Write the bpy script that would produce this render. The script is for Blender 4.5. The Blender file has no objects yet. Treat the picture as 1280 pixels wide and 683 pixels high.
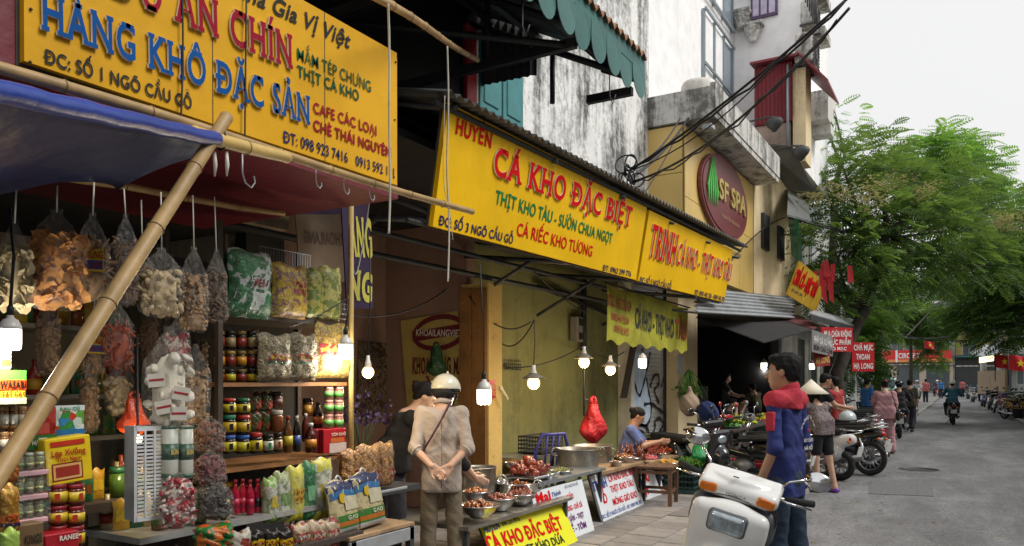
import bpy, math, random
import numpy as np
from mathutils import Vector, Matrix, Euler, noise as mnoise

random.seed(7)
SC = bpy.context.scene
COL = SC.collection
PI = math.pi
R_ = math.radians

# ------------------------------------------------------------------ camera
YAW = R_(30.7)
CAMZ = 1.5
FPX, CX, HY = 960.0, 640.0, 475.0
cam_d = bpy.data.cameras.new('camera')
cam_d.sensor_width = 36; cam_d.lens = 27
cam_d.shift_y = (HY - 341.5) / 1280
cam_d.clip_start = 0.05; cam_d.clip_end = 2000
cam = bpy.data.objects.new('camera', cam_d)
cam.location = (0, 0, CAMZ); cam.rotation_euler = (PI / 2, 0, YAW)
COL.objects.link(cam); SC.camera = cam

# ------------------------------------------------------------------ sky, sun, exposure
SUN_EL, SUN_AZ = R_(48), R_(75)        # azimuth measured from +Y towards +X
world = bpy.data.worlds.new('World'); SC.world = world; world.use_nodes = True
wn = world.node_tree; wn.nodes.clear()
wo = wn.nodes.new('ShaderNodeOutputWorld'); wb = wn.nodes.new('ShaderNodeBackground')
sk = wn.nodes.new('ShaderNodeTexSky'); sk.sky_type = 'NISHITA'; sk.sun_disc = False
sk.sun_elevation = SUN_EL; sk.sun_rotation = SUN_AZ
hs = wn.nodes.new('ShaderNodeHueSaturation'); hs.inputs['Saturation'].default_value = 0.12
wm = wn.nodes.new('ShaderNodeMix'); wm.data_type = 'RGBA'
wt = wn.nodes.new('ShaderNodeTexCoord'); wz = wn.nodes.new('ShaderNodeTexNoise')
wz.inputs['Scale'].default_value = 1.6; wz.inputs['Detail'].default_value = 4
wr = wn.nodes.new('ShaderNodeMapRange')
wr.inputs['To Min'].default_value = 7.3; wr.inputs['To Max'].default_value = 8.3
wc = wn.nodes.new('ShaderNodeCombineColor')
wn.links.new(wt.outputs['Generated'], wz.inputs['Vector'])
wn.links.new(wz.outputs['Fac'], wr.inputs['Value'])
for i in range(3): wn.links.new(wr.outputs['Result'], wc.inputs[i])
wn.links.new(sk.outputs[0], hs.inputs['Color'])
wm.inputs['Factor'].default_value = 0.9
wn.links.new(hs.outputs[0], wm.inputs[6]); wn.links.new(wc.outputs[0], wm.inputs[7])
wn.links.new(wm.outputs[2], wb.inputs['Color'])
wb.inputs['Strength'].default_value = 0.072
wn.links.new(wb.outputs[0], wo.inputs['Surface'])
sl = bpy.data.lights.new('sun', 'SUN'); sl.energy = 1.5; sl.angle = R_(25); sl.color = (1, 0.97, 0.92)
so = bpy.data.objects.new('sun', sl); COL.objects.link(so)
_sd = Vector((math.sin(SUN_AZ) * math.cos(SUN_EL), math.cos(SUN_AZ) * math.cos(SUN_EL), math.sin(SUN_EL)))
so.rotation_euler = _sd.to_track_quat('Z', 'Y').to_euler(); so.location = (5, 5, 20)
SC.view_settings.view_transform = 'Standard'; SC.view_settings.look = 'None'
SC.view_settings.exposure = 0.72; SC.view_settings.gamma = 1.0
SC.cycles.max_bounces = 7; SC.cycles.transparent_max_bounces = 16
SC.cycles.sample_clamp_indirect = 4

# ------------------------------------------------------------------ helpers
FV = Vector((-math.sin(YAW), math.cos(YAW), 0)); RV = Vector((math.cos(YAW), math.sin(YAW), 0))
def ray(px, py):
    return FV + RV * ((px - CX) / FPX) + Vector((0, 0, (HY - py) / FPX))
def at(px, py, X=None, Y=None, Z=None, d=None):
    """the point of the place seen at a pixel of the photograph, on a given plane"""
    r = ray(px, py)
    if X is not None: d = X / r.x
    elif Y is not None: d = Y / r.y
    elif Z is not None: d = (Z - CAMZ) / r.z
    return Vector((0, 0, CAMZ)) + r * d
INKK = .62
def h2l(h, k=1.):
    h = h.lstrip('#'); c = [int(h[i:i+2], 16) / 255 for i in (0, 2, 4)]
    return tuple(x / 12.92 if x <= .04045 else ((x + .055) / 1.055) ** 2.4 for x in c)

_M = {}
def mat(name, col, rough=.6, var=.2, scale=6., bump=.15, bscale=None, metal=0., spec=.5, dirt=0., emis=0., coat=0., alpha=1., rnd=0., trans=0.):
    """procedural principled material: colour varied by noise, fine relief, optional grime"""
    if name in _M: return _M[name]
    if isinstance(col, str): col = h2l(col)
    m = bpy.data.materials.new(name); m.use_nodes = True; _M[name] = m
    nt = m.node_tree; N, L = nt.nodes, nt.links
    b = N['Principled BSDF']
    b.inputs['Roughness'].default_value = rough; b.inputs['Metallic'].default_value = metal
    b.inputs['Specular IOR Level'].default_value = spec; b.inputs['Coat Weight'].default_value = coat
    b.inputs['Alpha'].default_value = alpha; b.inputs['Transmission Weight'].default_value = trans
    tc = N.new('ShaderNodeTexCoord')
    nz = N.new('ShaderNodeTexNoise'); nz.inputs['Scale'].default_value = scale; nz.inputs['Detail'].default_value = 5
    L.new(tc.outputs['Object'], nz.inputs['Vector'])
    ml = N.new('ShaderNodeMapRange'); ml.inputs['From Min'].default_value = .3; ml.inputs['From Max'].default_value = .7
    ml.inputs['To Min'].default_value = 1 - var; ml.inputs['To Max'].default_value = 1 + var * .6
    L.new(nz.outputs['Fac'], ml.inputs['Value'])
    mx = N.new('ShaderNodeMix'); mx.data_type = 'RGBA'; mx.blend_type = 'MULTIPLY'; mx.inputs['Factor'].default_value = 1
    mx.inputs[6].default_value = (*col, 1); L.new(ml.outputs['Result'], mx.inputs[7])
    out = mx.outputs[2]
    if rnd > 0:
        oi = N.new('ShaderNodeObjectInfo'); mr = N.new('ShaderNodeMapRange')
        mr.inputs['To Min'].default_value = 1 - rnd; mr.inputs['To Max'].default_value = 1 + rnd
        L.new(oi.outputs['Random'], mr.inputs['Value'])
        m2 = N.new('ShaderNodeMix'); m2.data_type = 'RGBA'; m2.blend_type = 'MULTIPLY'; m2.inputs['Factor'].default_value = 1
        L.new(out, m2.inputs[6]); L.new(mr.outputs['Result'], m2.inputs[7]); out = m2.outputs[2]
    if dirt > 0:
        n2 = N.new('ShaderNodeTexNoise'); n2.inputs['Scale'].default_value = scale * .35; n2.inputs['Detail'].default_value = 9
        n2.inputs['Roughness'].default_value = .7
        mp = N.new('ShaderNodeMapping'); mp.inputs['Scale'].default_value = (1, 1, .45)
        L.new(tc.outputs['Object'], mp.inputs['Vector']); L.new(mp.outputs[0], n2.inputs['Vector'])
        cr = N.new('ShaderNodeMapRange'); cr.inputs['From Min'].default_value = .5; cr.inputs['From Max'].default_value = .72
        cr.inputs['To Max'].default_value = dirt
        L.new(n2.outputs['Fac'], cr.inputs['Value'])
        m3 = N.new('ShaderNodeMix'); m3.data_type = 'RGBA'; L.new(cr.outputs['Result'], m3.inputs['Factor'])
        L.new(out, m3.inputs[6]); m3.inputs[7].default_value = (col[0] * .25 + .01, col[1] * .22 + .01, col[2] * .2 + .008, 1)
        out = m3.outputs[2]
    L.new(out, b.inputs['Base Color'])
    if bump > 0:
        bs = bscale or scale * 6
        n3 = N.new('ShaderNodeTexNoise'); n3.inputs['Scale'].default_value = bs; n3.inputs['Detail'].default_value = 4
        L.new(tc.outputs['Object'], n3.inputs['Vector'])
        bp = N.new('ShaderNodeBump'); bp.inputs['Strength'].default_value = bump; bp.inputs['Distance'].default_value = .6 / bs
        L.new(n3.outputs['Fac'], bp.inputs['Height']); L.new(bp.outputs[0], b.inputs['Normal'])
    if emis > 0:
        b.inputs['Emission Color'].default_value = (*col, 1); b.inputs['Emission Strength'].default_value = emis
    return m

def mat_print(name, cols, scale=14., rough=.35, stretch=(1, 1, 1), bump=.3, noise_=False, dist=.0):
    """printed packaging: hard-edged patches of several inks"""
    if name in _M: return _M[name]
    m = bpy.data.materials.new(name); m.use_nodes = True; _M[name] = m
    N, L = m.node_tree.nodes, m.node_tree.links; b = N['Principled BSDF']
    b.inputs['Roughness'].default_value = rough
    tc = N.new('ShaderNodeTexCoord'); mp = N.new('ShaderNodeMapping'); mp.inputs['Scale'].default_value = stretch
    L.new(tc.outputs['Object'], mp.inputs['Vector'])
    if noise_:
        t = N.new('ShaderNodeTexNoise'); t.inputs['Scale'].default_value = scale; t.inputs['Detail'].default_value = 2
        t.inputs['Distortion'].default_value = dist
        src = t.outputs['Fac']
    else:
        t = N.new('ShaderNodeTexVoronoi'); t.inputs['Scale'].default_value = scale
        sp = N.new('ShaderNodeSeparateColor'); L.new(t.outputs['Color'], sp.inputs[0]); src = sp.outputs[0]
    L.new(mp.outputs[0], t.inputs['Vector'])
    cr = N.new('ShaderNodeValToRGB'); cr.color_ramp.interpolation = 'CONSTANT'
    els = cr.color_ramp.elements
    n = len(cols)
    for i, c in enumerate(cols):
        p = (.25 + .5 * i / n) if noise_ and i else i / n
        e = els[i] if i < 2 else els.new(p)
        e.position = p; e.color = (*[q * INKK for q in h2l(c)], 1)
    L.new(src, cr.inputs[0]); L.new(cr.outputs[0], b.inputs['Base Color'])
    n3 = N.new('ShaderNodeTexNoise'); n3.inputs['Scale'].default_value = 35; n3.inputs['Detail'].default_value = 3
    n3.inputs['Distortion'].default_value = 1.5
    L.new(tc.outputs['Object'], n3.inputs['Vector'])
    bp = N.new('ShaderNodeBump'); bp.inputs['Strength'].default_value = bump; bp.inputs['Distance'].default_value = .02
    L.new(n3.outputs['Fac'], bp.inputs['Height']); L.new(bp.outputs[0], b.inputs['Normal'])
    return m

def film(name='clear_film', tint=(1, 1, 1), op=.3, rough=.18, bscale=22):
    """crinkled clear plastic"""
    if name in _M: return _M[name]
    m = bpy.data.materials.new(name); m.use_nodes = True; _M[name] = m
    N, L = m.node_tree.nodes, m.node_tree.links; b = N['Principled BSDF']; o = N['Material Output']
    b.inputs['Base Color'].default_value = (*tint, 1); b.inputs['Roughness'].default_value = rough
    b.inputs['Specular IOR Level'].default_value = 1.
    tr = N.new('ShaderNodeBsdfTransparent'); tr.inputs[0].default_value = (*tint, 1)
    ms = N.new('ShaderNodeMixShader')
    tc = N.new('ShaderNodeTexCoord'); n3 = N.new('ShaderNodeTexNoise'); n3.inputs['Scale'].default_value = bscale
    n3.inputs['Detail'].default_value = 4; n3.inputs['Distortion'].default_value = 2.
    L.new(tc.outputs['Object'], n3.inputs['Vector'])
    mr = N.new('ShaderNodeMapRange'); mr.inputs['From Min'].default_value = .45; mr.inputs['From Max'].default_value = .75
    mr.inputs['To Min'].default_value = op * .45; mr.inputs['To Max'].default_value = min(1, op * 2.2)
    L.new(n3.outputs['Fac'], mr.inputs['Value']); L.new(mr.outputs['Result'], ms.inputs[0])
    bp = N.new('ShaderNodeBump'); bp.inputs['Strength'].default_value = 1.; bp.inputs['Distance'].default_value = .03
    L.new(n3.outputs['Fac'], bp.inputs['Height']); L.new(bp.outputs[0], b.inputs['Normal'])
    L.new(tr.outputs[0], ms.inputs[1]); L.new(b.outputs[0], ms.inputs[2]); L.new(ms.outputs[0], o.inputs['Surface'])
    return m

def emit(name, col, s):
    if name in _M: return _M[name]
    m = bpy.data.materials.new(name); m.use_nodes = True; _M[name] = m
    b = m.node_tree.nodes['Principled BSDF']
    b.inputs['Base Color'].default_value = (*col, 1); b.inputs['Emission Color'].default_value = (*col, 1)
    b.inputs['Emission Strength'].default_value = s
    return m

def frame_from(z, up=Vector((0, 0, 1))):
    z = z.normalized()
    if abs(z.dot(up)) > .99: up = Vector((0, 1, 0))
    x = up.cross(z).normalized(); y = z.cross(x)
    return x, y, z

class MB:
    def __init__(s): s.v = []; s.f = []; s.sm = []; s.mi = []; s.cur = 0
    def add(s, vs, fs, smooth=False):
        o = len(s.v); s.v += [tuple(v) for v in vs]
        s.f += [tuple(o + i for i in f) for f in fs]; s.sm += [smooth] * len(fs); s.mi += [s.cur] * len(fs)
        return s
    def box(s, x0, x1, y0, y1, z0, z1, M=None):
        vs = [Vector((x, y, z)) for z in (z0, z1) for y in (y0, y1) for x in (x0, x1)]
        if M is not None: vs = [M @ v for v in vs]
        return s.add(vs, [(0, 2, 3, 1), (4, 5, 7, 6), (0, 1, 5, 4), (1, 3, 7, 5), (3, 2, 6, 7), (2, 0, 4, 6)])
    def cbox(s, c, size, b=.01, M=None):
        """box with chamfered edges"""
        hx, hy, hz = [q / 2 for q in size]; b = min(b, hx * .9, hy * .9, hz * .9)
        vs = []; idx = {}
        for sx in (-1, 1):
            for sy in (-1, 1):
                for sz in (-1, 1):
                    for a in range(3):
                        p = [sx * hx, sy * hy, sz * hz]
                        for k in range(3):
                            if k != a: p[k] -= (sx, sy, sz)[k] * b
                        idx[(sx, sy, sz, a)] = len(vs); vs.append(Vector(p) + Vector(c))
        if M is not None: vs = [M @ v for v in vs]
        fs = []
        S = [(-1, -1), (-1, 1), (1, 1), (1, -1)]
        for a in range(3):
            for sg in (-1, 1):
                q = []
                for t in S:
                    k = [0, 0, 0]; k[a] = sg; k[(a + 1) % 3] = t[0]; k[(a + 2) % 3] = t[1]
                    q.append(idx[(*k, a)])
                fs.append(q if sg < 0 else q[::-1])
        for a in range(3):
            b1, c1 = (a + 1) % 3, (a + 2) % 3
            for s1 in (-1, 1):
                for s2 in (-1, 1):
                    k0 = [0] * 3; k1 = [0] * 3
                    k0[a] = -1; k1[a] = 1; k0[b1] = k1[b1] = s1; k0[c1] = k1[c1] = s2
                    fs.append((idx[(*k0, b1)], idx[(*k1, b1)], idx[(*k1, c1)], idx[(*k0, c1)]))
        for sx in (-1, 1):
            for sy in (-1, 1):
                for sz in (-1, 1): fs.append(tuple(idx[(sx, sy, sz, a)] for a in range(3)))
        return s.add(vs, fs)
    def tube(s, pts, r, n=8, caps=True, smooth=True):
        pts = [Vector(p) for p in pts]
        rs = r if isinstance(r, (list, tuple)) else [r] * len(pts)
        vs, fs = [], []; px = None
        for i, p in enumerate(pts):
            t = (pts[min(i + 1, len(pts) - 1)] - pts[max(i - 1, 0)])
            if t.length < 1e-9: t = Vector((0, 0, 1))
            if px is None: x, y, z = frame_from(t)
            else:
                z = t.normalized(); x = (px - z * px.dot(z))
                x = x.normalized() if x.length > 1e-6 else frame_from(t)[0]; y = z.cross(x)
            px = x
            for k in range(n):
                a = 2 * PI * k / n; vs.append(p + (x * math.cos(a) + y * math.sin(a)) * rs[i])
        for i in range(len(pts) - 1):
            for k in range(n):
                a, b = i * n + k, i * n + (k + 1) % n
                fs.append((a, b, b + n, a + n))
        s.add(vs, fs, smooth)
        if caps:
            o = len(s.v) - len(vs)
            s.f.append(tuple(o + k for k in range(n))[::-1]); s.f.append(tuple(o + (len(pts) - 1) * n + k for k in range(n)))
            s.sm += [False] * 2; s.mi += [s.cur] * 2
        return s
    def lathe(s, prof, c=(0, 0, 0), n=16, M=None, smooth=True, sx=1, sy=1, jit=0):
        vs, fs = [], []; c = Vector(c)
        for (r, z) in prof:
            for k in range(n):
                a = 2 * PI * k / n; j = 1 + random.uniform(-jit, jit)
                v = Vector((r * math.cos(a) * sx * j, r * math.sin(a) * sy * j, z))
                vs.append((M @ v if M is not None else v) + c)
        for i in range(len(prof) - 1):
            for k in range(n):
                a, b = i * n + k, i * n + (k + 1) % n; fs.append((a, b, b + n, a + n))
        s.add(vs, fs, smooth)
        o = len(s.v) - len(vs)
        if prof[0][0] > 1e-4: s.f.append(tuple(o + k for k in range(n))[::-1]); s.sm.append(False); s.mi.append(s.cur)
        if prof[-1][0] > 1e-4:
            s.f.append(tuple(o + (len(prof) - 1) * n + k for k in range(n))); s.sm.append(False); s.mi.append(s.cur)
        return s
    def slab(s, q, t):
        """thick quad: q = 4 points, t = offset vector to the other face"""
        q = [Vector(p) for p in q]; t = Vector(t); w = [p + t for p in q]
        return s.add(q + w, [(0, 1, 2, 3), (7, 6, 5, 4), (0, 4, 5, 1), (1, 5, 6, 2), (2, 6, 7, 3), (3, 7, 4, 0)])
    def prism(s, poly, t):
        """extruded polygon of 3-D points by vector t"""
        n = len(poly); p = [Vector(a) for a in poly]; t = Vector(t)
        fs = [tuple(range(n)), tuple(range(2 * n - 1, n - 1, -1))] + [(i, i + n, (i + 1) % n + n, (i + 1) % n) for i in range(n)]
        return s.add(p + [a + t for a in p], fs)
    def grid(s, fn, nu, nv, smooth=True, closed=False):
        vs = [fn(i / nu, j / nv) for j in range(nv + 1) for i in range(nu + 1)]
        fs = [(j * (nu + 1) + i, j * (nu + 1) + i + 1, (j + 1) * (nu + 1) + i + 1, (j + 1) * (nu + 1) + i) for j in range(nv) for i in range(nu)]
        return s.add(vs, fs, smooth)
    def ball(s, c, r, n=10, M=None, jit=0.):
        c = Vector(c); rr = r if isinstance(r, (list, tuple)) else (r, r, r); vs, fs = [], []
        m = max(4, n // 2)
        for j in range(m + 1):
            t = PI * j / m
            for k in range(n):
                a = 2 * PI * k / n; q = 1 + random.uniform(-jit, jit)
                v = Vector((rr[0] * math.sin(t) * math.cos(a) * q, rr[1] * math.sin(t) * math.sin(a) * q, rr[2] * math.cos(t) * q))
                vs.append((M @ v if M is not None else v) + c)
        for j in range(m):
            for k in range(n):
                a, b = j * n + k, j * n + (k + 1) % n; fs.append((a, a + n, b + n, b))
        return s.add(vs, fs, True)
    def torus(s, c, R, r, axis=(0, 0, 1), n=20, m=8, sq=1.):
        x, y, z = frame_from(Vector(axis)); c = Vector(c); vs, fs = [], []
        for i in range(n):
            a = 2 * PI * i / n; e = x * math.cos(a) + y * math.sin(a)
            for j in range(m):
                b = 2 * PI * j / m; vs.append(c + e * (R + r * math.cos(b)) + z * (r * math.sin(b) * sq))
        for i in range(n):
            for j in range(m):
                a0 = i * m + j; a1 = i * m + (j + 1) % m; b0 = ((i + 1) % n) * m + j; b1 = ((i + 1) % n) * m + (j + 1) % m
                fs.append((a0, b0, b1, a1))
        return s.add(vs, fs, True)
    def mesh(s, name, mats):
        me = bpy.data.meshes.new(name); me.from_pydata([tuple(v) for v in s.v], [], s.f)
        for m in (mats if isinstance(mats, (list, tuple)) else [mats]): me.materials.append(m)
        me.polygons.foreach_set('use_smooth', s.sm); me.polygons.foreach_set('material_index', s.mi)
        me.update(); return me
    def build(s, name, mats, parent=None, loc=None, rot=None, W=False):
        """W: coordinates are world coordinates, shift them to the parent / own origin"""
        me = s.mesh(name, mats); o = bpy.data.objects.new(name, me); COL.objects.link(o)
        if parent is not None:
            o.parent = parent
            if W: me.transform(Matrix.Translation(parent_world(parent)).inverted()); me.update()
        if loc is not None: o.location = loc
        if rot is not None: o.rotation_euler = rot
        return o

def parent_world(p):
    v = Vector((0, 0, 0))
    while p is not None: v += p.location; p = p.parent
    return v
def link_mesh(me, name, parent=None, loc=None, rot=None, mats=None):
    o = bpy.data.objects.new(name, me); COL.objects.link(o); o.parent = parent
    if loc is not None: o.location = loc
    if rot is not None: o.rotation_euler = rot
    return o
def tag(o, label, cat, group=None):
    o['label'] = label; o['category'] = cat
    if group: o['group'] = group
    return o
def thing(name, label, cat, loc=(0, 0, 0), rz=0., group=None):
    o = bpy.data.objects.new(name, None); COL.objects.link(o); o.location = loc; o.rotation_euler = (0, 0, rz)
    o.empty_display_size = .1
    return tag(o, label, cat, group)
def struct(o): o['kind'] = 'structure'; return o
def stuff(o): o['kind'] = 'stuff'; return o
KIDS = {}
def kids(o): return [c for c in bpy.data.objects if c.parent == o]
def dup(root, loc=None, rz=None, label=None, mats=None, scale=None):
    """copy of a thing with copies of its parts; mats maps old material name -> new material"""
    def cp(o, par):
        c = o.copy(); COL.objects.link(c); c.parent = par
        if mats and o.type == 'MESH':
            for i, sl_ in enumerate(c.material_slots):
                if sl_.material and sl_.material.name in mats:
                    tg = mats[sl_.material.name]; sl_.link = 'OBJECT'; sl_.material = tg
        for k in o.children: cp(k, c)
        return c
    bpy.context.view_layer.update()
    r = cp(root, None)
    if loc is not None: r.location = loc
    if rz is not None: r.rotation_euler = (0, 0, rz)
    if label: r['label'] = label
    if scale: r.scale = (scale,) * 3
    return r

# ------------------------------------------------------------------ lettering
_cap = [None]
def text_mesh(s, off=.0, ext=.0, shear=0., slab=0., space=1.):
    cu = bpy.data.curves.new('lettering', 'FONT'); cu.body = s; cu.size = 1; cu.offset = off; cu.extrude = ext
    cu.shear = shear; cu.resolution_u = 4; cu.space_character = space; cu.fill_mode = 'BOTH' if ext > 0 else 'FRONT'
    ob = bpy.data.objects.new('t', cu); COL.objects.link(ob)
    dg = bpy.context.evaluated_depsgraph_get(); dg.update()
    me = bpy.data.meshes.new_from_object(ob.evaluated_get(dg))
    bpy.data.objects.remove(ob); bpy.data.curves.remove(cu)
    return me
def capheight():
    if _cap[0] is None:
        me = text_mesh('H'); _cap[0] = max(v.co.y for v in me.vertices); bpy.data.meshes.remove(me)
    return _cap[0]
def lettering(s, M, w, h, m, parent, off=.012, depth=.0, slab=0., shear=0., name='lettering', space=None, W=False):
    """one line of text laid in the plane of matrix M (x right, y up, z out): starts at its origin, w wide, caps h tall"""
    ch = capheight(); space = space or (1 + off * 2.5 + slab * 2)
    me = text_mesh(s.replace('Đ', 'D'), off, .0, shear, 0, space)
    if len(me.vertices) == 0: return None
    co = np.array([v.co[:] for v in me.vertices]); x0, x1 = co[:, 0].min(), co[:, 0].max()
    fs = [tuple(p.vertices) for p in me.polygons]; vs = [tuple(c) for c in co]
    for i_, c_ in enumerate(s):
        if c_ != 'Đ': continue
        m1 = text_mesh(s[:i_].replace('Đ', 'D') + 'D', off, 0, shear, 0, space); m2 = text_mesh('D', off, 0, shear, 0, space)
        xr = max(v.co.x for v in m1.vertices); wd = max(v.co.x for v in m2.vertices) - min(v.co.x for v in m2.vertices)
        o = len(vs); xl = xr - wd; yb = ch * .5 - .035 - off; yt = ch * .5 + .035 + off
        vs += [(xl - .09, yb, .0006), (xl + wd * .52, yb, .0006), (xl + wd * .52, yt, .0006), (xl - .09, yt, .0006)]; fs.append((o, o + 1, o + 2, o + 3))
        bpy.data.meshes.remove(m1); bpy.data.meshes.remove(m2)
    if slab > 0:      # slab serifs at the feet and heads of the letters
        segs = []
        for e in me.edges:
            a, b = co[e.vertices[0]], co[e.vertices[1]]
            if abs(a[1] - b[1]) < .006 and abs(a[0] - b[0]) > .03:
                for base, dr in ((-off, 1), (ch + off, -1)):
                    if abs(a[1] - base) < .02: segs.append((min(a[0], b[0]), max(a[0], b[0]), base, dr))
        for (a, b, y, dr) in segs:
            if b - a > .5: continue
            t = .085 * dr; e = slab; o = len(vs)
            vs += [(a - e, y, .0005), (b + e, y, .0005), (b + e, y + t, .0005), (a - e, y + t, .0005)]
            fs.append((o, o + 1, o + 2, o + 3) if dr > 0 else (o, o + 3, o + 2, o + 1))
    sx = w / (x1 - x0); sy = h / ch
    bpy.data.meshes.remove(me)
    V = [((v[0] - x0) * sx, v[1] * sy, v[2]) for v in vs]
    mb = MB()
    if depth > 0:
        top = [M @ Vector((a, b, depth + c)) for a, b, c in V]
        mb.add(top, fs)
        # side walls along border edges
        cnt = {}
        for f in fs:
            for i in range(len(f)):
                e = (f[i], f[(i + 1) % len(f)]); k = (min(e), max(e)); cnt.setdefault(k, []).append(e)
        bot = [M @ Vector((a, b, 0.001)) for a, b, c in V]
        n = len(top)
        mb.cur = 1 if isinstance(m, (list, tuple)) else 0
        mb.add(top + bot, [(es[0][1], es[0][0], es[0][0] + n, es[0][1] + n) for es in cnt.values() if len(es) == 1])
    else:
        mb.add([M @ Vector((a, b, .0015 + c)) for a, b, c in V], fs)
    o = mb.build(name, m, parent, W=W)
    return o
class Board:
    """a flat sign: origin bottom-left, ex right, ey up (unit vectors), en outward"""
    def __init__(s, bl, br, tl):
        s.o = Vector(bl); s.ex = (Vector(br) - s.o); s.w = s.ex.length; s.ex.normalize()
        t = Vector(tl) - s.o; s.en = s.ex.cross(t).normalized(); s.ey = s.en.cross(s.ex); s.h = t.dot(s.ey)
    def st(s, px, py):
        r = ray(px, py); c = Vector((0, 0, CAMZ)); k = (s.o - c).dot(s.en) / r.dot(s.en); p = c + r * k - s.o
        return p.dot(s.ex), p.dot(s.ey)
    def M(s, a, b, z=0., ang=0.):
        m = Matrix.Identity(4)
        ex = s.ex * math.cos(ang) + s.ey * math.sin(ang); ey = s.ey * math.cos(ang) - s.ex * math.sin(ang)
        for i in range(3): m[i][0] = ex[i]; m[i][1] = ey[i]; m[i][2] = s.en[i]; m[i][3] = (s.o + s.ex * a + s.ey * b + s.en * z)[i]
        return m
    def line(s, txt, p0, p1, hpx, m, parent, z=.004, **k):
        """text from pixel p0 to pixel p1 along its baseline, caps hpx pixels tall at p0"""
        a0, b0 = s.st(*p0); a1, b1 = s.st(*p1); _, bt = s.st(p0[0], p0[1] - hpx)
        return lettering(txt, s.M(a0, b0, z, math.atan2(b1 - b0, a1 - a0)), math.hypot(a1 - a0, b1 - b0), (bt - b0), m, parent, W=True, **k)
    def P(s, a, b, z=0.): return s.o + s.ex * a + s.ey * b + s.en * z
    def panel(s, t=.03, name='panel', m=None, parent=None):
        q = [s.P(0, 0), s.P(s.w, 0), s.P(s.w, s.h), s.P(0, s.h)]
        return MB().slab(q, -s.en * t).build(name, m, parent, W=True)

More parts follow.
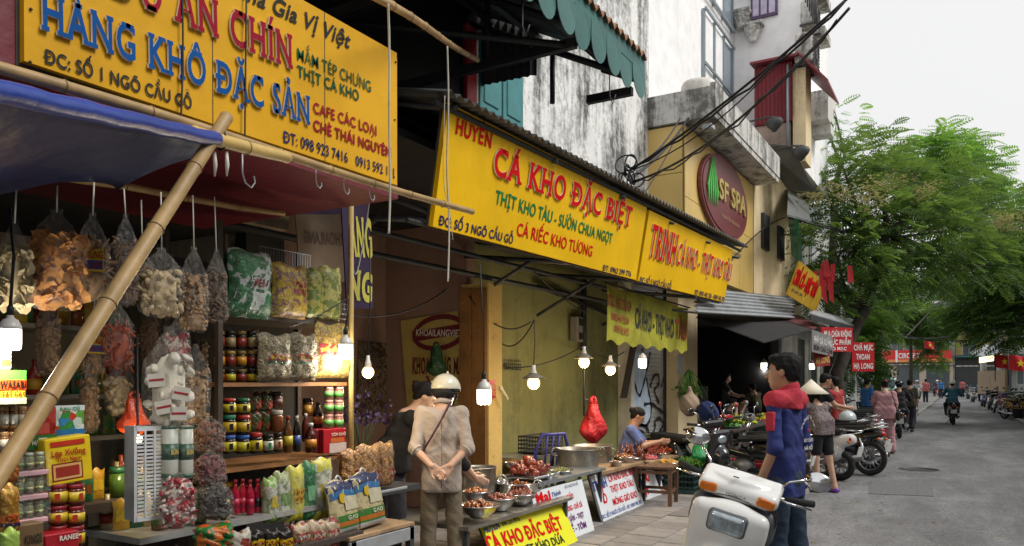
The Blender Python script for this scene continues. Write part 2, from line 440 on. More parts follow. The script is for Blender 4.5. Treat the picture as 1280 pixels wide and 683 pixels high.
# ------------------------------------------------------------------ smooth solids (signed distance -> surface nets)
def sdf_mesh(prims, h=.012, k=.02, wrinkle=0., wfreq=30., name='body'):
    """prims: ('c',p0,p1,r0,r1) tapered capsule; ('e',c,(rx,ry,rz)[,Matrix3]) ellipsoid; ('b',c,(hx,hy,hz),round[,Matrix3]) box;
       ('k',p0,n) cut away the side n points to; each may end with {'k':..}"""
    mn = np.array([1e9] * 3); mx = -mn
    for p in prims:
        if p[0] == 'c':
            for q, r in ((p[1], p[3]), (p[2], p[4])):
                mn = np.minimum(mn, np.array(q) - r); mx = np.maximum(mx, np.array(q) + r)
        elif p[0] in 'eb':
            r = max(p[2]) * (1.0 if p[0] == 'e' else 1.4); mn = np.minimum(mn, np.array(p[1]) - r); mx = np.maximum(mx, np.array(p[1]) + r)
    mn -= h * 3; mx += h * 3
    n = np.ceil((mx - mn) / h).astype(int) + 1
    ax = [mn[i] + h * np.arange(n[i]) for i in range(3)]
    D = np.full(n, 1.0, dtype=np.float32)
    for p in prims:
        kk = p[-1]['k'] if isinstance(p[-1], dict) else k
        if p[0] == 'k': continue
        if p[0] == 'c':
            a, b = np.array(p[1], float), np.array(p[2], float); ra, rb = p[3], p[4]; m = max(ra, rb) + kk + 3 * h
            lo, hi = np.minimum(a, b) - m, np.maximum(a, b) + m
        else:
            c = np.array(p[1], float); m = max(p[2]) * (1 if p[0] == 'e' else 1.5) + kk + 3 * h; lo, hi = c - m, c + m
        i0 = np.clip(np.floor((lo - mn) / h).astype(int), 0, n); i1 = np.clip(np.ceil((hi - mn) / h).astype(int) + 1, 0, n)
        X, Y, Z = np.meshgrid(ax[0][i0[0]:i1[0]], ax[1][i0[1]:i1[1]], ax[2][i0[2]:i1[2]], indexing='ij')
        if p[0] == 'c':
            ba = b - a; L2 = max(ba.dot(ba), 1e-9)
            t = np.clip(((X - a[0]) * ba[0] + (Y - a[1]) * ba[1] + (Z - a[2]) * ba[2]) / L2, 0, 1)
            d = np.sqrt((X - a[0] - t * ba[0]) ** 2 + (Y - a[1] - t * ba[1]) ** 2 + (Z - a[2] - t * ba[2]) ** 2) - (ra + (rb - ra) * t)
        else:
            q = [X - c[0], Y - c[1], Z - c[2]]
            Mx = p[-2] if isinstance(p[-1], dict) else p[-1]
            if isinstance(Mx, Matrix):
                R3 = np.array(Mx.transposed()); q = [R3[i, 0] * q[0] + R3[i, 1] * q[1] + R3[i, 2] * q[2] for i in range(3)]
            if p[0] == 'e':
                r = p[2]; k0 = np.sqrt((q[0] / r[0]) ** 2 + (q[1] / r[1]) ** 2 + (q[2] / r[2]) ** 2) + 1e-9
                k1 = np.sqrt((q[0] / r[0] ** 2) ** 2 + (q[1] / r[1] ** 2) ** 2 + (q[2] / r[2] ** 2) ** 2) + 1e-9
                d = k0 * (k0 - 1) / k1
            else:
                rr = p[3]; w = [np.abs(q[i]) - (p[2][i] - rr) for i in range(3)]
                d = np.sqrt(sum(np.maximum(a_, 0) ** 2 for a_ in w)) + np.minimum(np.maximum(np.maximum(w[0], w[1]), w[2]), 0) - rr
        S = D[i0[0]:i1[0], i0[1]:i1[1], i0[2]:i1[2]]
        hh = np.maximum(kk - np.abs(S - d), 0) / max(kk, 1e-6)
        D[i0[0]:i1[0], i0[1]:i1[1], i0[2]:i1[2]] = np.minimum(S, d) - hh * hh * kk * .25
    X, Y, Z = np.meshgrid(*ax, indexing='ij')
    if wrinkle > 0:
        f = wfreq
        rg = lambda q: (1 - np.abs(np.sin(q))) ** 1.5
        m1 = .5 + .5 * np.sin(5 * X + 8 * Z + 3 * Y + 1); m2 = .5 + .5 * np.sin(7 * Z - 6 * X + 2)
        w = .9 - 1.1 * rg(f * .5 * (X + .3 * Z) + 2 * np.sin(7 * Z + 5 * Y)) * m1 - 1.1 * rg(f * .55 * (Y - .4 * Z) + 1.7 * np.sin(8 * Z - 6 * X)) * m2 - rg(f * .6 * (Z + .55 * X + .3 * Y) + 2.2 * np.sin(9 * X + 3 * Y)) * (1 - m1 * .6)
        D += (wrinkle * w * .5).astype(np.float32)
    for p in prims:
        if p[0] == 'k':
            a, nn = np.array(p[1], float), np.array(p[2], float); nn = nn / np.linalg.norm(nn)
            D = np.maximum(D, (X - a[0]) * nn[0] + (Y - a[1]) * nn[1] + (Z - a[2]) * nn[2])
    ins = D < 0
    c8 = [ins[i:n[0] - 1 + i, j:n[1] - 1 + j, l:n[2] - 1 + l] for i in (0, 1) for j in (0, 1) for l in (0, 1)]
    sm = sum(c.astype(np.int8) for c in c8); act = (sm > 0) & (sm < 8)
    idx = np.full(act.shape, -1, dtype=np.int64); I = np.argwhere(act); idx[act] = np.arange(len(I))
    P = np.zeros((len(I), 3)); C = np.zeros(len(I))
    crn = [(i, j, l) for i in (0, 1) for j in (0, 1) for l in (0, 1)]
    for a in range(8):
        for b in range(a + 1, 8):
            df = np.array(crn[b]) - np.array(crn[a])
            if np.abs(df).sum() != 1: continue
            da = D[tuple((I + crn[a]).T)]; db = D[tuple((I + crn[b]).T)]
            x = (da < 0) != (db < 0); t = np.where(x, da / np.where(x, da - db, 1), 0)
            P += np.where(x[:, None], np.array(crn[a]) + t[:, None] * df, 0); C += x
    P = (P / C[:, None] + I) * h + mn
    F = []
    for axd in range(3):
        u, v = (axd + 1) % 3, (axd + 2) % 3
        sh = [slice(None)] * 3; s2 = [slice(None)] * 3; sh[axd] = slice(0, -1); s2[axd] = slice(1, None)
        cr = ins[tuple(sh)] != ins[tuple(s2)]; E = np.argwhere(cr); fl = ins[tuple(E.T)]
        ok = (E[:, u] > 0) & (E[:, v] > 0) & (E[:, u] < n[u] - 1) & (E[:, v] < n[v] - 1); E = E[ok]; fl = fl[ok]
        du = np.zeros(3, int); dv = np.zeros(3, int); du[u] = 1; dv[v] = 1
        q = np.stack([idx[tuple((E - du - dv).T)], idx[tuple((E - dv).T)], idx[tuple(E.T)], idx[tuple((E - du).T)]], 1)
        q[~fl] = q[~fl][:, ::-1]; F.append(q)
    F = np.concatenate(F)
    me = bpy.data.meshes.new(name); me.vertices.add(len(P)); me.vertices.foreach_set('co', P.astype(np.float32).ravel())
    me.loops.add(F.size); me.loops.foreach_set('vertex_index', F.ravel().astype(np.int32))
    me.polygons.add(len(F)); me.polygons.foreach_set('loop_start', np.arange(0, F.size, 4, dtype=np.int32))
    me.update(calc_edges=True); me.polygons.foreach_set('use_smooth', np.ones(len(F), bool))
    return me
def solid(prims, m, name, parent=None, **k):
    me = sdf_mesh(prims, name=name, **k); me.materials.append(m)
    o = bpy.data.objects.new(name, me); COL.objects.link(o); o.parent = parent
    return o
# ================================================================== SETTING
ZR = -0.10
def mat_asphalt():
    m = mat('asphalt', (.21, .212, .22), rough=.85, var=.18, scale=1.3, bump=0)
    N, L = m.node_tree.nodes, m.node_tree.links; b = N['Principled BSDF']
    src = b.inputs['Base Color'].links[0].from_socket
    tc = N.new('ShaderNodeTexCoord')
    v = N.new('ShaderNodeTexVoronoi'); v.inputs['Scale'].default_value = 70; L.new(tc.outputs['Object'], v.inputs['Vector'])
    mr = N.new('ShaderNodeMapRange'); mr.inputs['To Min'].default_value = .65; mr.inputs['To Max'].default_value = 1.45
    sp = N.new('ShaderNodeSeparateColor'); L.new(v.outputs['Color'], sp.inputs[0]); L.new(sp.outputs[1], mr.inputs['Value'])
    mx = N.new('ShaderNodeMix'); mx.data_type = 'RGBA'; mx.blend_type = 'MULTIPLY'; mx.inputs['Factor'].default_value = .8
    L.new(src, mx.inputs[6]); L.new(mr.outputs['Result'], mx.inputs[7])
    # stains and patched strips
    n = N.new('ShaderNodeTexNoise'); n.inputs['Scale'].default_value = .7; n.inputs['Detail'].default_value = 8; n.inputs['Roughness'].default_value = .72
    mp = N.new('ShaderNodeMapping'); mp.inputs['Scale'].default_value = (1.6, .45, 1)
    L.new(tc.outputs['Object'], mp.inputs['Vector']); L.new(mp.outputs[0], n.inputs['Vector'])
    cr = N.new('ShaderNodeMapRange'); cr.inputs['From Min'].default_value = .42; cr.inputs['From Max'].default_value = .66
    cr.inputs['To Min'].default_value = .66; cr.inputs['To Max'].default_value = 1.12
    L.new(n.outputs['Fac'], cr.inputs['Value'])
    m2 = N.new('ShaderNodeMix'); m2.data_type = 'RGBA'; m2.blend_type = 'MULTIPLY'; m2.inputs['Factor'].default_value = 1
    L.new(mx.outputs[2], m2.inputs[6]); L.new(cr.outputs['Result'], m2.inputs[7]); L.new(m2.outputs[2], b.inputs['Base Color'])
    vc = N.new('ShaderNodeTexVoronoi'); vc.feature = 'DISTANCE_TO_EDGE'; vc.inputs['Scale'].default_value = .8; nd = N.new('ShaderNodeTexNoise'); nd.inputs['Scale'].default_value = 2.5; nd.inputs['Detail'].default_value = 6
    va = N.new('ShaderNodeVectorMath'); va.operation = 'MULTIPLY_ADD'; va.inputs[1].default_value = (.9, .9, .9); L.new(nd.outputs['Color'], va.inputs[0]); L.new(tc.outputs['Object'], nd.inputs['Vector']); L.new(tc.outputs['Object'], va.inputs[2]); L.new(va.outputs[0], vc.inputs['Vector'])
    mc = N.new('ShaderNodeMapRange'); mc.inputs['From Max'].default_value = .012; mc.inputs['To Min'].default_value = .45; L.new(vc.outputs['Distance'], mc.inputs['Value'])
    m5 = N.new('ShaderNodeMix'); m5.data_type = 'RGBA'; m5.blend_type = 'MULTIPLY'; m5.inputs['Factor'].default_value = .8; L.new(m2.outputs[2], m5.inputs[6]); L.new(mc.outputs['Result'], m5.inputs[7]); L.new(m5.outputs[2], b.inputs['Base Color'])
    bp = N.new('ShaderNodeBump'); bp.inputs['Strength'].default_value = .6; bp.inputs['Distance'].default_value = .01
    L.new(sp.outputs[0], bp.inputs['Height']); L.new(bp.outputs[0], b.inputs['Normal'])
    return m
def mat_weather(name, base, dark, scale=.9, amt=.55, rough=.9, streak=3.5, lo=.40, hi=.6):
    """plaster with long vertical streaks of grime and flaked spots"""
    m = mat(name, base, rough=rough, var=.1, scale=3, bump=.3, bscale=30)
    N, L = m.node_tree.nodes, m.node_tree.links; b = N['Principled BSDF']; src = b.inputs['Base Color'].links[0].from_socket
    tc = N.new('ShaderNodeTexCoord'); mp = N.new('ShaderNodeMapping'); mp.inputs['Scale'].default_value = (streak, streak, .3)
    L.new(tc.outputs['Object'], mp.inputs['Vector'])
    n = N.new('ShaderNodeTexNoise'); n.inputs['Scale'].default_value = scale; n.inputs['Detail'].default_value = 10; n.inputs['Roughness'].default_value = .75
    L.new(mp.outputs[0], n.inputs['Vector'])
    n2 = N.new('ShaderNodeTexNoise'); n2.inputs['Scale'].default_value = .55; n2.inputs['Detail'].default_value = 5
    L.new(tc.outputs['Object'], n2.inputs['Vector'])
    n4 = N.new('ShaderNodeTexNoise'); n4.inputs['Scale'].default_value = 7; n4.inputs['Detail'].default_value = 8; n4.inputs['Roughness'].default_value = .8
    L.new(tc.outputs['Object'], n4.inputs['Vector'])
    a1 = N.new('ShaderNodeMath'); a1.operation = 'MULTIPLY_ADD'; a1.inputs[1].default_value = .55
    L.new(n2.outputs['Fac'], a1.inputs[0]); L.new(n.outputs['Fac'], a1.inputs[2])
    a2 = N.new('ShaderNodeMath'); a2.operation = 'MULTIPLY_ADD'; a2.inputs[1].default_value = .6
    L.new(n4.outputs['Fac'], a2.inputs[0]); L.new(a1.outputs[0], a2.inputs[2])
    mr = N.new('ShaderNodeMapRange'); mr.inputs['From Min'].default_value = lo + .575; mr.inputs['From Max'].default_value = hi + .575
    mr.inputs['To Max'].default_value = amt
    L.new(a2.outputs[0], mr.inputs['Value'])
    mx = N.new('ShaderNodeMix'); mx.data_type = 'RGBA'; L.new(mr.outputs['Result'], mx.inputs['Factor'])
    L.new(src, mx.inputs[6]); mx.inputs[7].default_value = (*dark, 1); L.new(mx.outputs[2], b.inputs['Base Color'])
    return m
def lin(name): return _M[name]

m_asph = mat_asphalt()
m_tile = mat('paving_tile', (.26, .24, .225), rough=.75, var=.25, scale=5, bump=.25, rnd=.28, dirt=.35)
m_kerb = mat('kerb_stone', (.3, .29, .27), rough=.85, var=.2, scale=4, bump=.3, rnd=.12, dirt=.5)
m_pav = mat('pavement_concrete', (.2, .19, .18), rough=.85, var=.25, scale=2, bump=.3, dirt=.4)
m_ochre = mat_weather('ochre_plaster', (.235, .235, .09), (.07, .068, .035), amt=.7, lo=.5, hi=.75, streak=2.)
m_yelpil = mat_weather('yellow_plaster', (.55, .38, .12), (.16, .09, .04), amt=.8, lo=.52, hi=.66, streak=2.5)
m_brownw = mat('brown_door_wood', (.22, .105, .03), rough=.6, var=.35, scale=3, bump=.3)
m_pink = mat_weather('dim_pink_plaster', (.3, .19, .15), (.1, .07, .05), amt=.6, lo=.5, hi=.7)
m_greyw = mat_weather('dim_grey_plaster', (.27, .25, .2), (.08, .075, .06), amt=.6, lo=.48, hi=.7)
m_black = mat('plain_black', (.012, .012, .013), rough=.8, var=.3)  # general black; on the cafe walls and ceiling it paints in the interior's darkness
m_dark = mat('dark_steel', (.04, .042, .045), rough=.55, var=.3, scale=8, bump=.2)
m_darkw = mat('dark_timber', (.055, .04, .03), rough=.8, var=.3, scale=5)
m_weath = mat_weather('weathered_white_plaster', (.84, .84, .82), (.05, .05, .047), amt=.92, lo=.415, hi=.61, streak=2.4)
m_white = mat_weather('white_wall_paint', (.92, .92, .93), (.5, .5, .5), amt=.25, lo=.55, hi=.8)
m_sfy = mat('yellow_cladding', (.72, .5, .16), rough=.35, var=.08, scale=1.5, bump=.03, dirt=.25)
m_cream = mat_weather('cream_wall', (.76, .62, .38), (.25, .17, .1), amt=.6, lo=.55, hi=.75)
m_conc = mat_weather('stained_concrete', (.62, .61, .58), (.1, .095, .085), amt=.9, lo=.46, hi=.62, streak=4)
m_zinc = mat('zinc_sheet', (.42, .44, .46), rough=.45, var=.2, scale=4, bump=.1, metal=.35, dirt=.35)
m_zincd = mat('old_dark_sheet', (.11, .115, .11), rough=.6, var=.35, scale=3, bump=.2, metal=.2, dirt=.4)
m_teal = mat('teal_shutter_paint', (.05, .23, .24), rough=.5, var=.15, scale=5, bump=.1, dirt=.2)
m_tealaw = mat('green_scallop_sheet', (.035, .145, .13), rough=.5, var=.25, scale=3, bump=.1, dirt=.3)
m_red = mat('red_sheet_paint', (.20, .025, .035), rough=.5, var=.2, scale=3, bump=.1, dirt=.2)
m_soffit = mat('red_soffit_paint', (.15, .008, .02), rough=.5, var=.2, scale=2, bump=.1, dirt=.3)
m_glass = mat('window_glass', (.25, .32, .38), rough=.08, var=.1, bump=0, spec=1.)
m_alu = mat('grey_steel_frame', (.28, .33, .36), rough=.45, var=.1, metal=.3, bump=0)

# ---- ground sheet, road, pavement
g = MB().box(-400, 400, -60, 500, -1.2, -.14).build('ground', m_pav); struct(g)
rd = MB().box(-1.95, 30, -40, 420, -.138, ZR).build('road', m_asph); struct(rd)
cs = MB().box(-120, -1.95, 93, 112, -.138, ZR).build('cross_road', m_asph); struct(cs)
pv = MB().box(-12, -2.07, -10, 93, -.13, -.012).build('pavement', m_pav); struct(pv)
# picked-apart paving tiles near the stalls
tm = MB().cbox((0, 0, -.02), (.388, .388, .05), .005).mesh('paving_tile', m_tile)
for i in range(7):
    for j in range(34):
        x = -2.27 - i * .4; y = 3.4 + j * .4 + (.2 if i % 2 else 0)
        t = link_mesh(tm, 'paving_tile', pv, (x, y, -.003 + random.uniform(-.004, .004)), (random.uniform(-.012, .012), random.uniform(-.012, .012), random.uniform(-.01, .01)))
km = MB().cbox((0, 0, -.065), (.13, .98, .14), .012).mesh('kerb_stone', m_kerb)
for j in range(60):
    link_mesh(km, 'kerb_stone', pv, (-2.0, -1 + j * 1.0, 0), (0, random.uniform(-.01, .01), random.uniform(-.006, .006)))
# right-hand pavement, kerb slanting towards the far crossing
rp = MB(); rp.prism([(2.1, 20, -.13), (30, 20, -.13), (30, 92, -.13), (-.2, 92, -.13), (1.2, 60, -.13)], (0, 0, .125)).build('right_pavement', m_pav)
rp_o = bpy.data.objects['right_pavement']; struct(rp_o)
kr = [Vector((2.1, 20, 0)), Vector((1.2, 60, 0)), Vector((-.2, 92, 0))]
for a, b in zip(kr[:-1], kr[1:]):
    n = int((b - a).length / 1.6); ang = math.atan2((b - a).x, (b - a).y)
    for k in range(n):
        p = a + (b - a) * ((k + .5) / n); o = link_mesh(km, 'kerb_stone', rp_o, (p.x - .06, p.y, 0.003), (0, 0, -ang)); o.scale = (1.2, 1.6, 1)
m_line = mat('worn_line_paint', (.5, .5, .48), rough=.8, var=.5, scale=14, dirt=.8)
ln = MB()
for y in (44.,): ln.slab([(-.9, y, ZR + .004), (.7, y + .3, ZR + .004), (.7, y + .5, ZR + .004), (-.9, y + .2, ZR + .004)], (0, 0, .003))
ln.slab([(-1.2, 30, ZR + .004), (-.6, 30, ZR + .004), (-.6, 30.15, ZR + .004), (-1.2, 30.15, ZR + .004)], (0, 0, .003))
struct(ln.build('road_marking', m_line))
# hole covers and asphalt patches
pt = MB(); pt.slab([(-1.2, 11.8, ZR + .004), (-.4, 12, ZR + .004), (-.5, 13.6, ZR + .004), (-1.3, 13.2, ZR + .004)], (0, 0, .003))
struct(pt.build('asphalt_patch', mat('fresh_asphalt', (.155, .155, .16), rough=.9, var=.3, scale=20, bump=.5)))

mh = MB().lathe([(.33, ZR + .001), (.33, ZR + .006), (.3, ZR + .006), (.3, ZR + .003), (0, ZR + .003)], (-.75, 15.5, 0), 28).build('manhole_cover', m_dark); tag(mh, 'round dark iron manhole cover in the road beyond the white scooter', 'manhole cover')
# leaves and litter on the road, drain covers
lit = MB()
for i in range(420):
    x = -1.9 + abs(random.gauss(0, 1.0)) * 1.2; y = random.uniform(5, 30); a = random.uniform(0, PI); s = random.uniform(.01, .035)
    c = Vector((x, y, ZR + .006)); e = Vector((math.cos(a), math.sin(a), random.uniform(-.1, .3))) * s; f = Vector((-math.sin(a), math.cos(a), .1)) * s * .6
    lit.add([c - e, c + f, c + e, c - f], [(0, 1, 2, 3)])
for i in range(160):
    x = random.uniform(-3.2, -2.1); y = random.uniform(5, 13); a = random.uniform(0, PI); s = random.uniform(.006, .018)
    c = Vector((x, y, .03)); e = Vector((math.cos(a), math.sin(a), .1)) * s; f = Vector((-math.sin(a), math.cos(a), .1)) * s * .5
    lit.add([c - e, c + f, c + e, c - f], [(0, 1, 2, 3)])
stuff(lit.build('leaf_litter', mat('litter_leaf', (.25, .18, .08), var=.6, scale=2, rnd=.3)))

# ---- ribbed sheet helper: strips along u, ribs along v
def ribbed(p0, p1, p2, p3, n, amp, m, name, parent=None, nrm=(0, 0, 1), sh='sin', t=.0, W=True, seg=4):
    """sheet p0-p1 (ribbed direction) to p3-p2; n ribs"""
    p0, p1, p2, p3 = [Vector(p) for p in (p0, p1, p2, p3)]; nr = Vector(nrm); mb = MB(); N = n * seg
    def f(u, v):
        a = p0.lerp(p1, u).lerp(p3.lerp(p2, u), v); w = math.sin(u * n * 2 * PI)
        if sh == 'sq': w = max(-1, min(1, w * 2.5))
        return a + nr * amp * w
    mb.grid(f, N, 1, smooth=(sh == 'sin'))
    if t: mb.grid(lambda u, v: f(1 - u, v) - nr * t, N, 1, smooth=(sh == 'sin'))
    return mb.build(name, m, parent, W=W)

# ================================================================== LEFT ROW OF BUILDINGS
# -- first building: open shop front, dark interior
b1 = thing('shop_building', 'dark open shop building behind the big yellow sign and hanging dried goods', 'building', (-5.2, 1.5, 0))
w = MB(); w.box(-6.45, -6.3, -3, 4.1, 0, 3.0).build('back_wall', m_greyw, b1, W=True)
MB().box(-6.3, -4.9, 3.95, 4.06, 0, 3.0).build('side_wall', m_greyw, b1, W=True)
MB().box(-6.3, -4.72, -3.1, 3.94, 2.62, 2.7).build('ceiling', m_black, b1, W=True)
MB().box(-6.3, -3.2, -3.15, -3.02, 0, 3.3).build('end_wall', m_greyw, b1, W=True)
MB().box(-4.86, -4.7, -3, 4.4, 2.701, 9.5).build('upper_wall', mat_weather('beige_board', (.42, .35, .24), (.08, .06, .05), lo=.5, hi=.7), b1, W=True)
f_ = MB(); f_.box(-4.83, -4.71, 3.98, 4.36, 0, 2.62); f_.build('front_pier', m_black, b1, W=True)
MB().box(-5.15, -5.0, 1.95, 2.2, 0, 2.62).build('wall_strip', m_greyw, b1, W=True)
MB().box(-5.15, -5.0, .6, .95, 0, 2.62).build('wall_strip', m_greyw, b1, W=True)
# fascia and red soffit box carrying the big sign
MB().box(-4.7, -2.93, -1.4, 3.6, 2.58, 2.615).build('soffit', m_soffit, b1, W=True)
MB().box(-2.99, -2.935, -1.4, 3.6, 2.617, 3.42).build('sign_backing', m_soffit, b1, W=True)
MB().box(-4.7, -2.96, 3.55, 3.6, 2.617, 3.4).build('sign_side', m_soffit, b1, W=True)
# lattice screen of interlaced squares
lt = MB(); m_lat = mat('lattice_metal', (.28, .3, .28), rough=.6, var=.2)
for i in range(26):
    for j in range(22):
        if (abs((i % 9) - 4) + abs((j % 11) - 5)) > 5.2: continue
        y = .55 + i * .05; z = 1.55 + j * .05; lt.box(-4.96, -4.95, y + .006, y + .044, z + .006, z + .044)
lt.build('lattice', m_lat, b1, W=True)
b1['label'] = 'dark open shop building behind the big yellow and blue lettered sign'

# -- second and third bays
b2 = thing('market_building', 'yellow plastered two storey shophouse with a black streaked white upper wall', 'building', (-4.9, 8, 0))
MB().box(-6.2, -6.05, 4.1, 7.35, 0, 3.4).build('back_wall', m_pink, b2, W=True)
MB().box(-6.049, -4.87, 7.2, 7.36, 0, 3.29).build('dividing_wall', m_pink, b2, W=True)
MB().box(-6.049, -4.86, 4.1, 4.38, 0, 3.29).build('dividing_wall', m_pink, b2, W=True)
MB().box(-5.12, -4.95, 7.37, 11.75, 0, 3.4).build('olive_wall', m_ochre, b2, W=True)
p_ = thing_pil = MB(); p_.box(-4.86, -4.5, 7.08, 7.36, 0, 2.56); p_.build('pillar', m_yelpil, b2, W=True)
for k, (a, b) in enumerate([(-4.86, -4.70), (-4.69, -4.52)]):
    MB().box(a, b, 7.04, 7.078, 0, 2.5).build('door_leaf', m_brownw, b2, W=True)
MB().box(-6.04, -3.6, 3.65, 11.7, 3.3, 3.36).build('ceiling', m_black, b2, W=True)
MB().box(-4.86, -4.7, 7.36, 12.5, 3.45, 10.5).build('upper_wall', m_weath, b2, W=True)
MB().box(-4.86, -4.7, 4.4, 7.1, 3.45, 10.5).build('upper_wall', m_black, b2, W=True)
MB().box(-6.2, -4.87, 4.4, 12.5, 3.4, 10.4).build('upper_body', m_white, b2, W=True)
# white post, shutter opening, pier
MB().box(-4.95, -4.72, 11.75, 11.9, 0, 3.3).build('door_post', mat('white_post_paint', (.7, .66, .58), var=.2, dirt=.5, scale=4), b2, W=True)
MB().box(-4.72, -4.5, 13.46, 14.6, 0, 3.4).build('pier', m_cream, b2, W=True)
# graffiti shutter: slats with depth
sh_ = thing('roller_shutter', 'grey slatted roller shutter covered with black and pale blue graffiti', 'shutter', (-4.8, 12.7, 0))
m_slat = mat('shutter_slat', (.5, .51, .52), rough=.45, var=.12, scale=3, metal=.3, dirt=.35)
sm = MB().cbox((0, 0, 0), (.02, 1.5, .072), .012).mesh('slat', m_slat)
for k in range(42): link_mesh(sm, 'slat', sh_, (0, 0, .04 + k * .075))
MB().box(-.06, .02, -.8, -.752, 0, 3.2).build('guide_rail', m_zinc, sh_); MB().box(-.06, .02, .752, .7, 0, 3.2).build('guide_rail', m_zinc, sh_)
SHX = -4.775
def graffiti(pts, m, wd=.022, name='graffiti_line', X=SHX):
    P = [at(px, py, X=X) for px, py in pts]
    # smooth the polyline
    for _ in range(2):
        Q = [P[0]]
        for a, b in zip(P[:-1], P[1:]): Q += [a.lerp(b, .25), a.lerp(b, .75)]
        P = Q + [P[-1]]
    mb = MB(); vs = []
    for i, p in enumerate(P):
        t = (P[min(i + 1, len(P) - 1)] - P[max(i - 1, 0)]).normalized(); nn = Vector((0, -t.z, t.y)) * wd * (1 + .35 * math.sin(i * 1.3))
        vs += [p + nn, p - nn]
    mb.add(vs, [(2 * i, 2 * i + 1, 2 * i + 3, 2 * i + 2) for i in range(len(P) - 1)]); return mb.build(name, m, sh_, W=True)
m_gb = mat('black_spray', (.01, .01, .012), rough=.5, var=.1); m_gw = mat('pale_blue_spray', (.52, .66, .82), rough=.6, var=.25, scale=4)
mb = MB(); mb.prism([at(px, py, X=SHX - .004) for px, py in [(791, 440), (806, 442), (808, 480), (812, 500), (814, 520), (806, 533), (794, 528), (790, 480)]], (.002, 0, 0)); mb.build('graffiti_fill', m_gw, sh_, W=True)
for pts in [[(792, 470), (794, 482), (799, 498), (803, 486), (807, 470), (811, 452), (813, 440)], [(808, 472), (811, 492), (814, 502), (814, 522), (808, 534), (797, 528)],
            [(813, 484), (817, 470), (822, 467), (825, 474), (822, 484), (817, 487), (824, 504)], [(827, 484), (829, 474), (834, 470), (837, 478), (834, 488), (829, 490), (833, 512)],
            [(792, 534), (802, 540), (812, 548), (820, 536), (818, 526), (826, 522), (830, 532), (822, 542), (836, 538), (842, 524)],
            [(805, 506), (815, 504), (824, 512), (832, 518), (842, 516)], [(790, 520), (796, 530), (808, 532), (812, 542)],
            [(818, 548), (824, 556), (834, 544), (841, 554)], [(800, 556), (806, 546), (812, 560), (818, 550)], [(830, 526), (836, 532), (842, 536)]]:
    graffiti(pts, m_gb, .028)
# teal window shutters and red frame upstairs
dr = thing('window_shutters', 'teal panelled wooden shutters upstairs behind the corrugated roof edge', 'shutters', (-4.66, 7.6, 3.9))
for k in range(2):
    y0 = 7.12 + k * .5
    MB().cbox((-4.67, y0 + .24, 4.6), (.05, .47, 1.6), .008).build('shutter_leaf', m_teal, dr, W=True)
    for z0, z1 in ((3.95, 4.5), (4.6, 5.25)): MB().cbox((-4.64, y0 + .24, (z0 + z1) / 2), (.02, .31, z1 - z0), .009).build('panel', m_teal, dr, W=True)
MB().cbox((-4.66, 6.95, 4.5), (.06, .2, 1.7), .01).build('red_post', mat('red_post_paint', (.5, .03, .04)), dr, W=True)
MB().cbox((-4.66, 7.07, 4.5), (.05, .04, 1.7), .01).build('white_post', m_white, dr, W=True)

# corrugated strip roof over the two yellow signs
cr_ = thing('sign_roof', 'rusty grey corrugated sheet roof running above the two yellow sign boards', 'roof', (-3.2, 8.5, 3.6))
ribbed((-3.12, 4.4, 3.52), (-3.12, 12.9, 3.70), (-4.7, 12.9, 4.05), (-4.7, 4.4, 3.88), 76, .022, m_zincd, 'corrugated_sheet', cr_, t=.004)
mb = MB()
for y in [4.6, 6.2, 7.8, 9.4, 11, 12.6]: mb.tube([(-3.2, y, 3.48), (-4.7, y, 3.82)], .022, 6)
for x, z in ((-3.25, 3.47), (-4.0, 3.64)): mb.tube([(x, 4.4, z), (x, 12.9, z + .17)], .022, 6)
mb.build('roof_truss', m_dark, cr_, W=True)
mb = MB()
for y in [4.7, 7.2, 8.9, 11.0]:
    mb.tube([(-3.4, y, 2.7), (-4.9, y, 2.9)], .025, 4); mb.tube([(-3.4, y, 2.72), (-4.8, y, 3.3)], .02, 4); mb.tube([(-4.0, y, 2.8), (-4.9, y, 2.35)], .022, 4)
mb.tube([(-3.5, 4.4, 2.66), (-3.5, 12.5, 2.76)], .02, 6); mb.tube([(-4.3, 4.2, 2.75), (-4.4, 12, 2.8)], .025, 6); mb.tube([(-4.6, 3.6, 2.62), (-4.6, 11.5, 2.66)], .03, 6)
mb.build('sign_bracket', m_dark, cr_, W=True)
ribbed((-3.55, 7.4, 2.80), (-3.55, 12.2, 2.86), (-4.9, 12.2, 3.14), (-4.9, 7.4, 3.08), 40, .014, m_zincd, 'lower_sheet', cr_, t=.003)

# big canopy with green scallops, top centre
cp = thing('awning', 'high dark canopy with green scalloped metal edge over the shop front', 'awning', (-2.8, 5.5, 4.4))
CY0, CY1 = -1.0, 7.15
ribbed((-2.78, CY0, 4.62), (-2.78, CY1, 4.62), (-4.7, CY1, 5.6), (-4.7, CY0, 5.6), 62, .022, m_zincd, 'roof_sheet', cp, t=.01)
ribbed((-2.70, CY0, 4.66), (-2.70, CY1, 4.66), (-4.7, CY1, 5.68), (-4.7, CY0, 5.68), 62, .03, mat('old_tile', (.3, .15, .08), dirt=.6), 'tile_layer', cp, t=.02)
ribbed((-3.95, CY1 + .02, 4.75), (-5.0, CY1 + .02, 4.78), (-5.0, CY1 + .02, 5.75), (-3.95, CY1 + .02, 5.2), 11, .018, m_zincd, 'gable_sheet', cp, nrm=(0, 1, 0), sh='sq')
mb = MB()
for y in [0, 1.5, 3, 4.4, 5.8, 7.05]:
    mb.box(-4.7 if y < 7 else -3.3, -2.82, y - .03, y + .03, 4.28, 4.36); mb.tube([(-2.9, y, 4.5), (-4.7, y, 5.42)], .035, 4); mb.tube([(-3.7, y, 4.36), (-3.7, y, 4.9)], .03, 4)
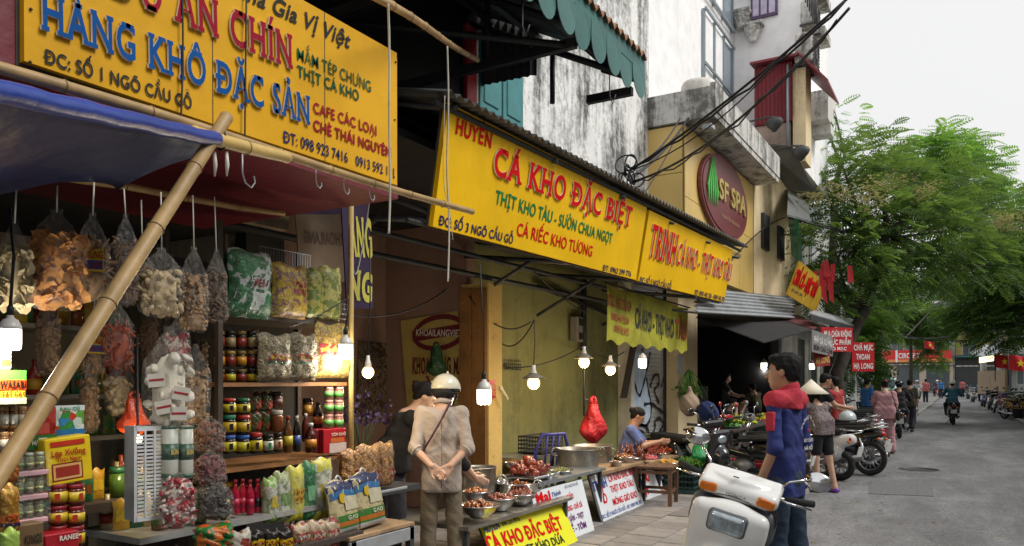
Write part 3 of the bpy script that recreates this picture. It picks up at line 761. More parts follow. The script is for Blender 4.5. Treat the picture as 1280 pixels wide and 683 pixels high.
for x, z in ((-3.2, 4.72), (-3.9, 5.08), (-4.5, 5.4)): mb.box(x - .03, x + .03, CY0, CY1, z, z + .05)
mb.tube([(-2.9, 5.8, 4.32), (-4.6, 4.2, 4.32)], .03, 4); mb.build('rafters', m_dark, cp, W=True)
MB().slab([(-2.73, CY0, 4.5), (-2.73, CY1, 4.5), (-2.73, CY1, 4.68), (-2.73, CY0, 4.68)], (-.03, 0, 0)).build('fascia', m_tealaw, cp, W=True)
MB().slab([(-2.74, CY1, 4.4), (-3.2, CY1, 4.62), (-3.2, CY1, 4.9), (-2.74, CY1, 4.7)], (0, .03, 0)).build('end_board', m_zincd, cp, W=True)
sp_ = [(-.16, .02), (-.16, -.1)] + [(.16 * math.cos(a), -.1 + .2 * math.sin(a)) for a in [PI + PI * k / 10 for k in range(1, 10)]] + [(.16, -.1), (.16, .02)]
scm = MB().prism([(0, a, b) for a, b in sp_], (-.006, 0, 0)).mesh('scallop', m_tealaw)
for k in range(26): link_mesh(scm, 'scallop', cp, (.075 + random.uniform(-.012, .01), CY1 - 5.5 - .16 - k * .315, .12), (0, random.uniform(-.1, .06), 0))
for py in (4.9, 6.5): MB().tube([(-2.82, py, 4.32), (-2.82, py, 4.1), (-2.79, py, 4.02), (-2.76, py, 4.1)], .006, 5).build('hook', m_dark, cp, W=True)

# -- SF SPA building
sf = thing('spa_building', 'glossy yellow clad projecting box of the spa with rust streaked white ledge above', 'building', (-4.4, 14.8, 0))
MB().box(-6, -4.08, 12.5, 17.2, 3.35, 5.78).build('cladding_body', mat('seam_dark', (.2, .14, .05)), sf, W=True)
def panelize(p0, eu, ev, nu, nv, w_, h_, nrm, m, par, gap=.012, t=.02):
    for i in range(nu):
        for j in range(nv):
            a = Vector(p0) + Vector(eu) * (i * w_ + gap / 2) + Vector(ev) * (j * h_ + gap / 2)
            u = Vector(eu) * (w_ - gap); v = Vector(ev) * (h_ - gap)
            MB().slab([a, a + u, a + u + v, a + v], Vector(nrm) * t).build('panel', m, par, W=True)
panelize((-4.08, 12.5, 3.37), (0, 1, 0), (0, 0, 1), 4, 2, 1.175, 1.2, (1, 0, 0), m_sfy, sf)
panelize((-4.72, 12.5, 3.37), (1, 0, 0), (0, 0, 1), 1, 3, .62, .8, (0, -1, 0), m_sfy, sf)
MB().box(-5.2, -3.55, 12.42, 17.4, 5.80, 5.9).build('ledge', m_conc, sf, W=True)
MB().box(-3.62, -3.53, 12.42, 17.4, 5.902, 6.35).build('parapet', m_conc, sf, W=True); MB().box(-4.9, -3.62, 12.42, 12.5, 5.902, 6.3).build('parapet', m_conc, sf, W=True)
MB().lathe([(.22, 0), (.3, .05), (.3, .5), (.27, .56), (.1, .6)], (-3.95, 12.9, 6.0), 18).build('water_drum', mat('rusty_drum', (.72, .7, .64), dirt=.7, scale=5), sf, W=True)
fl = MB().cbox((-3.7, 12.6, 5.68), (.18, .2, .1), .02); fl.build('flood_light', m_zinc, sf, W=True)
# side box (curved lower edge)
MB().box(-4.5, -4.15, 15.0, 17.0, 2.9, 3.349).build('lower_box', m_cream, sf, W=True)
# oval sign
ov = thing('oval_sign', 'oval maroon sign board reading SF SPA with green droplet leaf on yellow wall', 'sign', (-4.03, 14.75, 5.0))
OV = Board((-4.0, 13.0, 4.2), (-4.0, 16.5, 4.2), (-4.0, 13.0, 5.8))
def oval(cx, cz, rx, rz, x, t, m, name): return MB().prism([(x, cx + rx * math.cos(a), cz + rz * math.sin(a)) for a in [2 * PI * k / 40 for k in range(40)]], (t, 0, 0)).build(name, m, ov, W=True)
m_mar = mat('maroon_panel', (.17, .035, .04), rough=.4, var=.1, bump=.02)
oval(14.75, 4.98, 1.62, .76, -4.04, .06, mat('oval_rim', (.2, .05, .05)), 'rim'); oval(14.75, 4.98, 1.56, .70, -3.975, .012, m_mar, 'face')
m_gold = mat('brass_letter', (.62, .48, .16), rough=.35, metal=.4, var=.1)
MX = lambda y, z, x=-3.955: Matrix(((0, 0, 1, x), (1, 0, 0, y), (0, 1, 0, z), (0, 0, 0, 1)))
lettering('SF SPA', MX(14.1, 4.86), 1.95, .36, m_gold, ov, off=.02, depth=.03, W=True)
lettering('beauty & relaxation', MX(14.35, 4.55), 1.3, .09, mat('fade_gold', (.35, .2, .12)), ov, W=True)
for k in range(5):
    a = (k - 2) * .11
    MB().prism([(-3.95, 13.72 + a * .2, 5.5), (-3.95, 13.72 + a * 1.3 - .045, 4.95), (-3.95, 13.72 + a * 1.1, 4.66), (-3.95, 13.72 + a * 1.3 + .045, 4.95)], (.02, 0, 0)).build('droplet_leaf', mat('fresh_green', (.08, .5, .08)), ov, W=True)
sb = MB()
lettering('50 CAU GO - HOAN KIEM - HA NOI', MX(13.3, 4.02, -4.04), 2.8, .07, m_black, ov, W=True)
lettering('TEL 04 3926 2032', MX(13.4, 3.88, -4.04), 1.8, .07, m_black, ov, W=True)

# -- cream building next, with windows; corrugated awning over the dark cafe
cb = thing('cream_building', 'cream shophouse with small barred windows right of the oval sign', 'building', (-4.6, 20, 0))
MB().box(-9, -4.05, 17.25, 22.9, 3.2, 6.6).build('upper_wall', m_cream, cb, W=True)
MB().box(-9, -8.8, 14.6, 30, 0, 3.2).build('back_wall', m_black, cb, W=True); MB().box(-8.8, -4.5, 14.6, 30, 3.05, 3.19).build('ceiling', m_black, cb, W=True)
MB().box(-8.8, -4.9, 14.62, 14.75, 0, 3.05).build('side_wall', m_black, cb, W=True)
for y in (17.9, 19.6):
    o = MB().box(-4.049, -3.99, y, y + .6, 4.5, 5.3).build('window', m_dark, cb, W=True)
    mb = MB()
    for k in range(6): mb.tube([(-3.98, y + .05 + k * .1, 4.5), (-3.98, y + .05 + k * .1, 5.3)], .01, 4)
    mb.build('window_bars', m_dark, cb, W=True)
for y, z in ((20.5, 3.6), (20.9, 3.75)): MB().tube([(-3.95, y, z - .5), (-3.9, y, z), (-3.8, y + .3, z + .2)], .07, 8).build('pipe', m_zinc, cb, W=True)
MB().box(-8.79, -4.55, 22.5, 22.6, 0, 3.04).build('cross_wall', m_black, cb, W=True)  # black wall added so the far end of the cafe reads as deep shade
MB().box(-7.2, -7.1, 16, 20, 0, 2.6).build('inner_wall', mat_weather('brown_inner', (.09, .07, .05), (.03, .025, .02)), cb, W=True)
for y in (16.6, 17.7, 18.8): MB().box(-7.09, -7.05, y, y + .7, 1.1, 2.2).build('inner_window', m_glass, cb, W=True)
MB().box(-6.0, -5.8, 18.5, 18.7, 0, 3.0).build('column', mat('brown_column', (.3, .2, .12)), cb, W=True)
MB().box(-4.7, -4.5, 22.0, 22.4, 0, 3.2).build('column', m_dark, cb, W=True)
ca = thing('cafe_awning', 'long grey ribbed zinc awning over the open cafe front', 'awning', (-3.7, 14.6, 2.7))
A = [at(870, 391, X=-3.4), at(992, 398, X=-3.4), at(992, 372, X=-3.95), at(870, 359, X=-3.95)]
def rs(u, v):
    a = A[0].lerp(A[1], u).lerp(A[3].lerp(A[2], u), v); return a + Vector((.03 * math.sin(v * 7 * 2 * PI), 0, 0))
MB().grid(rs, 1, 56).grid(lambda u, v: rs(1 - u, v) - Vector((.008, 0, .004)), 1, 56).build('ribbed_sheet', m_zinc, ca, W=True)
MB().tube([A[0], A[1]], .02, 6).tube([A[0], A[0] + Vector((-1, 0, .15))], .02, 6).tube([A[1], A[1] + Vector((-1, 0, .15))], .02, 6).build('frame', m_dark, ca, W=True)

# -- tall white building behind, steel window frames
tw = thing('white_tower_house', 'tall bright white house with steel framed stair windows above the spa ledge', 'building', (-5, 16, 0))
MB().box(-10, -5.0, 12.52, 19.2, 5.95, 24).build('wall', m_white, tw, W=True)
def frame_rect(px0, px1, y0, y1, X, par, cols, rows):
    a = at(px0, y1, X=X); b = at(px1, y1, X=X)
    return a, b
for y0, y1, z0, z1 in ((16.55, 18.9, 7.2, 9.6), (16.55, 18.9, 10.0, 13.2)):
    for k in range(4):
        y = y0 + (y1 - y0) * k / 3; MB().box(-4.99, -4.93, y - .04, y + .04, z0, z1).build('frame_bar', m_alu, tw, W=True)
    for z in (z0, (z0 + z1) / 2, z1): MB().box(-4.928, -4.89, y0 - .04, y1 + .04, z - .03, z + .03).build('frame_bar', m_alu, tw, W=True)
    for k in range(3):
        ya = y0 + (y1 - y0) * k / 3 + .05; yb = ya + (y1 - y0) / 3 - .1
        MB().box(-4.995, -4.965, ya, yb, z0 + .05, z1 - .05).build('pane', m_glass if k == 2 else m_white, tw, W=True)
w2 = thing('ornate_house', 'tall white house with purple framed window and plaster capitals at top right', 'building', (-4.5, 21, 0))
MB().box(-10, -3.4, 19.21, 23.2, 6.61, 24).build('wall', m_white, w2, W=True)
# window facing the street mouth
YW = 19.18
wa, wb_ = at(939, 26, Y=YW), at(972, 19, Y=YW)
wf = MB().box(wa.x, wb_.x, YW - .05, YW + .03, wa.z, wa.z + 2.0).build('window', mat('plum_frame', (.13, .08, .16)), w2, W=True)
ww = (wb_.x - wa.x - .2) / 3
for k in range(3): MB().box(wa.x + .05 + k * (ww + .05), wa.x + .05 + k * (ww + .05) + ww, YW - .062, YW - .052, wa.z + .06, wa.z + 1.9).build('pane', mat('lilac_glass', (.55, .5, .68), rough=.2, emis=0), w2, W=True)
for px, py in ((926, 26), (941, 42)):
    c = at(px, py, Y=YW - .12)
    mb = MB(); mb.lathe([(.07, -.22), (.1, -.2), (.08, -.17), (.13, -.07), (.18, .02), (.15, .05), (.2, .1), (.22, .13), (.2, .16)], c, 12)
    for k in range(12):
        a = 2 * PI * k / 12; mb.ball(c + Vector((.17 * math.cos(a), .17 * math.sin(a), .02 + .06 * (k % 2))), .04, 6)
    mb.box(c.x - .24, c.x + .24, c.y - .2, c.y + .2, c.z + .16, c.z + .22); mb.build('capital', m_conc, w2, W=True)
for px, py in ((1010, 66), (1016, 96)):
    pass
def ac_unit(c, par_label, sc=1.):
    t = thing('air_conditioner', par_label, 'air conditioner', c)
    MB().cbox((0, 0, 0), (.35 * sc, .85 * sc, .6 * sc), .03).build('casing', m_conc, t)
    MB().torus((.18 * sc, .08 * sc, 0), .21 * sc, .02 * sc, (1, 0, 0), 16, 5).build('fan_ring', m_dark, t)
    mb = MB(); 
    for k in range(8): mb.box(.176 * sc, .19 * sc, -.4 * sc, .4 * sc, (-.26 + k * .07) * sc, (-.245 + k * .07) * sc)
    mb.build('grille', m_dark, t); MB().box(-.2 * sc, .2 * sc, -.4 * sc, -.36 * sc, -.36 * sc, -.3 * sc).box(-.2 * sc, .2 * sc, .36 * sc, .4 * sc, -.36 * sc, -.3 * sc).build('bracket', m_dark, t)
    return t
ac_unit(at(1009, 68, X=-3.2), 'air conditioner box on the white wall right of the red cabin roof', 1.1)
ac_unit(at(1013, 22, X=-3.2), 'air conditioner high on the white wall beside the small balcony', .9)
mb = MB()
for (px, py, w_, h_) in ((1022, 130, 1.2, .25), (1020, 145, .9, .5), (1016, 50, .9, .2), (1014, 0, 1.4, .2), (1022, 165, .5, .3)):
    c = at(px, py, X=-3.3); MB().box(-3.399, -2.95, c.y - w_ / 2, c.y + w_ / 2, c.z - h_ / 2, c.z + h_ / 2).build('balcony_ledge', m_conc, w2, W=True)
for k in range(7):
    c = at(1014, 20, X=-3.0); MB().tube([(-3.0, c.y - .7 + k * .23, c.z), (-3.0, c.y - .7 + k * .23, c.z + .9)], .015, 4).build('railing_bar', m_dark, w2, W=True)
# red cabin
rc = thing('red_cabin', 'dark red corrugated sheet cabin with lean-to roof on the white house', 'cabin', (-4, 18.5, 6.6))
YC = 18.4
c0, c1 = at(943, 158, Y=YC), at(990, 158, Y=YC); zt = at(943, 86, Y=YC).z
ribbed((c0.x, YC, c0.z), (c1.x, YC, c0.z), (c1.x, YC, zt), (c0.x, YC, zt), 9, .02, m_red, 'front_sheet', rc, nrm=(0, -1, 0), sh='sq')
MB().box(c0.x, c1.x, YC + .03, 19.2, c0.z, zt).build('side_sheet', m_red, rc, W=True)
MB().slab([(c0.x - .05, YC - .25, zt + .02), (c1.x + .15, YC - .25, zt + .02), (c1.x + .15, 19.3, zt + .12), (c0.x - .05, 19.3, zt + .12)], (0, 0, .05)).build('roof_sheet', m_red, rc, W=True)
MB().slab([(c1.x + .16, YC - .25, zt + .06), (c1.x + .8, YC - .2, zt - .7), (c1.x + .8, 19.9, zt - .7), (c1.x + .16, 19.9, zt + .06)], (0, 0, .06)).build('lean_to_roof', m_red, rc, W=True)
MB().box(c0.x, c1.x - .05, YC + .05, 19.2, c0.z - .85, c0.z - .01).build('brick_base', mat_weather('old_brick', (.4, .3, .25), (.12, .1, .08)), rc, W=True)
MB().box(c1.x + .0, c1.x + .28, YC + .1, 19.2, 6.5, zt - .15).build('cream_pillar', m_cream, rc, W=True)
MB().tube([(c1.x - .08, YC - .08, c0.z - .85), (c1.x - .08, YC - .08, zt - .1)], .03, 6).build('downpipe', m_alu, rc, W=True)
# dark awnings and swan-neck lamps
da = thing('dark_awning', 'dark sloping awning sheet below the red cabin', 'awning', (-3.6, 18.6, 6.0))
q = [at(945, 178, Y=18.0), at(990, 183, Y=18.0), at(1018, 238, Y=18.6), at(985, 236, Y=19.2)]
MB().slab(q, (0, .02, -.04)).build('sheet', m_zincd, da, W=True)
da2 = thing('second_dark_awning', 'smaller dark awning sheet between the cream building and the tree', 'awning', (-3.4, 21, 4.8)); da2.name = 'dark_awning.001'
q = [at(985, 236, X=-4.0), at(1010, 248, X=-3.9), at(1013, 276, X=-3.1), at(984, 268, X=-3.1)]
MB().slab(q, (0, .02, -.04)).build('sheet', m_zincd, da2, W=True)
for i, (px, py, l) in enumerate(((968, 152, 'dark heart shaped lamp on an arm under the red cabin'), (1001, 188, 'dark lamp on a long arm above the dark awning'))):
    t = thing('wall_lamp', l, 'lamp', at(px, py, Y=17.9))
    MB().tube([(0, 0, .1), (-.15, 0, .12), (-1.3, .3, .14)], .022, 6).build('arm', m_dark, t)
    MB().lathe([(.02, .12), (.16, .06), (.2, -.02), (.16, -.1), (.03, -.24)], (0, 0, 0), 8, sx=1, sy=.5).build('lamp_head', m_dark, t)

# -- further left houses behind the tree
def far_house(x0, x1, y0, y1, h, m, label, side='L', floors=3, face='x'):
    t = thing('town_house', label, 'building', ((x0 + x1) / 2, (y0 + y1) / 2, 0))
    MB().box(x0, x1, y0, y1, 0, h).build('wall', m, t, W=True)
    fh = h / floors; mg = mat('dim_window_glass', (.08, .1, .11), rough=.15, spec=.8, bump=0)
    mw_ = mat('house_frame', (.5, .48, .42))
    if face == 'x':
        X = x1 if side == 'L' else x0; s_ = 1 if side == 'L' else -1; n = max(2, int((y1 - y0) / 2.2))
        for f in range(floors):
            for k in range(n):
                y = y0 + (y1 - y0) * (k + .5) / n; z = f * fh + fh * .3
                fr = MB().box(min(X, X + s_ * .06), max(X, X + s_ * .06), y - .6, y + .6, z, z + fh * .55).build('window', mw_, t, W=True)
                MB().box(min(X + s_ * .061, X + s_ * .08), max(X + s_ * .061, X + s_ * .08), y - .5, y + .5, z + .08, z + fh * .55 - .08).build('pane', mg, t, W=True)
            if f: MB().box(min(X, X + s_ * .5), max(X, X + s_ * .5), y0 + .05, y1 - .05, f * fh - .08, f * fh + .05).build('balcony', m_conc, t, W=True)
    else:
        n = max(2, int((x1 - x0) / 2.4))
        for f in range(floors):
            for k in range(n):
                x = x0 + (x1 - x0) * (k + .5) / n; z = f * fh + fh * .3
                MB().box(x - .75, x + .75, y0 - .06, y0, z, z + fh * .58).build('window', mw_, t, W=True)
                MB().box(x - .66, x - .03, y0 - .08, y0 - .061, z + .08, z + fh * .58 - .08).build('pane', mg, t, W=True)
                MB().box(x + .03, x + .66, y0 - .08, y0 - .061, z + .08, z + fh * .58 - .08).build('pane', mg, t, W=True)
            if f:
                MB().box(x0 + .05, x1 - .05, y0 - .8, y0 - .001, f * fh - .1, f * fh + .05).build('balcony', m_conc, t, W=True)
                mb = MB()
                for k in range(int((x1 - x0) / .3)): mb.tube([(x0 + .1 + k * .3, y0 - .78, f * fh + .06), (x0 + .1 + k * .3, y0 - .78, f * fh + .9)], .02, 4)
                mb.box(x0 + .05, x1 - .05, y0 - .8, y0 - .76, f * fh + .9, f * fh + .95); mb.build('railing', m_dark, t, W=True)
    return t
m_g1 = mat_weather('grey_far_wall', (.38, .4, .4), (.15, .16, .16)); m_g2 = mat_weather('pale_far_wall', (.55, .55, .5), (.2, .2, .18)); m_y2 = mat_weather('yellow_far_wall', (.6, .46, .14), (.2, .15, .08))
far_house(-12, -4.4, 23.3, 30, 6.6, m_g2, 'low pale house hidden mostly behind the big street tree', floors=2)
far_house(-12, -4.6, 30.1, 42, 8.0, m_g1, 'grey house further up the left side behind the tree trunk')
far_house(-12, -4.8, 42.1, 47, 6.5, m_g2, 'low house at the far left end of the street')
far_house(5.2, 12, -22, 7.9, 6.8, m_g2, 'pale house across the street behind the viewpoint', side='R')
far_house(5.6, 12, 8, 37, 5, m_y2, 'yellow house across the street outside the right edge', side='R')
far_house(6.5, 14, 40, 60, 8.0, m_g1, 'grey house on the right side behind the flag stalls', side='R')
far_house(6.2, 14, 60.2, 91, 7.5, m_g2, 'pale house on the right side near the far crossing', side='R')
# end of the street: convenience store block
YE = 112.
eb = far_house(-14.5, -1.4, YE, YE + 10, 14, m_g1, 'grey flats closing the street above the red convenience store sign', floors=4, face='y')
far_house(-32, -14.6, YE + 1, YE + 10, 11, m_g2, 'pale block at the far left of the crossing', floors=3, face='y')
yh = far_house(-1.35, 4.5, YE + .5, YE + 10, 13, m_y2, 'yellow house beside the convenience store at the crossing', floors=4, face='y'); MB().box(-1.3, 4.5, YE - .2, YE + .4, 0, 4.6).build('dark_shop_front', m_dark, yh, W=True); MB().box(-1.3, 4.5, YE - 1.2, YE - .21, 4.3, 4.5).build('green_canopy', m_tealaw, yh, W=True)
far_house(4.6, 20, YE + 1, YE + 10, 12, m_g1, 'grey block at the far right of the crossing', floors=4, face='y')
MB().box(-13, -2, YE - 1.2, YE - .01, 9.6, 9.9).build('teal_fascia', m_teal, eb, W=True)
MB().box(-12, -2.5, YE - 1.0, YE - .01, 11.2, 11.5).build('white_fascia', m_white, eb, W=True)
MB().box(-14, -1.6, YE - .3, YE - .09, 0, 4.1).build('shop_front', mat('shop_beige', (.55, .45, .36)), eb, W=True)
for x in (-11.5, -8.0, -4.6): MB().box(x, x + 2.6, YE - .34, YE - .301, .1, 3.4).build('shop_glass', mat('dim_window_glass', (.1, .1, .1)), eb, W=True)
cs_ = thing('store_sign', 'long red and orange convenience store fascia sign reading CIRCLE K', 'sign', (-7, YE - 1, 4.5))
SGZ0, SGZ1 = at(1130, 453, Y=YE - 1).z, at(1130, 438, Y=YE - 1).z
m_sr = mat('store_red', (.72, .03, .03), rough=.4, var=.05, bump=0); m_so = mat('store_orange', (.85, .3, .1), rough=.4, var=.05, bump=0)
for px0, px1 in ((1091, 1119), (1121, 1158), (1160, 1190)):
    a, b = at(px0, 450, Y=YE - 1), at(px1, 450, Y=YE - 1)
    MB().box(a.x, b.x, YE - 1.0, YE - .5, SGZ0 + .35, SGZ1).build('red_panel', m_sr, cs_, W=True)
    MB().box(a.x, b.x, YE - 1.0, YE - .5, SGZ0, SGZ0 + .348).build('orange_strip', m_so, cs_, W=True)
a, b = at(1123, 448, Y=YE - 1.03), at(1145, 448, Y=YE - 1.03)
MXY = lambda x, y, z: Matrix(((1, 0, 0, x), (0, 0, -1, y), (0, 1, 0, z), (0, 0, 0, 1)))
lettering('CIRCLE K', MXY(a.x, YE - 1.03, a.z), (b.x - a.x) * 1.25, .62, m_white, cs_, off=.03, W=True)
a = at(1119.3, 450, Y=YE - 1); MB().box(a.x, a.x + .25, YE - 1.01, YE - .5, SGZ0, SGZ1).build('white_divider', m_white, cs_, W=True)
# ================================================================== SIGN BOARDS
m_sy = mat('amber_sign_sheet', (.76, .40, .010), rough=.55, spec=.2, var=.12, scale=1.5, bump=.08, bscale=2.2, dirt=.3)
m_sy2 = mat('yellow_sign_sheet', (.98, .58, .004), rough=.55, spec=.2, var=.1, scale=1.2, bump=.08, bscale=1.8, dirt=.22)
m_edge = mat('sign_edge', (.05, .04, .03)); m_wedge = mat('white_letter_edge', (.8, .75, .7), bump=0)
m_sred = mat('sign_red', (.66, .006, .01), rough=.7, spec=.1, var=.08, bump=0); m_smar = mat('sign_maroon', (.33, .012, .03), rough=.7, spec=.1, var=.1, bump=0)
m_sblu = mat('sign_blue', (.008, .085, .30), rough=.7, spec=.1, var=.12, bump=0); m_sgrn = mat('sign_green', (.01, .22, .07), rough=.7, spec=.1, var=.1, bump=0)
m_sdgr = mat('sign_dark_green', (.01, .10, .05), rough=.7, spec=.1, var=.1, bump=0)
m_snav = mat('sign_navy', (.01, .02, .10), rough=.7, spec=.1, var=.1, bump=0)
S1 = thing('shop_sign', 'big amber sign board with blue and maroon raised letters at top left', 'sign', (-2.9, 2.5, 2.64))
Bd = Board((-2.9, 1.47, 2.64), (-2.9, 3.555, 2.65), (-2.9, 1.47, 3.42))
Bd.panel(.03, 'panel', m_sy, S1)
MB().slab([Bd.P(-.012, -.012, -.031), Bd.P(Bd.w + .012, -.012, -.031), Bd.P(Bd.w + .012, Bd.h + .01, -.031), Bd.P(-.012, Bd.h + .01, -.031)], (-.015, 0, 0)).build('backing', m_edge, S1, W=True)
for k in (1, 2): 
    x = Bd.w * k / 3 + .1; MB().slab([Bd.P(x, 0, .0005), Bd.P(x + .004, 0, .0005), Bd.P(x + .004, Bd.h, .0005), Bd.P(x, Bd.h, .0005)], (.001, 0, 0)).build('seam', m_edge, S1, W=True)
Bd.line('Nhà Gia Vị Việt', (288, -8), (438, 62), 22, m_black, S1, off=.02, shear=.35)
Bd.line('ĐỒ ĂN CHÍN', (140, -6), (362, 86), 50, [m_smar, m_wedge], S1, off=.02, depth=.012, slab=.05)
Bd.line('HÀNG KHÔ ĐẶC SẢN', (51, 37), (384, 156), 47, [m_sblu, m_wedge], S1, off=.02, depth=.012, slab=.05)
Bd.line('ĐC: SỐ 1 NGÕ CẦU GỖ', (56, 79), (239, 137), 17, m_black, S1, off=.022)
Bd.line('MẮM TÉP CHƯNG', (371, 75), (463, 116), 15, m_sdgr, S1, off=.006)
Bd.line('THỊT CÁ KHO', (371, 96), (448, 127), 14, m_sdgr, S1, off=.018)
Bd.line('CAFE CÁC LOẠI', (391, 141), (470, 170), 13, m_smar, S1, off=.02)
Bd.line('CHÈ THÁI NGUYÊN', (391, 163), (488, 197), 13, m_smar, S1, off=.03)
Bd.line('ĐT: 098 923 7416', (354, 178), (434, 204), 14, m_snav, S1, off=.012)
Bd.line('0913 592 111', (444, 207), (492, 222), 12, m_snav, S1, off=.012)
for px, py in ((38, 12), (37, 78), (494, 78), (493, 150), (492, 222)):
    a, b = Bd.st(px, py); MB().ball(Bd.P(a, b, .004), .006, 6).build('screw', m_edge, S1, W=True)

S2 = thing('shop_sign', 'long yellow sign board with raised red letters CÁ KHO ĐẶC BIỆT', 'sign', (-3.3, 6.5, 2.65)); S2.name = 'shop_sign.001'
B2 = Board(at(541, 283, X=-3.4), at(795, 350, X=-3.4), at(566, 131, X=-3.25))
B2.panel(.04, 'panel', m_sy2, S2)
MB().slab([B2.P(-.015, -.015, -.041), B2.P(B2.w + .015, -.015, -.041), B2.P(B2.w + .015, B2.h + .01, -.041), B2.P(-.015, B2.h + .01, -.041)], -B2.en * .015).build('backing', m_edge, S2, W=True)
B2.line('HUYỀN', (569, 166), (613, 185), 19, m_sred, S2, off=.03, slab=.03)
B2.line('CÁ KHO ĐẶC BIỆT', (614, 217), (786, 284), 35, [m_sred, m_wedge], S2, off=.026, depth=.014, slab=.05)
B2.line('THỊT KHO TÀU - SƯỜN CHUA NGỌT', (618, 254), (764, 305), 17, m_sgrn, S2, off=.02)
B2.line('CÁ RIẾC KHO TƯƠNG', (645, 294), (739, 321), 16, m_sred, S2, off=.012)
B2.line('ĐC: SỐ 3 NGÕ CẦU GỖ', (548, 281), (640, 305), 12, m_snav, S2, off=.02)
B2.line('ĐT: 0962 299 776', (753, 338), (788, 346), 7, m_snav, S2, off=.02)
S3 = thing('shop_sign', 'yellow sign board starting TRINH hung after the longer yellow board', 'sign', (-3.3, 10.5, 2.7)); S3.name = 'shop_sign.002'
B3 = Board(at(793, 350, X=-3.4) + Vector((0, .12, 0)), at(905, 378, X=-3.4), at(806, 260, X=-3.25))
B3.panel(.04, 'panel', m_sy2, S3)
MB().slab([B3.P(-.015, -.015, -.041), B3.P(B3.w + .015, -.015, -.041), B3.P(B3.w + .015, B3.h + .01, -.041), B3.P(-.015, B3.h + .01, -.041)], -B3.en * .015).build('backing', m_edge, S3, W=True)
B3.line('TRINH', (809, 320), (841, 331), 42, [m_sred, m_wedge], S3, off=.02, depth=.014, slab=.03)
B3.line('CÁ KHO - THỊT KHO TÀU', (844, 330), (911, 352), 28, [m_sred, m_wedge], S3, off=.008, depth=.014, slab=.0, space=1.08)
B3.line('ĐC: SỐ 5 NGÕ CẦU GỖ', (799, 354), (838, 362), 8, m_snav, S3, off=.02)
B3.line('ĐT: 0903 442 326 - 0989 342 392', (868, 368), (905, 377), 6, m_snav, S3, off=.02)

# worn greenish cloth banner
S4 = thing('cloth_banner', 'worn yellow green cloth banner with faded black and red letters below the yellow signs', 'banner', (-3.8, 10, 2.1))
B4 = Board(at(759, 427, X=-3.75), at(860, 441, X=-3.75), at(756, 354, X=-3.75))
m_ban = mat('worn_yellow_cloth', (.42, .40, .03), rough=.7, var=.3, scale=5, bump=.3, dirt=.45)
def ban(u, v, o=0): return B4.P(u * B4.w, v * (B4.h) * (1 - .03 * math.sin(u * 9)) + (.03 * math.sin(u * 40) if v < .05 else 0), o + .006 * math.sin(u * 23 + v * 3) - .008)
MB().grid(lambda u, v: ban(u, v), 40, 8).grid(lambda u, v: ban(1 - u, v, -.004), 40, 8).build('cloth', m_ban, S4, W=True)
m_fr = mat('faded_red_print', (.4, .06, .03), rough=.8, var=.3, scale=20, dirt=.3); m_fk = mat('faded_black_print', (.05, .05, .04), rough=.8, var=.4, scale=20)
B4.line('ĐC SỐ 5 NGÕ CẦU GỖ', (759, 381), (789, 390), 13, m_fr, S4, off=.03); B4.line('0982.449.326', (764, 399), (786, 405), 8, m_fr, S4, off=.03)
B4.line('0989.342.392', (768, 414), (786, 419), 8, m_fr, S4, off=.03)
B4.line('CÁ KHO - THỊT KHO', (794, 409), (842, 422), 24, m_fk, S4, off=.03); B4.line('TÀU', (844, 422), (858, 425), 22, m_fr, S4, off=.04)
MB().tube([B4.P(-.05, B4.h + .01, -.01), B4.P(B4.w + .1, B4.h + .01, -.01)], .012, 6).build('batten', m_darkw, S4, W=True)

# boards standing on the pavement
m_wb = mat('white_board', (.74, .78, .82), rough=.45, var=.08, scale=3, bump=.03, dirt=.12); m_lem = mat('lemon_board', (.80, .80, .01), rough=.45, var=.06, scale=3, bump=.02, dirt=.08)
m_nav2 = mat('board_navy', (.02, .05, .3), bump=0); m_pur = mat('board_purple', (.15, .01, .16), bump=0)
def stand_board(name, label, bl, br, tl, m, idx):
    t = thing('pavement_board', label, 'sign board', (Vector(bl) + Vector(br)) / 2)
    B = Board(bl, br, tl); B.panel(.025, 'panel', m, t)
    MB().slab([B.P(-.01, -.01, -.026), B.P(B.w + .01, -.01, -.026), B.P(B.w + .01, B.h + .01, -.026), B.P(-.01, B.h + .01, -.026)], -B.en * .012).build('frame', m_edge, t, W=True)
    return t, B
t, B = stand_board('a', 'lemon yellow board lettered CÁ KHO ĐẶC BIỆT leaning below the steel bowls', (-3.10, 5.07, .0), (-3.12, 6.46, .0), (-3.3, 5.07, .385), m_lem, 0)
B.line('HUYỀN', (606, 667), (625, 660), 9, m_nav2, t, off=.035); B.line('096 229 9776', (628, 658), (650, 651), 5, m_snav, t)
B.line('CÁ KHO ĐẶC BIỆT', (611, 690), (704, 661), 20, m_sred, t, off=.03); B.line('CÁ THỊT KHO DỪA', (636, 700), (706, 678), 12, m_black, t, off=.02)
t, B = stand_board('b', 'white board with red Mai lettering partly behind the lemon yellow board', (-3.2, 5.95, 0), (-3.2, 7.0, 0), (-3.34, 5.95, .5), m_wb, 1)
B.line('Mai', (671, 630), (689, 625), 13, m_sred, t, off=.04); B.line('Thịnh', (690, 622), (701, 618), 6, m_nav2, t, shear=.3); B.line('SỐ 3 NGÕ CẦU GỖ', (706, 611), (722, 606), 3, m_snav, t)
B.line('THỊT QUAY CHẢO', (690, 632), (717, 623), 7, m_sred, t, off=.03); B.line('CHẢ RẮN DONG - CHẢ CÁ', (694, 645), (728, 633), 6.5, m_sred, t, off=.03)
B.line('CHẢ HẢI SẢN - THỊT', (697, 658), (730, 646), 7, m_pur, t, off=.03); B.line('CUA BỂ - TÔM', (700, 671), (733, 659), 8, m_pur, t, off=.03)
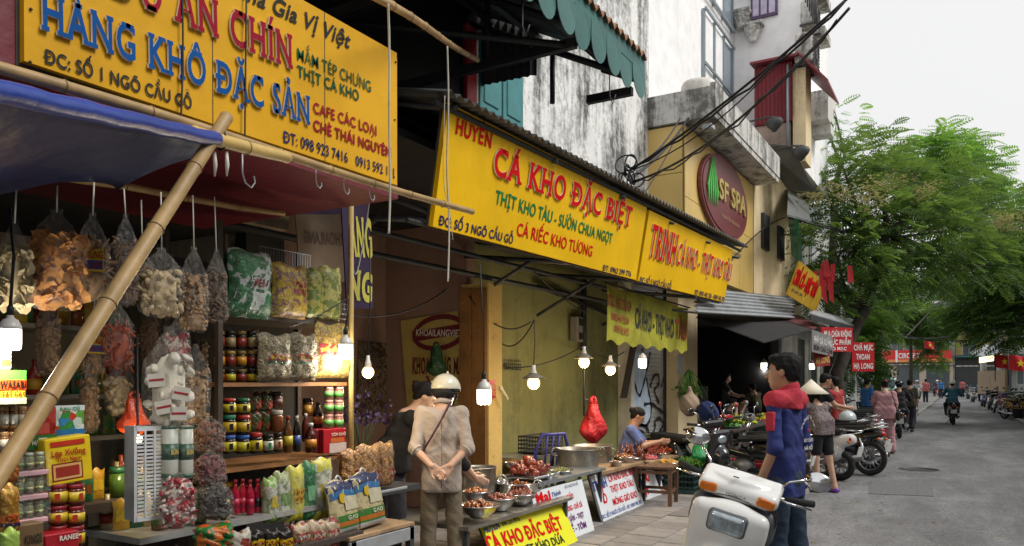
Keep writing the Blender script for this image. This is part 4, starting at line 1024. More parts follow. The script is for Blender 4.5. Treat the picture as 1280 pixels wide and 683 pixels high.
t, B = stand_board('c', 'white board lettered TRINH in navy leaning beside the two big pots', (-3.31, 7.47, 0), (-3.35, 8.75, 0), (-3.46, 7.47, .475), m_wb, 2)
B.line('TRINH', (742, 615), (759, 608), 12, m_nav2, t, off=.03); B.line('CÁ KHO ĐẶC BIỆT', (761, 603), (794, 592), 9.5, m_sred, t, off=.018)
B.line('THỊT KHO TÀU', (764, 616), (792, 607), 8.5, m_sred, t, off=.018); B.line('MÓNG GIÒ KHO', (767, 632), (797, 621), 8.5, m_sred, t, off=.018)
B.line('ĐC: SỐ 5 NGÕ CẦU GỖ - ĐT: 0989 342 392', (753, 649), (802, 629), 5, m_nav2, t, off=.02)
c0 = B.st(756, 623); mbf = MB(); mbf.torus(B.P(c0[0], c0[1], .004), .045, .011, B.en, 14, 5, sq=.2); mbf.build('fish_emblem', m_sred, t, W=True)
MB().slab([B.P(c0[0] - .07, c0[1] - .03, .003), B.P(c0[0] - .05, c0[1] - .06, .003), B.P(c0[0] + .03, c0[1] + .13, .003), B.P(c0[0] + .015, c0[1] + .13, .003)], B.en * .002).build('fish_emblem', m_sred, t, W=True)
t, B = stand_board('d', 'second white board with red letters half hidden behind the TRINH board and stool', (-3.45, 8.85, 0), (-3.45, 9.75, 0), (-3.55, 8.85, .42), m_wb, 3)
B.line('CÁ KHO', (797, 607), (812, 601), 12, m_sred, t, off=.04); B.line('THỊT', (800, 622), (812, 617), 8, m_sred, t, off=.04)

# farther signs
t = thing('shop_sign', 'ochre sign board with red letters hung high beside the street tree', 'sign', at(1003, 350, X=-3.2)); t.name = 'shop_sign.003'
B = Board(at(985, 369, X=-3.25), at(1019.6, 391, X=-3.25), at(994, 321, X=-3.0)); B.panel(.05, 'panel', mat('ochre_sign_sheet', (.62, .38, .02), bump=0), t)
B.line('CHẢ CÁ - MỰC TÔM', (990, 353), (1017, 372), 22, m_sred, t, off=.04, depth=.012); B.line('ĐT: 0912 345', (989, 364), (1002, 371), 4, m_snav, t)
m_rs = mat('red_vinyl', (.45, .012, .02), rough=.45, var=.1, bump=0); m_wl = mat('white_print', (.75, .72, .7), bump=0)
t = thing('hanging_sign', 'red sign with white letters CHÙA KHÔNG just right of the striped awning edge', 'sign', at(1046, 440, d=17))
B = Board(at(1027, 440, d=16.6), at(1066, 440, d=17.2), at(1027, 409, d=16.6)); B.panel(.03, 'panel', m_rs, t)
B.line('MUA CHÙA KHÔNG', (1030, 421), (1064, 421), 7, m_wl, t, off=.03); B.line('THỰC PHẨM', (1032, 431), (1063, 431), 6, m_wl, t, off=.03); B.line('HO MẠC', (1036, 438), (1058, 438), 4, m_wl, t, off=.03)
t = thing('hanging_sign', 'dark red sign with three lines CHẢ MỰC THOAN HẠ LONG by the tree trunk', 'sign', at(1079, 464, d=17.5)); t.name = 'hanging_sign.001'
B = Board(at(1065, 464.5, d=17.4), at(1093, 464.5, d=17.6), at(1065, 428, d=17.4)); B.panel(.03, 'panel', m_rs, t)
B.line('CHẢ MỰC', (1067, 438), (1091, 438), 6.5, m_wl, t, off=.03); B.line('THOAN', (1070, 449.5), (1087, 449.5), 6.5, m_wl, t, off=.03); B.line('HẠ LONG', (1067, 461), (1091, 461), 6.5, m_wl, t, off=.03)
t = thing('hanging_sign', 'small dark red banner lettered HẠ LONG below the grey lettered strip', 'sign', at(1028, 459, d=16)); t.name = 'hanging_sign.002'
B = Board(at(1019, 459, d=15.6), at(1038, 457, d=16), at(1018, 441, d=15.6)); B.panel(.02, 'panel', mat('dark_red_vinyl', (.25, .012, .02), bump=0), t)
B.line('HẠ LONG', (1020, 455), (1037, 453), 7, mat('gold_print', (.6, .4, .1), bump=0), t, off=.03)
t = thing('lettered_strip', 'grey awning strip with dark lettering above the small red banner', 'sign', at(1028, 445, d=15))
B = Board(at(1015, 440, d=14.6), at(1041, 446, d=16.4), at(1015, 412, d=14.6)); B.panel(.02, 'panel', mat('grey_vinyl', (.22, .22, .22), dirt=.4), t)
B.line('PHỞ GÀ XƯỞNG', (1017, 428), (1040, 434), 8, m_wl, t, off=.03); B.line('BÚN CHẢ CƠM', (1017, 437), (1040, 443), 6, m_black, t, off=.03)
t = thing('fabric_awning', 'dark red fabric awning sloping towards the street above the navy jacket man', 'awning', at(985, 410, d=14))
MB().slab([at(960, 393, X=-4.0), at(1016, 411, X=-2.75), at(1024, 407, X=-2.9), at(998, 394, X=-4.0)], (0, 0, -.03)).build('fabric', mat('dark_red_fabric', (.12, .025, .03), rough=.9), t, W=True)
MB().slab([at(870, 396, X=-4.0), at(955, 428, X=-3.1), at(1016, 411.5, X=-2.76), at(960, 393.5, X=-4.01)], (0, 0, -.02)).build('shade_fill_panel', mat('painted_shade', (.016, .014, .015), rough=.9), t, W=True)  # near-black panel paints in the shade below the awnings
t = thing('white_awning', 'pale sheet awning edge in front of the tree trunk above the red signs', 'awning', at(1045, 400, d=18))
MB().slab([at(1012, 391, d=16), at(1067, 407, d=20), at(1070, 400, d=22), at(1018, 388, d=18)], (0, 0, -.05)).build('sheet', m_zinc, t, W=True)
MB().slab([at(1012, 393, d=16), at(1067, 409, d=20), at(1067, 415, d=20), at(1012, 400, d=16)], (.03, 0, 0)).build('valance', m_dark, t, W=True)

# poster and boards inside the middle bay
m_pos = mat('dim_yellow_poster', (.50, .40, .12), rough=.6, var=.15, dirt=.3); m_pr = mat('poster_maroon', (.16, .015, .03), bump=0)
t = thing('wall_poster', 'dim yellow poster with maroon oval KHOAILANGVIET on the back wall', 'poster', at(548, 450, Y=7.18))
B = Board(at(513, 560, Y=7.185), at(586, 555, Y=7.185), at(513, 399, Y=7.185)); B.panel(.01, 'panel', m_pos, t)
a, b = B.st(549, 416); 
MB().prism([B.P(a + .37 * B.w / .8 * math.cos(q), b + .21 * math.sin(q), .004) for q in [2 * PI * k / 32 for k in range(32)]], B.en * .002).build('oval', m_pr, t, W=True)
MB().prism([B.P(a + .31 * B.w / .8 * math.cos(q), b + .15 * math.sin(q), .008) for q in [2 * PI * k / 32 for k in range(32)]], B.en * .002).build('oval_inner', m_pos, t, W=True)
w_ = .36 * B.w / .8; MB().slab([B.P(a - w_, b - .06, .0115), B.P(a + w_, b - .06, .0115), B.P(a + w_, b + .06, .0115), B.P(a - w_, b + .06, .0115)], B.en * .002).build('oval_band', m_pr, t, W=True)
B.line('KHOAILANGVIET', (521, 420), (578, 421), 8, m_wl, t, z=.014, off=.02)
B.line('KHOAI LANG MẬT', (516, 467), (584, 467), 19, m_pr, t, off=.03, slab=.03); B.line('ĐÀ LẠT', (517, 497), (584, 497), 20, m_pr, t, off=.04, slab=.04)
t = thing('wall_poster', 'pale torn poster of brown food pictures left of the maroon oval poster', 'poster', at(480, 500, X=-6.0)); t.name = 'wall_poster.001'
B = Board(at(446, 520, X=-6.03), at(482, 520, X=-6.03), at(446, 425, X=-6.03)); B.panel(.01, 'panel', mat_print('faded_food_print', ['#6b5a48', '#8c7a66', '#54402e', '#9a8a76', '#7b6650'], 5, .7, noise_=True, dist=2), t)
t = thing('phone_notice', 'black stencilled phone number on the olive wall right of the pillar', 'notice', at(640, 458, X=-4.93))
B = Board(at(629, 466, X=-4.94), at(652, 466, X=-4.94), at(629, 448, X=-4.94)); B.line('C B H BAN', (629, 452), (650, 453), 3, m_black, t); B.line('953127232', (629, 462), (651, 463), 8, m_black, t, off=.02)
# purple hanging banner and dark fascia lettering on the left shop
m_pb = mat('dark_purple_vinyl', (.03, .012, .05), rough=.5, bump=.1); m_yb = mat('dull_yellow_print', (.55, .5, .08), bump=0)
t = thing('hanging_banner', 'dark purple banner with dull yellow letters NG hung beside the goods rack', 'banner', at(452, 385, X=-3.7))
B = Board(at(434, 386, X=-3.7), at(467, 386, X=-3.7), at(434, 236, X=-3.7)); B.panel(.01, 'cloth', m_pb, t)
B.line('ÀNG', (436, 318), (465, 321), 46, m_yb, t, off=.04, slab=.03); B.line('NG', (435, 371), (464, 377), 34, m_yb, t, off=.05, slab=.04)
t = thing('fascia_banner', 'dark fascia strip with dull yellow letters cut off by the red soffit', 'banner', at(400, 265, X=-3.9))
B = Board(at(345, 268, X=-3.9), at(434, 268, X=-3.9), at(345, 215, X=-3.9)); B.panel(.01, 'cloth', m_pb, t); B.line('KHOAI LANG', (366, 262), (432, 258), 22, m_yb, t, off=.04, slab=.04)
t = thing('faded_board', 'faded beige glass board with mirror reversed lettering behind the goods rack', 'board', at(405, 330, X=-4.2))
B = Board(at(376, 352, X=-4.2), at(432, 352, X=-4.2), at(376, 262, X=-4.2)); B.panel(.01, 'panel', mat('dim_beige_board', (.26, .2, .15), dirt=.3), t)
a, b = B.st(430, 307); Mm = B.M(a, b, .004) @ Matrix.Diagonal((-1, 1, 1, 1)); lettering('KHOAILANG', Mm, .42, .09, mat('faded_brown_print', (.14, .09, .07), bump=0), t, W=True, off=.02)
# ================================================================== TARP AND BAMBOO
m_bam = mat('bamboo', (.42, .27, .11), rough=.5, var=.3, scale=7, bump=.15, dirt=.3, rnd=.1); m_bam2 = mat('yellow_bamboo', (.62, .42, .13), rough=.45, var=.2, scale=9, bump=.1, dirt=.15)
m_node = mat('bamboo_node', (.22, .13, .05), rough=.6)
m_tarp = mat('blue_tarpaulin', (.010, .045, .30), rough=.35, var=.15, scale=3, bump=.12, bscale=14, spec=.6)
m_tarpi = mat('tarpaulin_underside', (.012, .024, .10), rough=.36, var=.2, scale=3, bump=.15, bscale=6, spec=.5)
m_cord = mat('white_twine', (.62, .6, .52), rough=.8, var=.2); m_cordk = mat('black_cable', (.012, .012, .014), rough=.5)
def bamboo(a, b, r, label, m=None, seg=.32, lbl_cat='pole'):
    a, b = Vector(a), Vector(b); t = thing('bamboo_pole', label, lbl_cat, a); L = (b - a).length; n = max(2, int(L / seg))
    pts, rs = [], []
    for i in range(n + 1):
        f = i / n
        for df, k in ((-.012, 1.0), (0, 1.09), (.012, 1.0)):
            q = min(1, max(0, f + df / L * 1.2)); w = Vector((math.sin(f * 5), math.cos(f * 4), math.sin(f * 7))) * r * .35
            pts.append((b - a) * q + w); rs.append(r * k * (1 - .12 * f))
    MB().tube(pts, rs, 12).build('culm', m or m_bam, t)
    for i in range(1, n):
        p = (b - a) * (i / n); MB().torus(p + Vector((math.sin(i / n * 5), math.cos(i / n * 4), math.sin(i / n * 7))) * r * .35, r * (1.06 - .12 * i / n), .003, (b - a), 14, 5).build('node', m_node, t)
    return t
J = at(277, 176, X=-2.4)
pa = at(0, 590, X=-1.98); ptop = at(281, 146, X=-2.42); dv = (pa - ptop)
bamboo(ptop + dv * (-0.0), ptop + dv * 2.15, .024, 'thick leaning bamboo pole propping the corner of the blue tarpaulin', lbl_cat='bamboo pole')
bamboo(at(240, 166, X=-2.35), at(362, 199, X=-2.5), .027, 'short bright yellow bamboo end sticking out past the tarpaulin corner', m_bam2)
bamboo(at(-60, 68, X=-2.72), at(592, 266, X=-2.8), .022, 'long thin bamboo rail with wire hooks along the foot of the big sign')
bamboo(at(60, 219, X=-3.35), at(356, 268, X=-3.5), .018, 'thin dark bamboo rail holding up the hanging bags', m_bam)
bamboo(at(462, -8, X=-2.5), at(598, 76, X=-3.4), .022, 'bamboo stick poking down from the high canopy, top centre')
tp = thing('tarpaulin', 'blue tarpaulin canopy with rolled bright blue front edge at left', 'tarpaulin', J)
e0, e1 = at(-330, 42, X=-1.55), J; k0, k1 = at(-260, 300, X=-2.9), at(250, 188, X=-2.75)
def tf(u, v, o=0):
    a = e0.lerp(e1, u); b = k0.lerp(k1, u) + Vector((0, 0, 0)); 
    if u > .55: b = b.lerp(at(140, 246, X=-3.0), max(0, 1 - abs(u - .8) / .25) * .9)
    p = a.lerp(b, v); p.z += -.035 * math.sin(PI * v) * (1 - .4 * u) + .008 * min(1, v * 3) * math.sin(u * 9 + v * 4) * math.sin(v * 6) + o; return p
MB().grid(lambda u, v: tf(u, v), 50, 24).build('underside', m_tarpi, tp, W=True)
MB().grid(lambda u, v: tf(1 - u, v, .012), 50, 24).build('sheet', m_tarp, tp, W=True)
pts = [e0.lerp(e1, i / 24) + Vector((0, 0, .002 * math.sin(i * 1.7))) for i in range(25)]
MB().tube(pts, [.026 + .001 * math.sin(i * 2.3) for i in range(25)], 14).build('rolled_edge', m_tarp, tp, W=True)
for k in range(3): MB().torus(J + Vector((0, -.01 * k, .0)), .036, .004, Vector((.3, 1, .4 * k)), 16, 5).build('tie', m_cordk, tp, W=True)
for px in (268, 283):
    p = at(px, 190, X=-2.4); MB().tube([p, p + Vector((.005, 0, -.05)), p + Vector((-.004, .005, -.09))], [.006, .008, .003], 5).build('tie_end', m_cord, tp, W=True)
def hook(p, s, label):
    o = MB().tube([Vector((0, 0, s)), Vector((0, 0, .3 * s)), Vector((0, .12 * s, 0)), Vector((0, .35 * s, -.1 * s)), Vector((0, .5 * s, .1 * s)), Vector((0, .45 * s, .3 * s))], .0035, 6).build('hook', m_zinc, None, loc=p)
    return tag(o, label, 'hook', 'wire hooks hung on the bamboo rail')
hook(at(303, 228, X=-2.55), .13, 'bent wire hook hanging below the yellow bamboo end'); 
for i, px in enumerate((395, 430, 462)): hook(at(px, 232 + i * 8, X=-2.8), .08, 'thin wire hook on the bamboo rail under the phone numbers')
def strand(pts, r, label, m=None, cat='string', name='hanging_string'):
    P = [Vector(p) for p in pts]
    for _ in range(2):
        Q = [P[0]]
        for a, b in zip(P[:-1], P[1:]): Q += [a.lerp(b, .25), a.lerp(b, .75)]
        P = Q + [P[-1]]
    mn = P[0].copy(); o = MB().tube([p - mn for p in P], r, 6).build(name, m or m_cord, None, loc=mn)
    return tag(o, label, cat)
strand([at(485, 5, X=-2.55), at(487, 60, X=-2.6), at(486, 150, X=-2.65), at(488, 240, X=-2.7), at(486, 292, X=-2.72)], .006, 'pale plastic string hanging in front of the big amber sign end')
strand([at(559, 58, X=-3.0), at(561, 130, X=-3.05), at(558, 210, X=-3.1), at(562, 280, X=-3.1), at(560, 352, X=-3.12)], .006, 'pale plastic string hanging at the left end of the long yellow sign')
strand([at(556, 120, X=-3.02), at(553, 230, X=-3.06), at(562, 260, X=-3.08), at(566, 300, X=-3.1)], .003, 'thin frayed string twisting beside the left edge of the yellow sign')
strand([at(228, -5, X=-2.88), at(229, 70, X=-2.88), at(226, 158, X=-2.88)], .004, 'black wire hanging down across the sign left of the blue letters ĐẶC', m_cordk, 'wire', 'hanging_wire')
strand([at(308, -5, X=-2.88), at(307, 80, X=-2.88), at(306, 178, X=-2.88)], .004, 'black wire hanging down across the sign through the word CHÍN', m_cordk, 'wire', 'hanging_wire')
strand([at(462, 250, X=-3.4), at(455, 300, X=-3.45), at(445, 350, X=-3.45), at(440, 330, X=-3.45)], .004, 'grey wire with a hooked end over the purple banner', m_zinc, 'wire', 'hanging_wire')
strand([at(437, 372, X=-3.35), at(415, 385, X=-3.35), at(395, 397, X=-3.38), at(360, 410, X=-3.4)], .004, 'wire sagging across the top shelf to the first bulb', m_cordk, 'wire', 'hanging_wire')

# ================================================================== LIT LAMPS
em_w = emit('cool_bulb_glow', (1, .93, .8), 2.2); em_y = emit('warm_bulb_glow', (1, .66, .26), 2.6); em_h = emit('halogen_glow', (1, .82, .5), 6.)
m_bw = mat('bulb_plastic', (.75, .74, .7), rough=.35, bump=0); m_shade = mat('enamel_shade', (.2, .17, .14), rough=.4, var=.2)
def lamp(px, py0, py1, X, kind, label, power, top=None, shade=0, col=(1, .75, .45)):
    """py0..py1: lit part in the photograph"""
    c = at(px, (py0 + py1) / 2, X=X); d = (at(px, py0, X=X) - at(px, py1, X=X)).length; t = thing('hanging_lamp', label, 'lamp', c, group='lit bulbs hanging over the stalls')
    h = d / 2
    if kind == 'led':
        r = h * .95
        MB().lathe([(r * .75, -h), (r * .95, -h * .85), (r, -h * .3), (r, h)], (0, 0, 0), 20).build('glowing_bulb', em_w, t)
        MB().lathe([(r * 1.02, h + .001), (r, h * 1.3), (r * .7, h * 1.9), (r * .35, h * 2.1), (r * .3, h * 2.4)], (0, 0, 0), 20).build('bulb_body', m_bw, t)
        MB().lathe([(r * .34, h * 2.38), (r * .34, h * 3.1), (r * .15, h * 3.4)], (0, 0, 0), 12).build('socket', m_cordk, t); z1 = h * 3.4
    else:
        MB().ball((0, 0, 0), h, 18).build('glowing_bulb', em_y if kind == 'globe' else em_h, t)
        MB().lathe([(h * .62, h * .75), (h * .5, h * 1.6), (h * .32, h * 2.2), (h * .3, h * 2.8)], (0, 0, 0), 14).build('bulb_body', m_bw, t); z1 = h * 2.8
    if shade:
        MB().lathe([(shade, h * .75), (shade * .7, h * 1.05), (shade * .25, h * 1.6), (h * .35, h * 1.9)], (0, 0, 0), 24).lathe([(h * .33, h * 1.85), (shade * .24, h * 1.55), (shade * .68, h * 1.0), (shade * .99, h * .7)], (0, 0, 0), 24).build('shade', m_shade, t)
    tp_ = Vector((0, 0, .6)) if top is None else Vector(top) - c
    MB().tube([(0, 0, z1), Vector((0, 0, z1)).lerp(tp_, .5) + Vector((.004, .01, 0)), tp_], .005, 6).build('cable', m_cordk, t)
    ld = bpy.data.lights.new('bulb_light', 'POINT'); ld.energy = power * 1.25; ld.color = col; ld.shadow_soft_size = h
    lo = bpy.data.objects.new('bulb_light', ld); COL.objects.link(lo); lo.parent = t; lo.location = (0, 0, -h * 1.3)
    return t
lamp(13, 412, 438, -2.62, 'led', 'big white lantern bulb glowing at the far left edge', 6, at(12, 260, X=-2.62), col=(1, .92, .8))
lamp(432, 431, 449, -3.28, 'led', 'white capsule bulb hanging off the post of the goods rack', 9, at(433, 380, X=-3.28), col=(1, .9, .75))
lamp(460, 458, 473, -3.6, 'globe', 'bare pear shaped bulb between the rack post and the helmeted man', 9, at(462, 300, X=-3.6))
lamp(605, 487, 506, -3.45, 'led', 'white capsule bulb hanging in front of the yellow pillar', 10, at(600, 330, X=-3.45), col=(1, .85, .6))
lamp(667, 471, 487, -3.7, 'globe', 'bulb under a flat shade before the olive wall, first right of the pillar', 11, at(668, 400, X=-3.7), .12)
lamp(730, 446, 460, -3.9, 'globe', 'bulb under a cone shade above the red plastic bag', 11, at(731, 415, X=-3.9), .12)
lamp(763, 456, 469, -3.9, 'globe', 'bulb under a cone shade left of the graffiti shutter', 9, at(762, 425, X=-3.9), .12)
lamp(803, 449, 460, -3.8, 'led', 'frosted square bulb glowing just below the worn cloth banner', 9, at(804, 432, X=-3.8), col=(1, .85, .6))
lamp(955, 454, 462, -5.0, 'led', 'cool bulb in the dark cafe left of the navy jacket man', 10, None, col=(1, .95, .9))
lamp(1001, 456, 462, -3.9, 'led', 'small cool bulb just behind the head of the navy jacket man', 8, None, col=(1, .95, .9))
lamp(1015, 455, 462, -3.6, 'led', 'small cool bulb under the grey lettered strip', 8, None, col=(1, .95, .9))

# ================================================================== PRODUCTS
def pb(x0, x1, yb, yt, X):
    xc = (x0 + x1) / 2; p = at(xc, yb, X=X); q = at(xc, yt, X=X); w = (at(x1, yb, X=X) - at(x0, yb, X=X)).length
    return p, w, q.z - p.z
def pbr(x0, x1, yb, yt, X):
    p, w, h = pb(x0, x1, yb, yt, X); return p, (x1 - x0) / FPX * (p - Vector((0, 0, CAMZ))).dot(FV), h
m_film = film('clear_film', (1, .98, .94), .085, rough=.1); m_filmd = film('thin_film', (1, 1, 1), .06)
INK = {}
def ink(h, rough=.4):
    k = 'ink_' + h.strip('#') + ('' if rough == .4 else 'r')
    return mat(k, tuple(q * INKK for q in h2l(h)), rough=rough, var=.1, scale=20, bump=.06, bscale=60)
def zrot(p, yaw): return thing
def box_item(x0, x1, yb, yt, X, dep, col, label, cat='box', name='carton', prints=(), txt=(), yaw=0., tilt=0., side=None, group=None):
    """carton facing the street; prints = [(u0,u1,v0,v1,colour)], txt = [(string,u0,v0,u1,hfrac,colour)]"""
    p, w, h = pb(x0, x1, yb, yt, X); t = thing(name, label, cat, p, yaw, group); t.rotation_euler.x = tilt
    MB().cbox((-dep / 2, 0, h / 2), (dep, w, h), .004).build('box_body', ink(col) if isinstance(col, str) else col, t)
    for i, (u0, u1, v0, v1, c) in enumerate(prints):
        MB().box(.0004 + i * .0006, .0009 + i * .0006, -w / 2 + w * u0, -w / 2 + w * u1, h * v0, h * v1).build('print', ink(c) if isinstance(c, str) else c, t)
    for (s, u0, v0, u1, hf, c) in txt:
        M = Matrix(((0, 0, 1, .004), (1, 0, 0, -w / 2 + w * u0), (0, 1, 0, h * v0), (0, 0, 0, 1)))
        lettering(s, M, w * (u1 - u0), h * hf, ink(c), t, off=.03)
    return t
def jar_mesh(r, h, c_body, c_lid, c_lab, n=14):
    return r, h
def jar(x0, x1, yb, yt, X, body, lid, lab, label, cat='jar', name='jar', lab2=None, group=None):
    p, w, h = pbr(x0, x1, yb, yt, X); r = w / 2 * .99; t = thing(name, label, cat, p, random.uniform(-.5, .5), group)
    MB().lathe([(r * .9, 0), (r, .006), (r, h * .72), (r * .85, h * .8)], (0, 0, 0), 14).build('glass_body', ink(body, .2), t)
    MB().lathe([(r * .9, h * .80), (r * .93, h * .82), (r * .93, h * .97), (r * .85, h)], (0, 0, 0), 14).build('lid', ink(lid), t)
    if lab: MB().lathe([(r * 1.012, h * .14), (r * 1.012, h * .64)], (0, 0, 0), 14).build('label_band', ink(lab), t)
    if lab2: MB().box(r * .99, r * 1.03, -r * .42, r * .1, h * .22, h * .56).build('label_picture', ink(lab2), t)
    return t
def bottle(x0, x1, yb, yt, X, body, cap, lab, label, name='bottle', group=None, cat='bottle'):
    p, w, h = pbr(x0, x1, yb, yt, X); r = w / 2 * .97; t = thing(name, label, cat, p, 0, group)
    MB().lathe([(r * .85, 0), (r, .01), (r, h * .55), (r * .8, h * .68), (r * .38, h * .82), (r * .36, h * .9)], (0, 0, 0), 14).build('bottle_body', ink(body, .2), t)
    MB().lathe([(r * .44, h * .88), (r * .44, h * .99), (r * .38, h)], (0, 0, 0), 12).build('cap', ink(cap), t)
    if lab: MB().lathe([(r * 1.015, h * .2), (r * 1.015, h * .46)], (0, 0, 0), 14).build('label_band', ink(lab), t)
    return t
def pillow_fn(w, h, th, seed, seam=.06, crump=.008):
    rnd = random.Random(seed); ph = [rnd.uniform(0, 6) for _ in range(6)]
    def f(u, v, side=1, o=0.):
        a = 2 * u - 1; b = 2 * v - 1
        k = max(0, 1 - abs(a) ** 3.2) ** .6 * max(0, 1 - abs(b) ** 5) ** .6
        x = side * (th / 2 * k + o + crump * k * (math.sin(u * 17 + ph[0] + v * 9) * math.sin(v * 13 + ph[1]) + .6 * math.sin(u * 31 + v * 27 + ph[2])))
        y = (u - .5) * w * (1 - .05 * math.sin(v * PI) + .03 * math.sin(v * 11 + ph[3])); z = v * h + .01 * math.sin(u * 9 + ph[4]) * (v ** 3)
        return Vector((x, y, z))
    return f
def pouch(x0, x1, yb, yt, X, m, label, th=.06, cat='packet', name='packet', bands=(), txt=(), yaw=0., tilt=0., seed=None, group=None, crump=.006, top=None, wrap=False):
    p, w, h = pb(x0, x1, yb, yt, X); seed = seed if seed is not None else int(x0 * 7 + yb); t = thing(name, label, cat, p, yaw, group); t.rotation_euler.y = tilt
    f = pillow_fn(w, h, th, seed, crump=crump); mm = ink(m) if isinstance(m, str) else m
    MB().grid(lambda u, v: f(u, v), 12, 16).grid(lambda u, v: f(1 - u, v, -1), 12, 16).build('pouch_body', mm, t)
    for i, (u0, u1, v0, v1, c) in enumerate(bands):
        MB().grid(lambda u, v: f(u0 + (u1 - u0) * u, v0 + (v1 - v0) * v, 1, .0018 + .0012 * i), 8, 5).build('print', ink(c) if isinstance(c, str) else c, t)
    for (s, u0, v0, u1, hf, c) in txt:
        M = Matrix(((0, 0, 1, 0), (1, 0, 0, -w / 2 + w * u0), (0, 1, 0, h * v0), (0, 0, 0, 1)))
        o = lettering(s, M, w * (u1 - u0), h * hf, ink(c), t, off=.03)
        if o:
            for vtx in o.data.vertices:
                u = vtx.co.y / w + .5; v = vtx.co.z / h
                vtx.co.x = f(min(1, max(0, u)), min(1, max(0, v)), 1, .0045 + .0012 * len(bands)).x
    if wrap: MB().grid(lambda u, v: f(u, v, 1, .008), 12, 14).build('film', m_filmd, t)
    return t
def chunk_pile(kind, n, fn, size, seed, m, name, parent):
    rnd = random.Random(seed); mb = MB()
    for i in range(n):
        c = fn(rnd); s = size * rnd.uniform(.7, 1.3); R = Euler((rnd.uniform(0, 6), rnd.uniform(0, 6), rnd.uniform(0, 6))).to_matrix()
        if kind == 'chip':
            k = 7; vs = [R @ Vector((0, 0, .25 * s))] + [R @ Vector((s * math.cos(2 * PI * j / k) * rnd.uniform(.7, 1.1), s * math.sin(2 * PI * j / k) * rnd.uniform(.7, 1.1), s * rnd.uniform(-.25, .35))) for j in range(k)]
            mb.add([c + v for v in vs], [(0, 1 + j, 1 + (j + 1) % k) for j in range(k)])
        elif kind == 'stick': 
            a = R @ Vector((s * 2, 0, 0)); mb.tube([c - a, c + R @ Vector((0, s * .4, 0)), c + a], [s * .25, s * .3, s * .15], 5)
        elif kind == 'mush': mb.ball(c, (s, s * .8, s * .45), 8, M=R, jit=.12)
        else: mb.ball(c, (s * 1.15, s * .7, s * .5), 6, M=R, jit=.33)
    return stuff(mb.build(name, m, parent))
def hang_bag(x0, x1, yb, yt, X, kind, n, size, m, label, cname, film_m=None, knot=.18, group=None, tagp=None, ytop=None, fill=.66, cat='bag'):
    p, w, h = pbr(x0, x1, yb, yt, X); t = thing('hanging_bag', label, cat, p, R_(-35), group); ph = random.uniform(0, 6)
    def wid(v):
        b = 1 - knot
        if v < .08: return (.72 + .28 * (v / .08) ** .5)
        if v < b * .8: return 1
        if v < b: q = (v - b * .8) / (b * .2); return 1 - q * .45
        q = (v - b) / knot; return .55 * (1 - q) ** 1.2 + .07 if q < .8 else .07 + (q - .8) * .7
    def f(u, v):
        a = 2 * PI * u; r = w / 2 * wid(v); cr = 1 + .06 * math.sin(a * 3 + v * 7 + ph) + .035 * math.sin(a * 9 + v * 5)
        return Vector((r * .62 * cr * math.cos(a), r * cr * math.sin(a), v * h + .008 * math.sin(a * 2 + ph) * (1 - v)))
    MB().grid(f, 28, 18).build('plastic_bag', film_m or m_film, t)
    def fn(rnd):
        v = rnd.random() ** .9 * fill + .02; a = rnd.uniform(0, 2 * PI); r = w / 2 * wid(v) * .92 * math.sqrt(rnd.uniform(.35, 1))
        return Vector((r * .6 * math.cos(a), r * math.sin(a), v * h))
    chunk_pile(kind, n, fn, size, int(x0 + yb), m, cname, t)
    core = MB().lathe([(w * .2, h * .03), (w * .34, h * .1), (w * .34, h * fill * .8), (w * .15, h * fill)], (0, 0, 0), 10, sx=.6); core.build('packed_core', m, t)
    if ytop is not None:
        q = at((x0 + x1) / 2 + random.uniform(-2, 2), ytop, X=X) - p; MB().tube([(0, 0, h * .97), q], .003, 5).build('tie_string', m_cord, t)
    if tagp:
        (u0, u1, v0, v1, cols, s) = tagp; xx = w / 2 * .66
        MB().box(xx, xx + .002, (u0 - .5) * w, (u1 - .5) * w, h * v0, h * v1).build('paper_label', ink(cols[0]), t)
        MB().box(xx + .0025, xx + .003, (u0 - .5) * w * .9, (u1 - .5) * w * .9, h * (v0 + (v1 - v0) * .1), h * (v0 + (v1 - v0) * .5)).build('label_band', ink(cols[1]), t)
        M = Matrix(((0, 0, 1, xx + .004), (1, 0, 0, (u0 - .5) * w * .95), (0, 1, 0, h * (v0 + (v1 - v0) * .58)), (0, 0, 0, 1)))
        lettering(s, M, (u1 - u0) * w * .93, h * (v1 - v0) * .32, ink(cols[2]), t, off=.03)
        M = Matrix(((0, 0, 1, xx + .004), (1, 0, 0, (u0 - .5) * w * .85), (0, 1, 0, h * (v0 + (v1 - v0) * .16)), (0, 0, 0, 1)))
        lettering('ĐẶC BIỆT', M, (u1 - u0) * w * .85, h * (v1 - v0) * .22, ink(cols[2]), t, off=.02)
    return t
m_chip = mat('orange_crackers', (.62, .30, .09), rough=.6, var=.35, scale=14, bump=.3); m_pale = mat('pale_crackers', (.62, .52, .3), rough=.6, var=.3, scale=14)
m_mush = mat('dried_mushroom', (.42, .33, .2), rough=.8, var=.5, scale=30, bump=.4); m_dkdry = mat('dark_dried_goods', (.12, .07, .04), rough=.7, var=.6, scale=25, bump=.4)
m_brnd = mat('brown_dried_goods', (.28, .17, .08), rough=.7, var=.5, scale=25, bump=.4); m_redc = mat_print('red_sweets_print', ['#b01028', '#d8c8c8', '#c01830', '#8a0c20', '#e0d0cc'], 40)
m_spice = mat('chilli_red', (.3, .05, .02), rough=.6, var=.5, scale=30)
hang_bag(0, 37, 388, 276, -2.75, 'chip', 90, .022, m_pale, 'clear bag of pale yellow crackers at the far left edge', 'cracker', ytop=232)
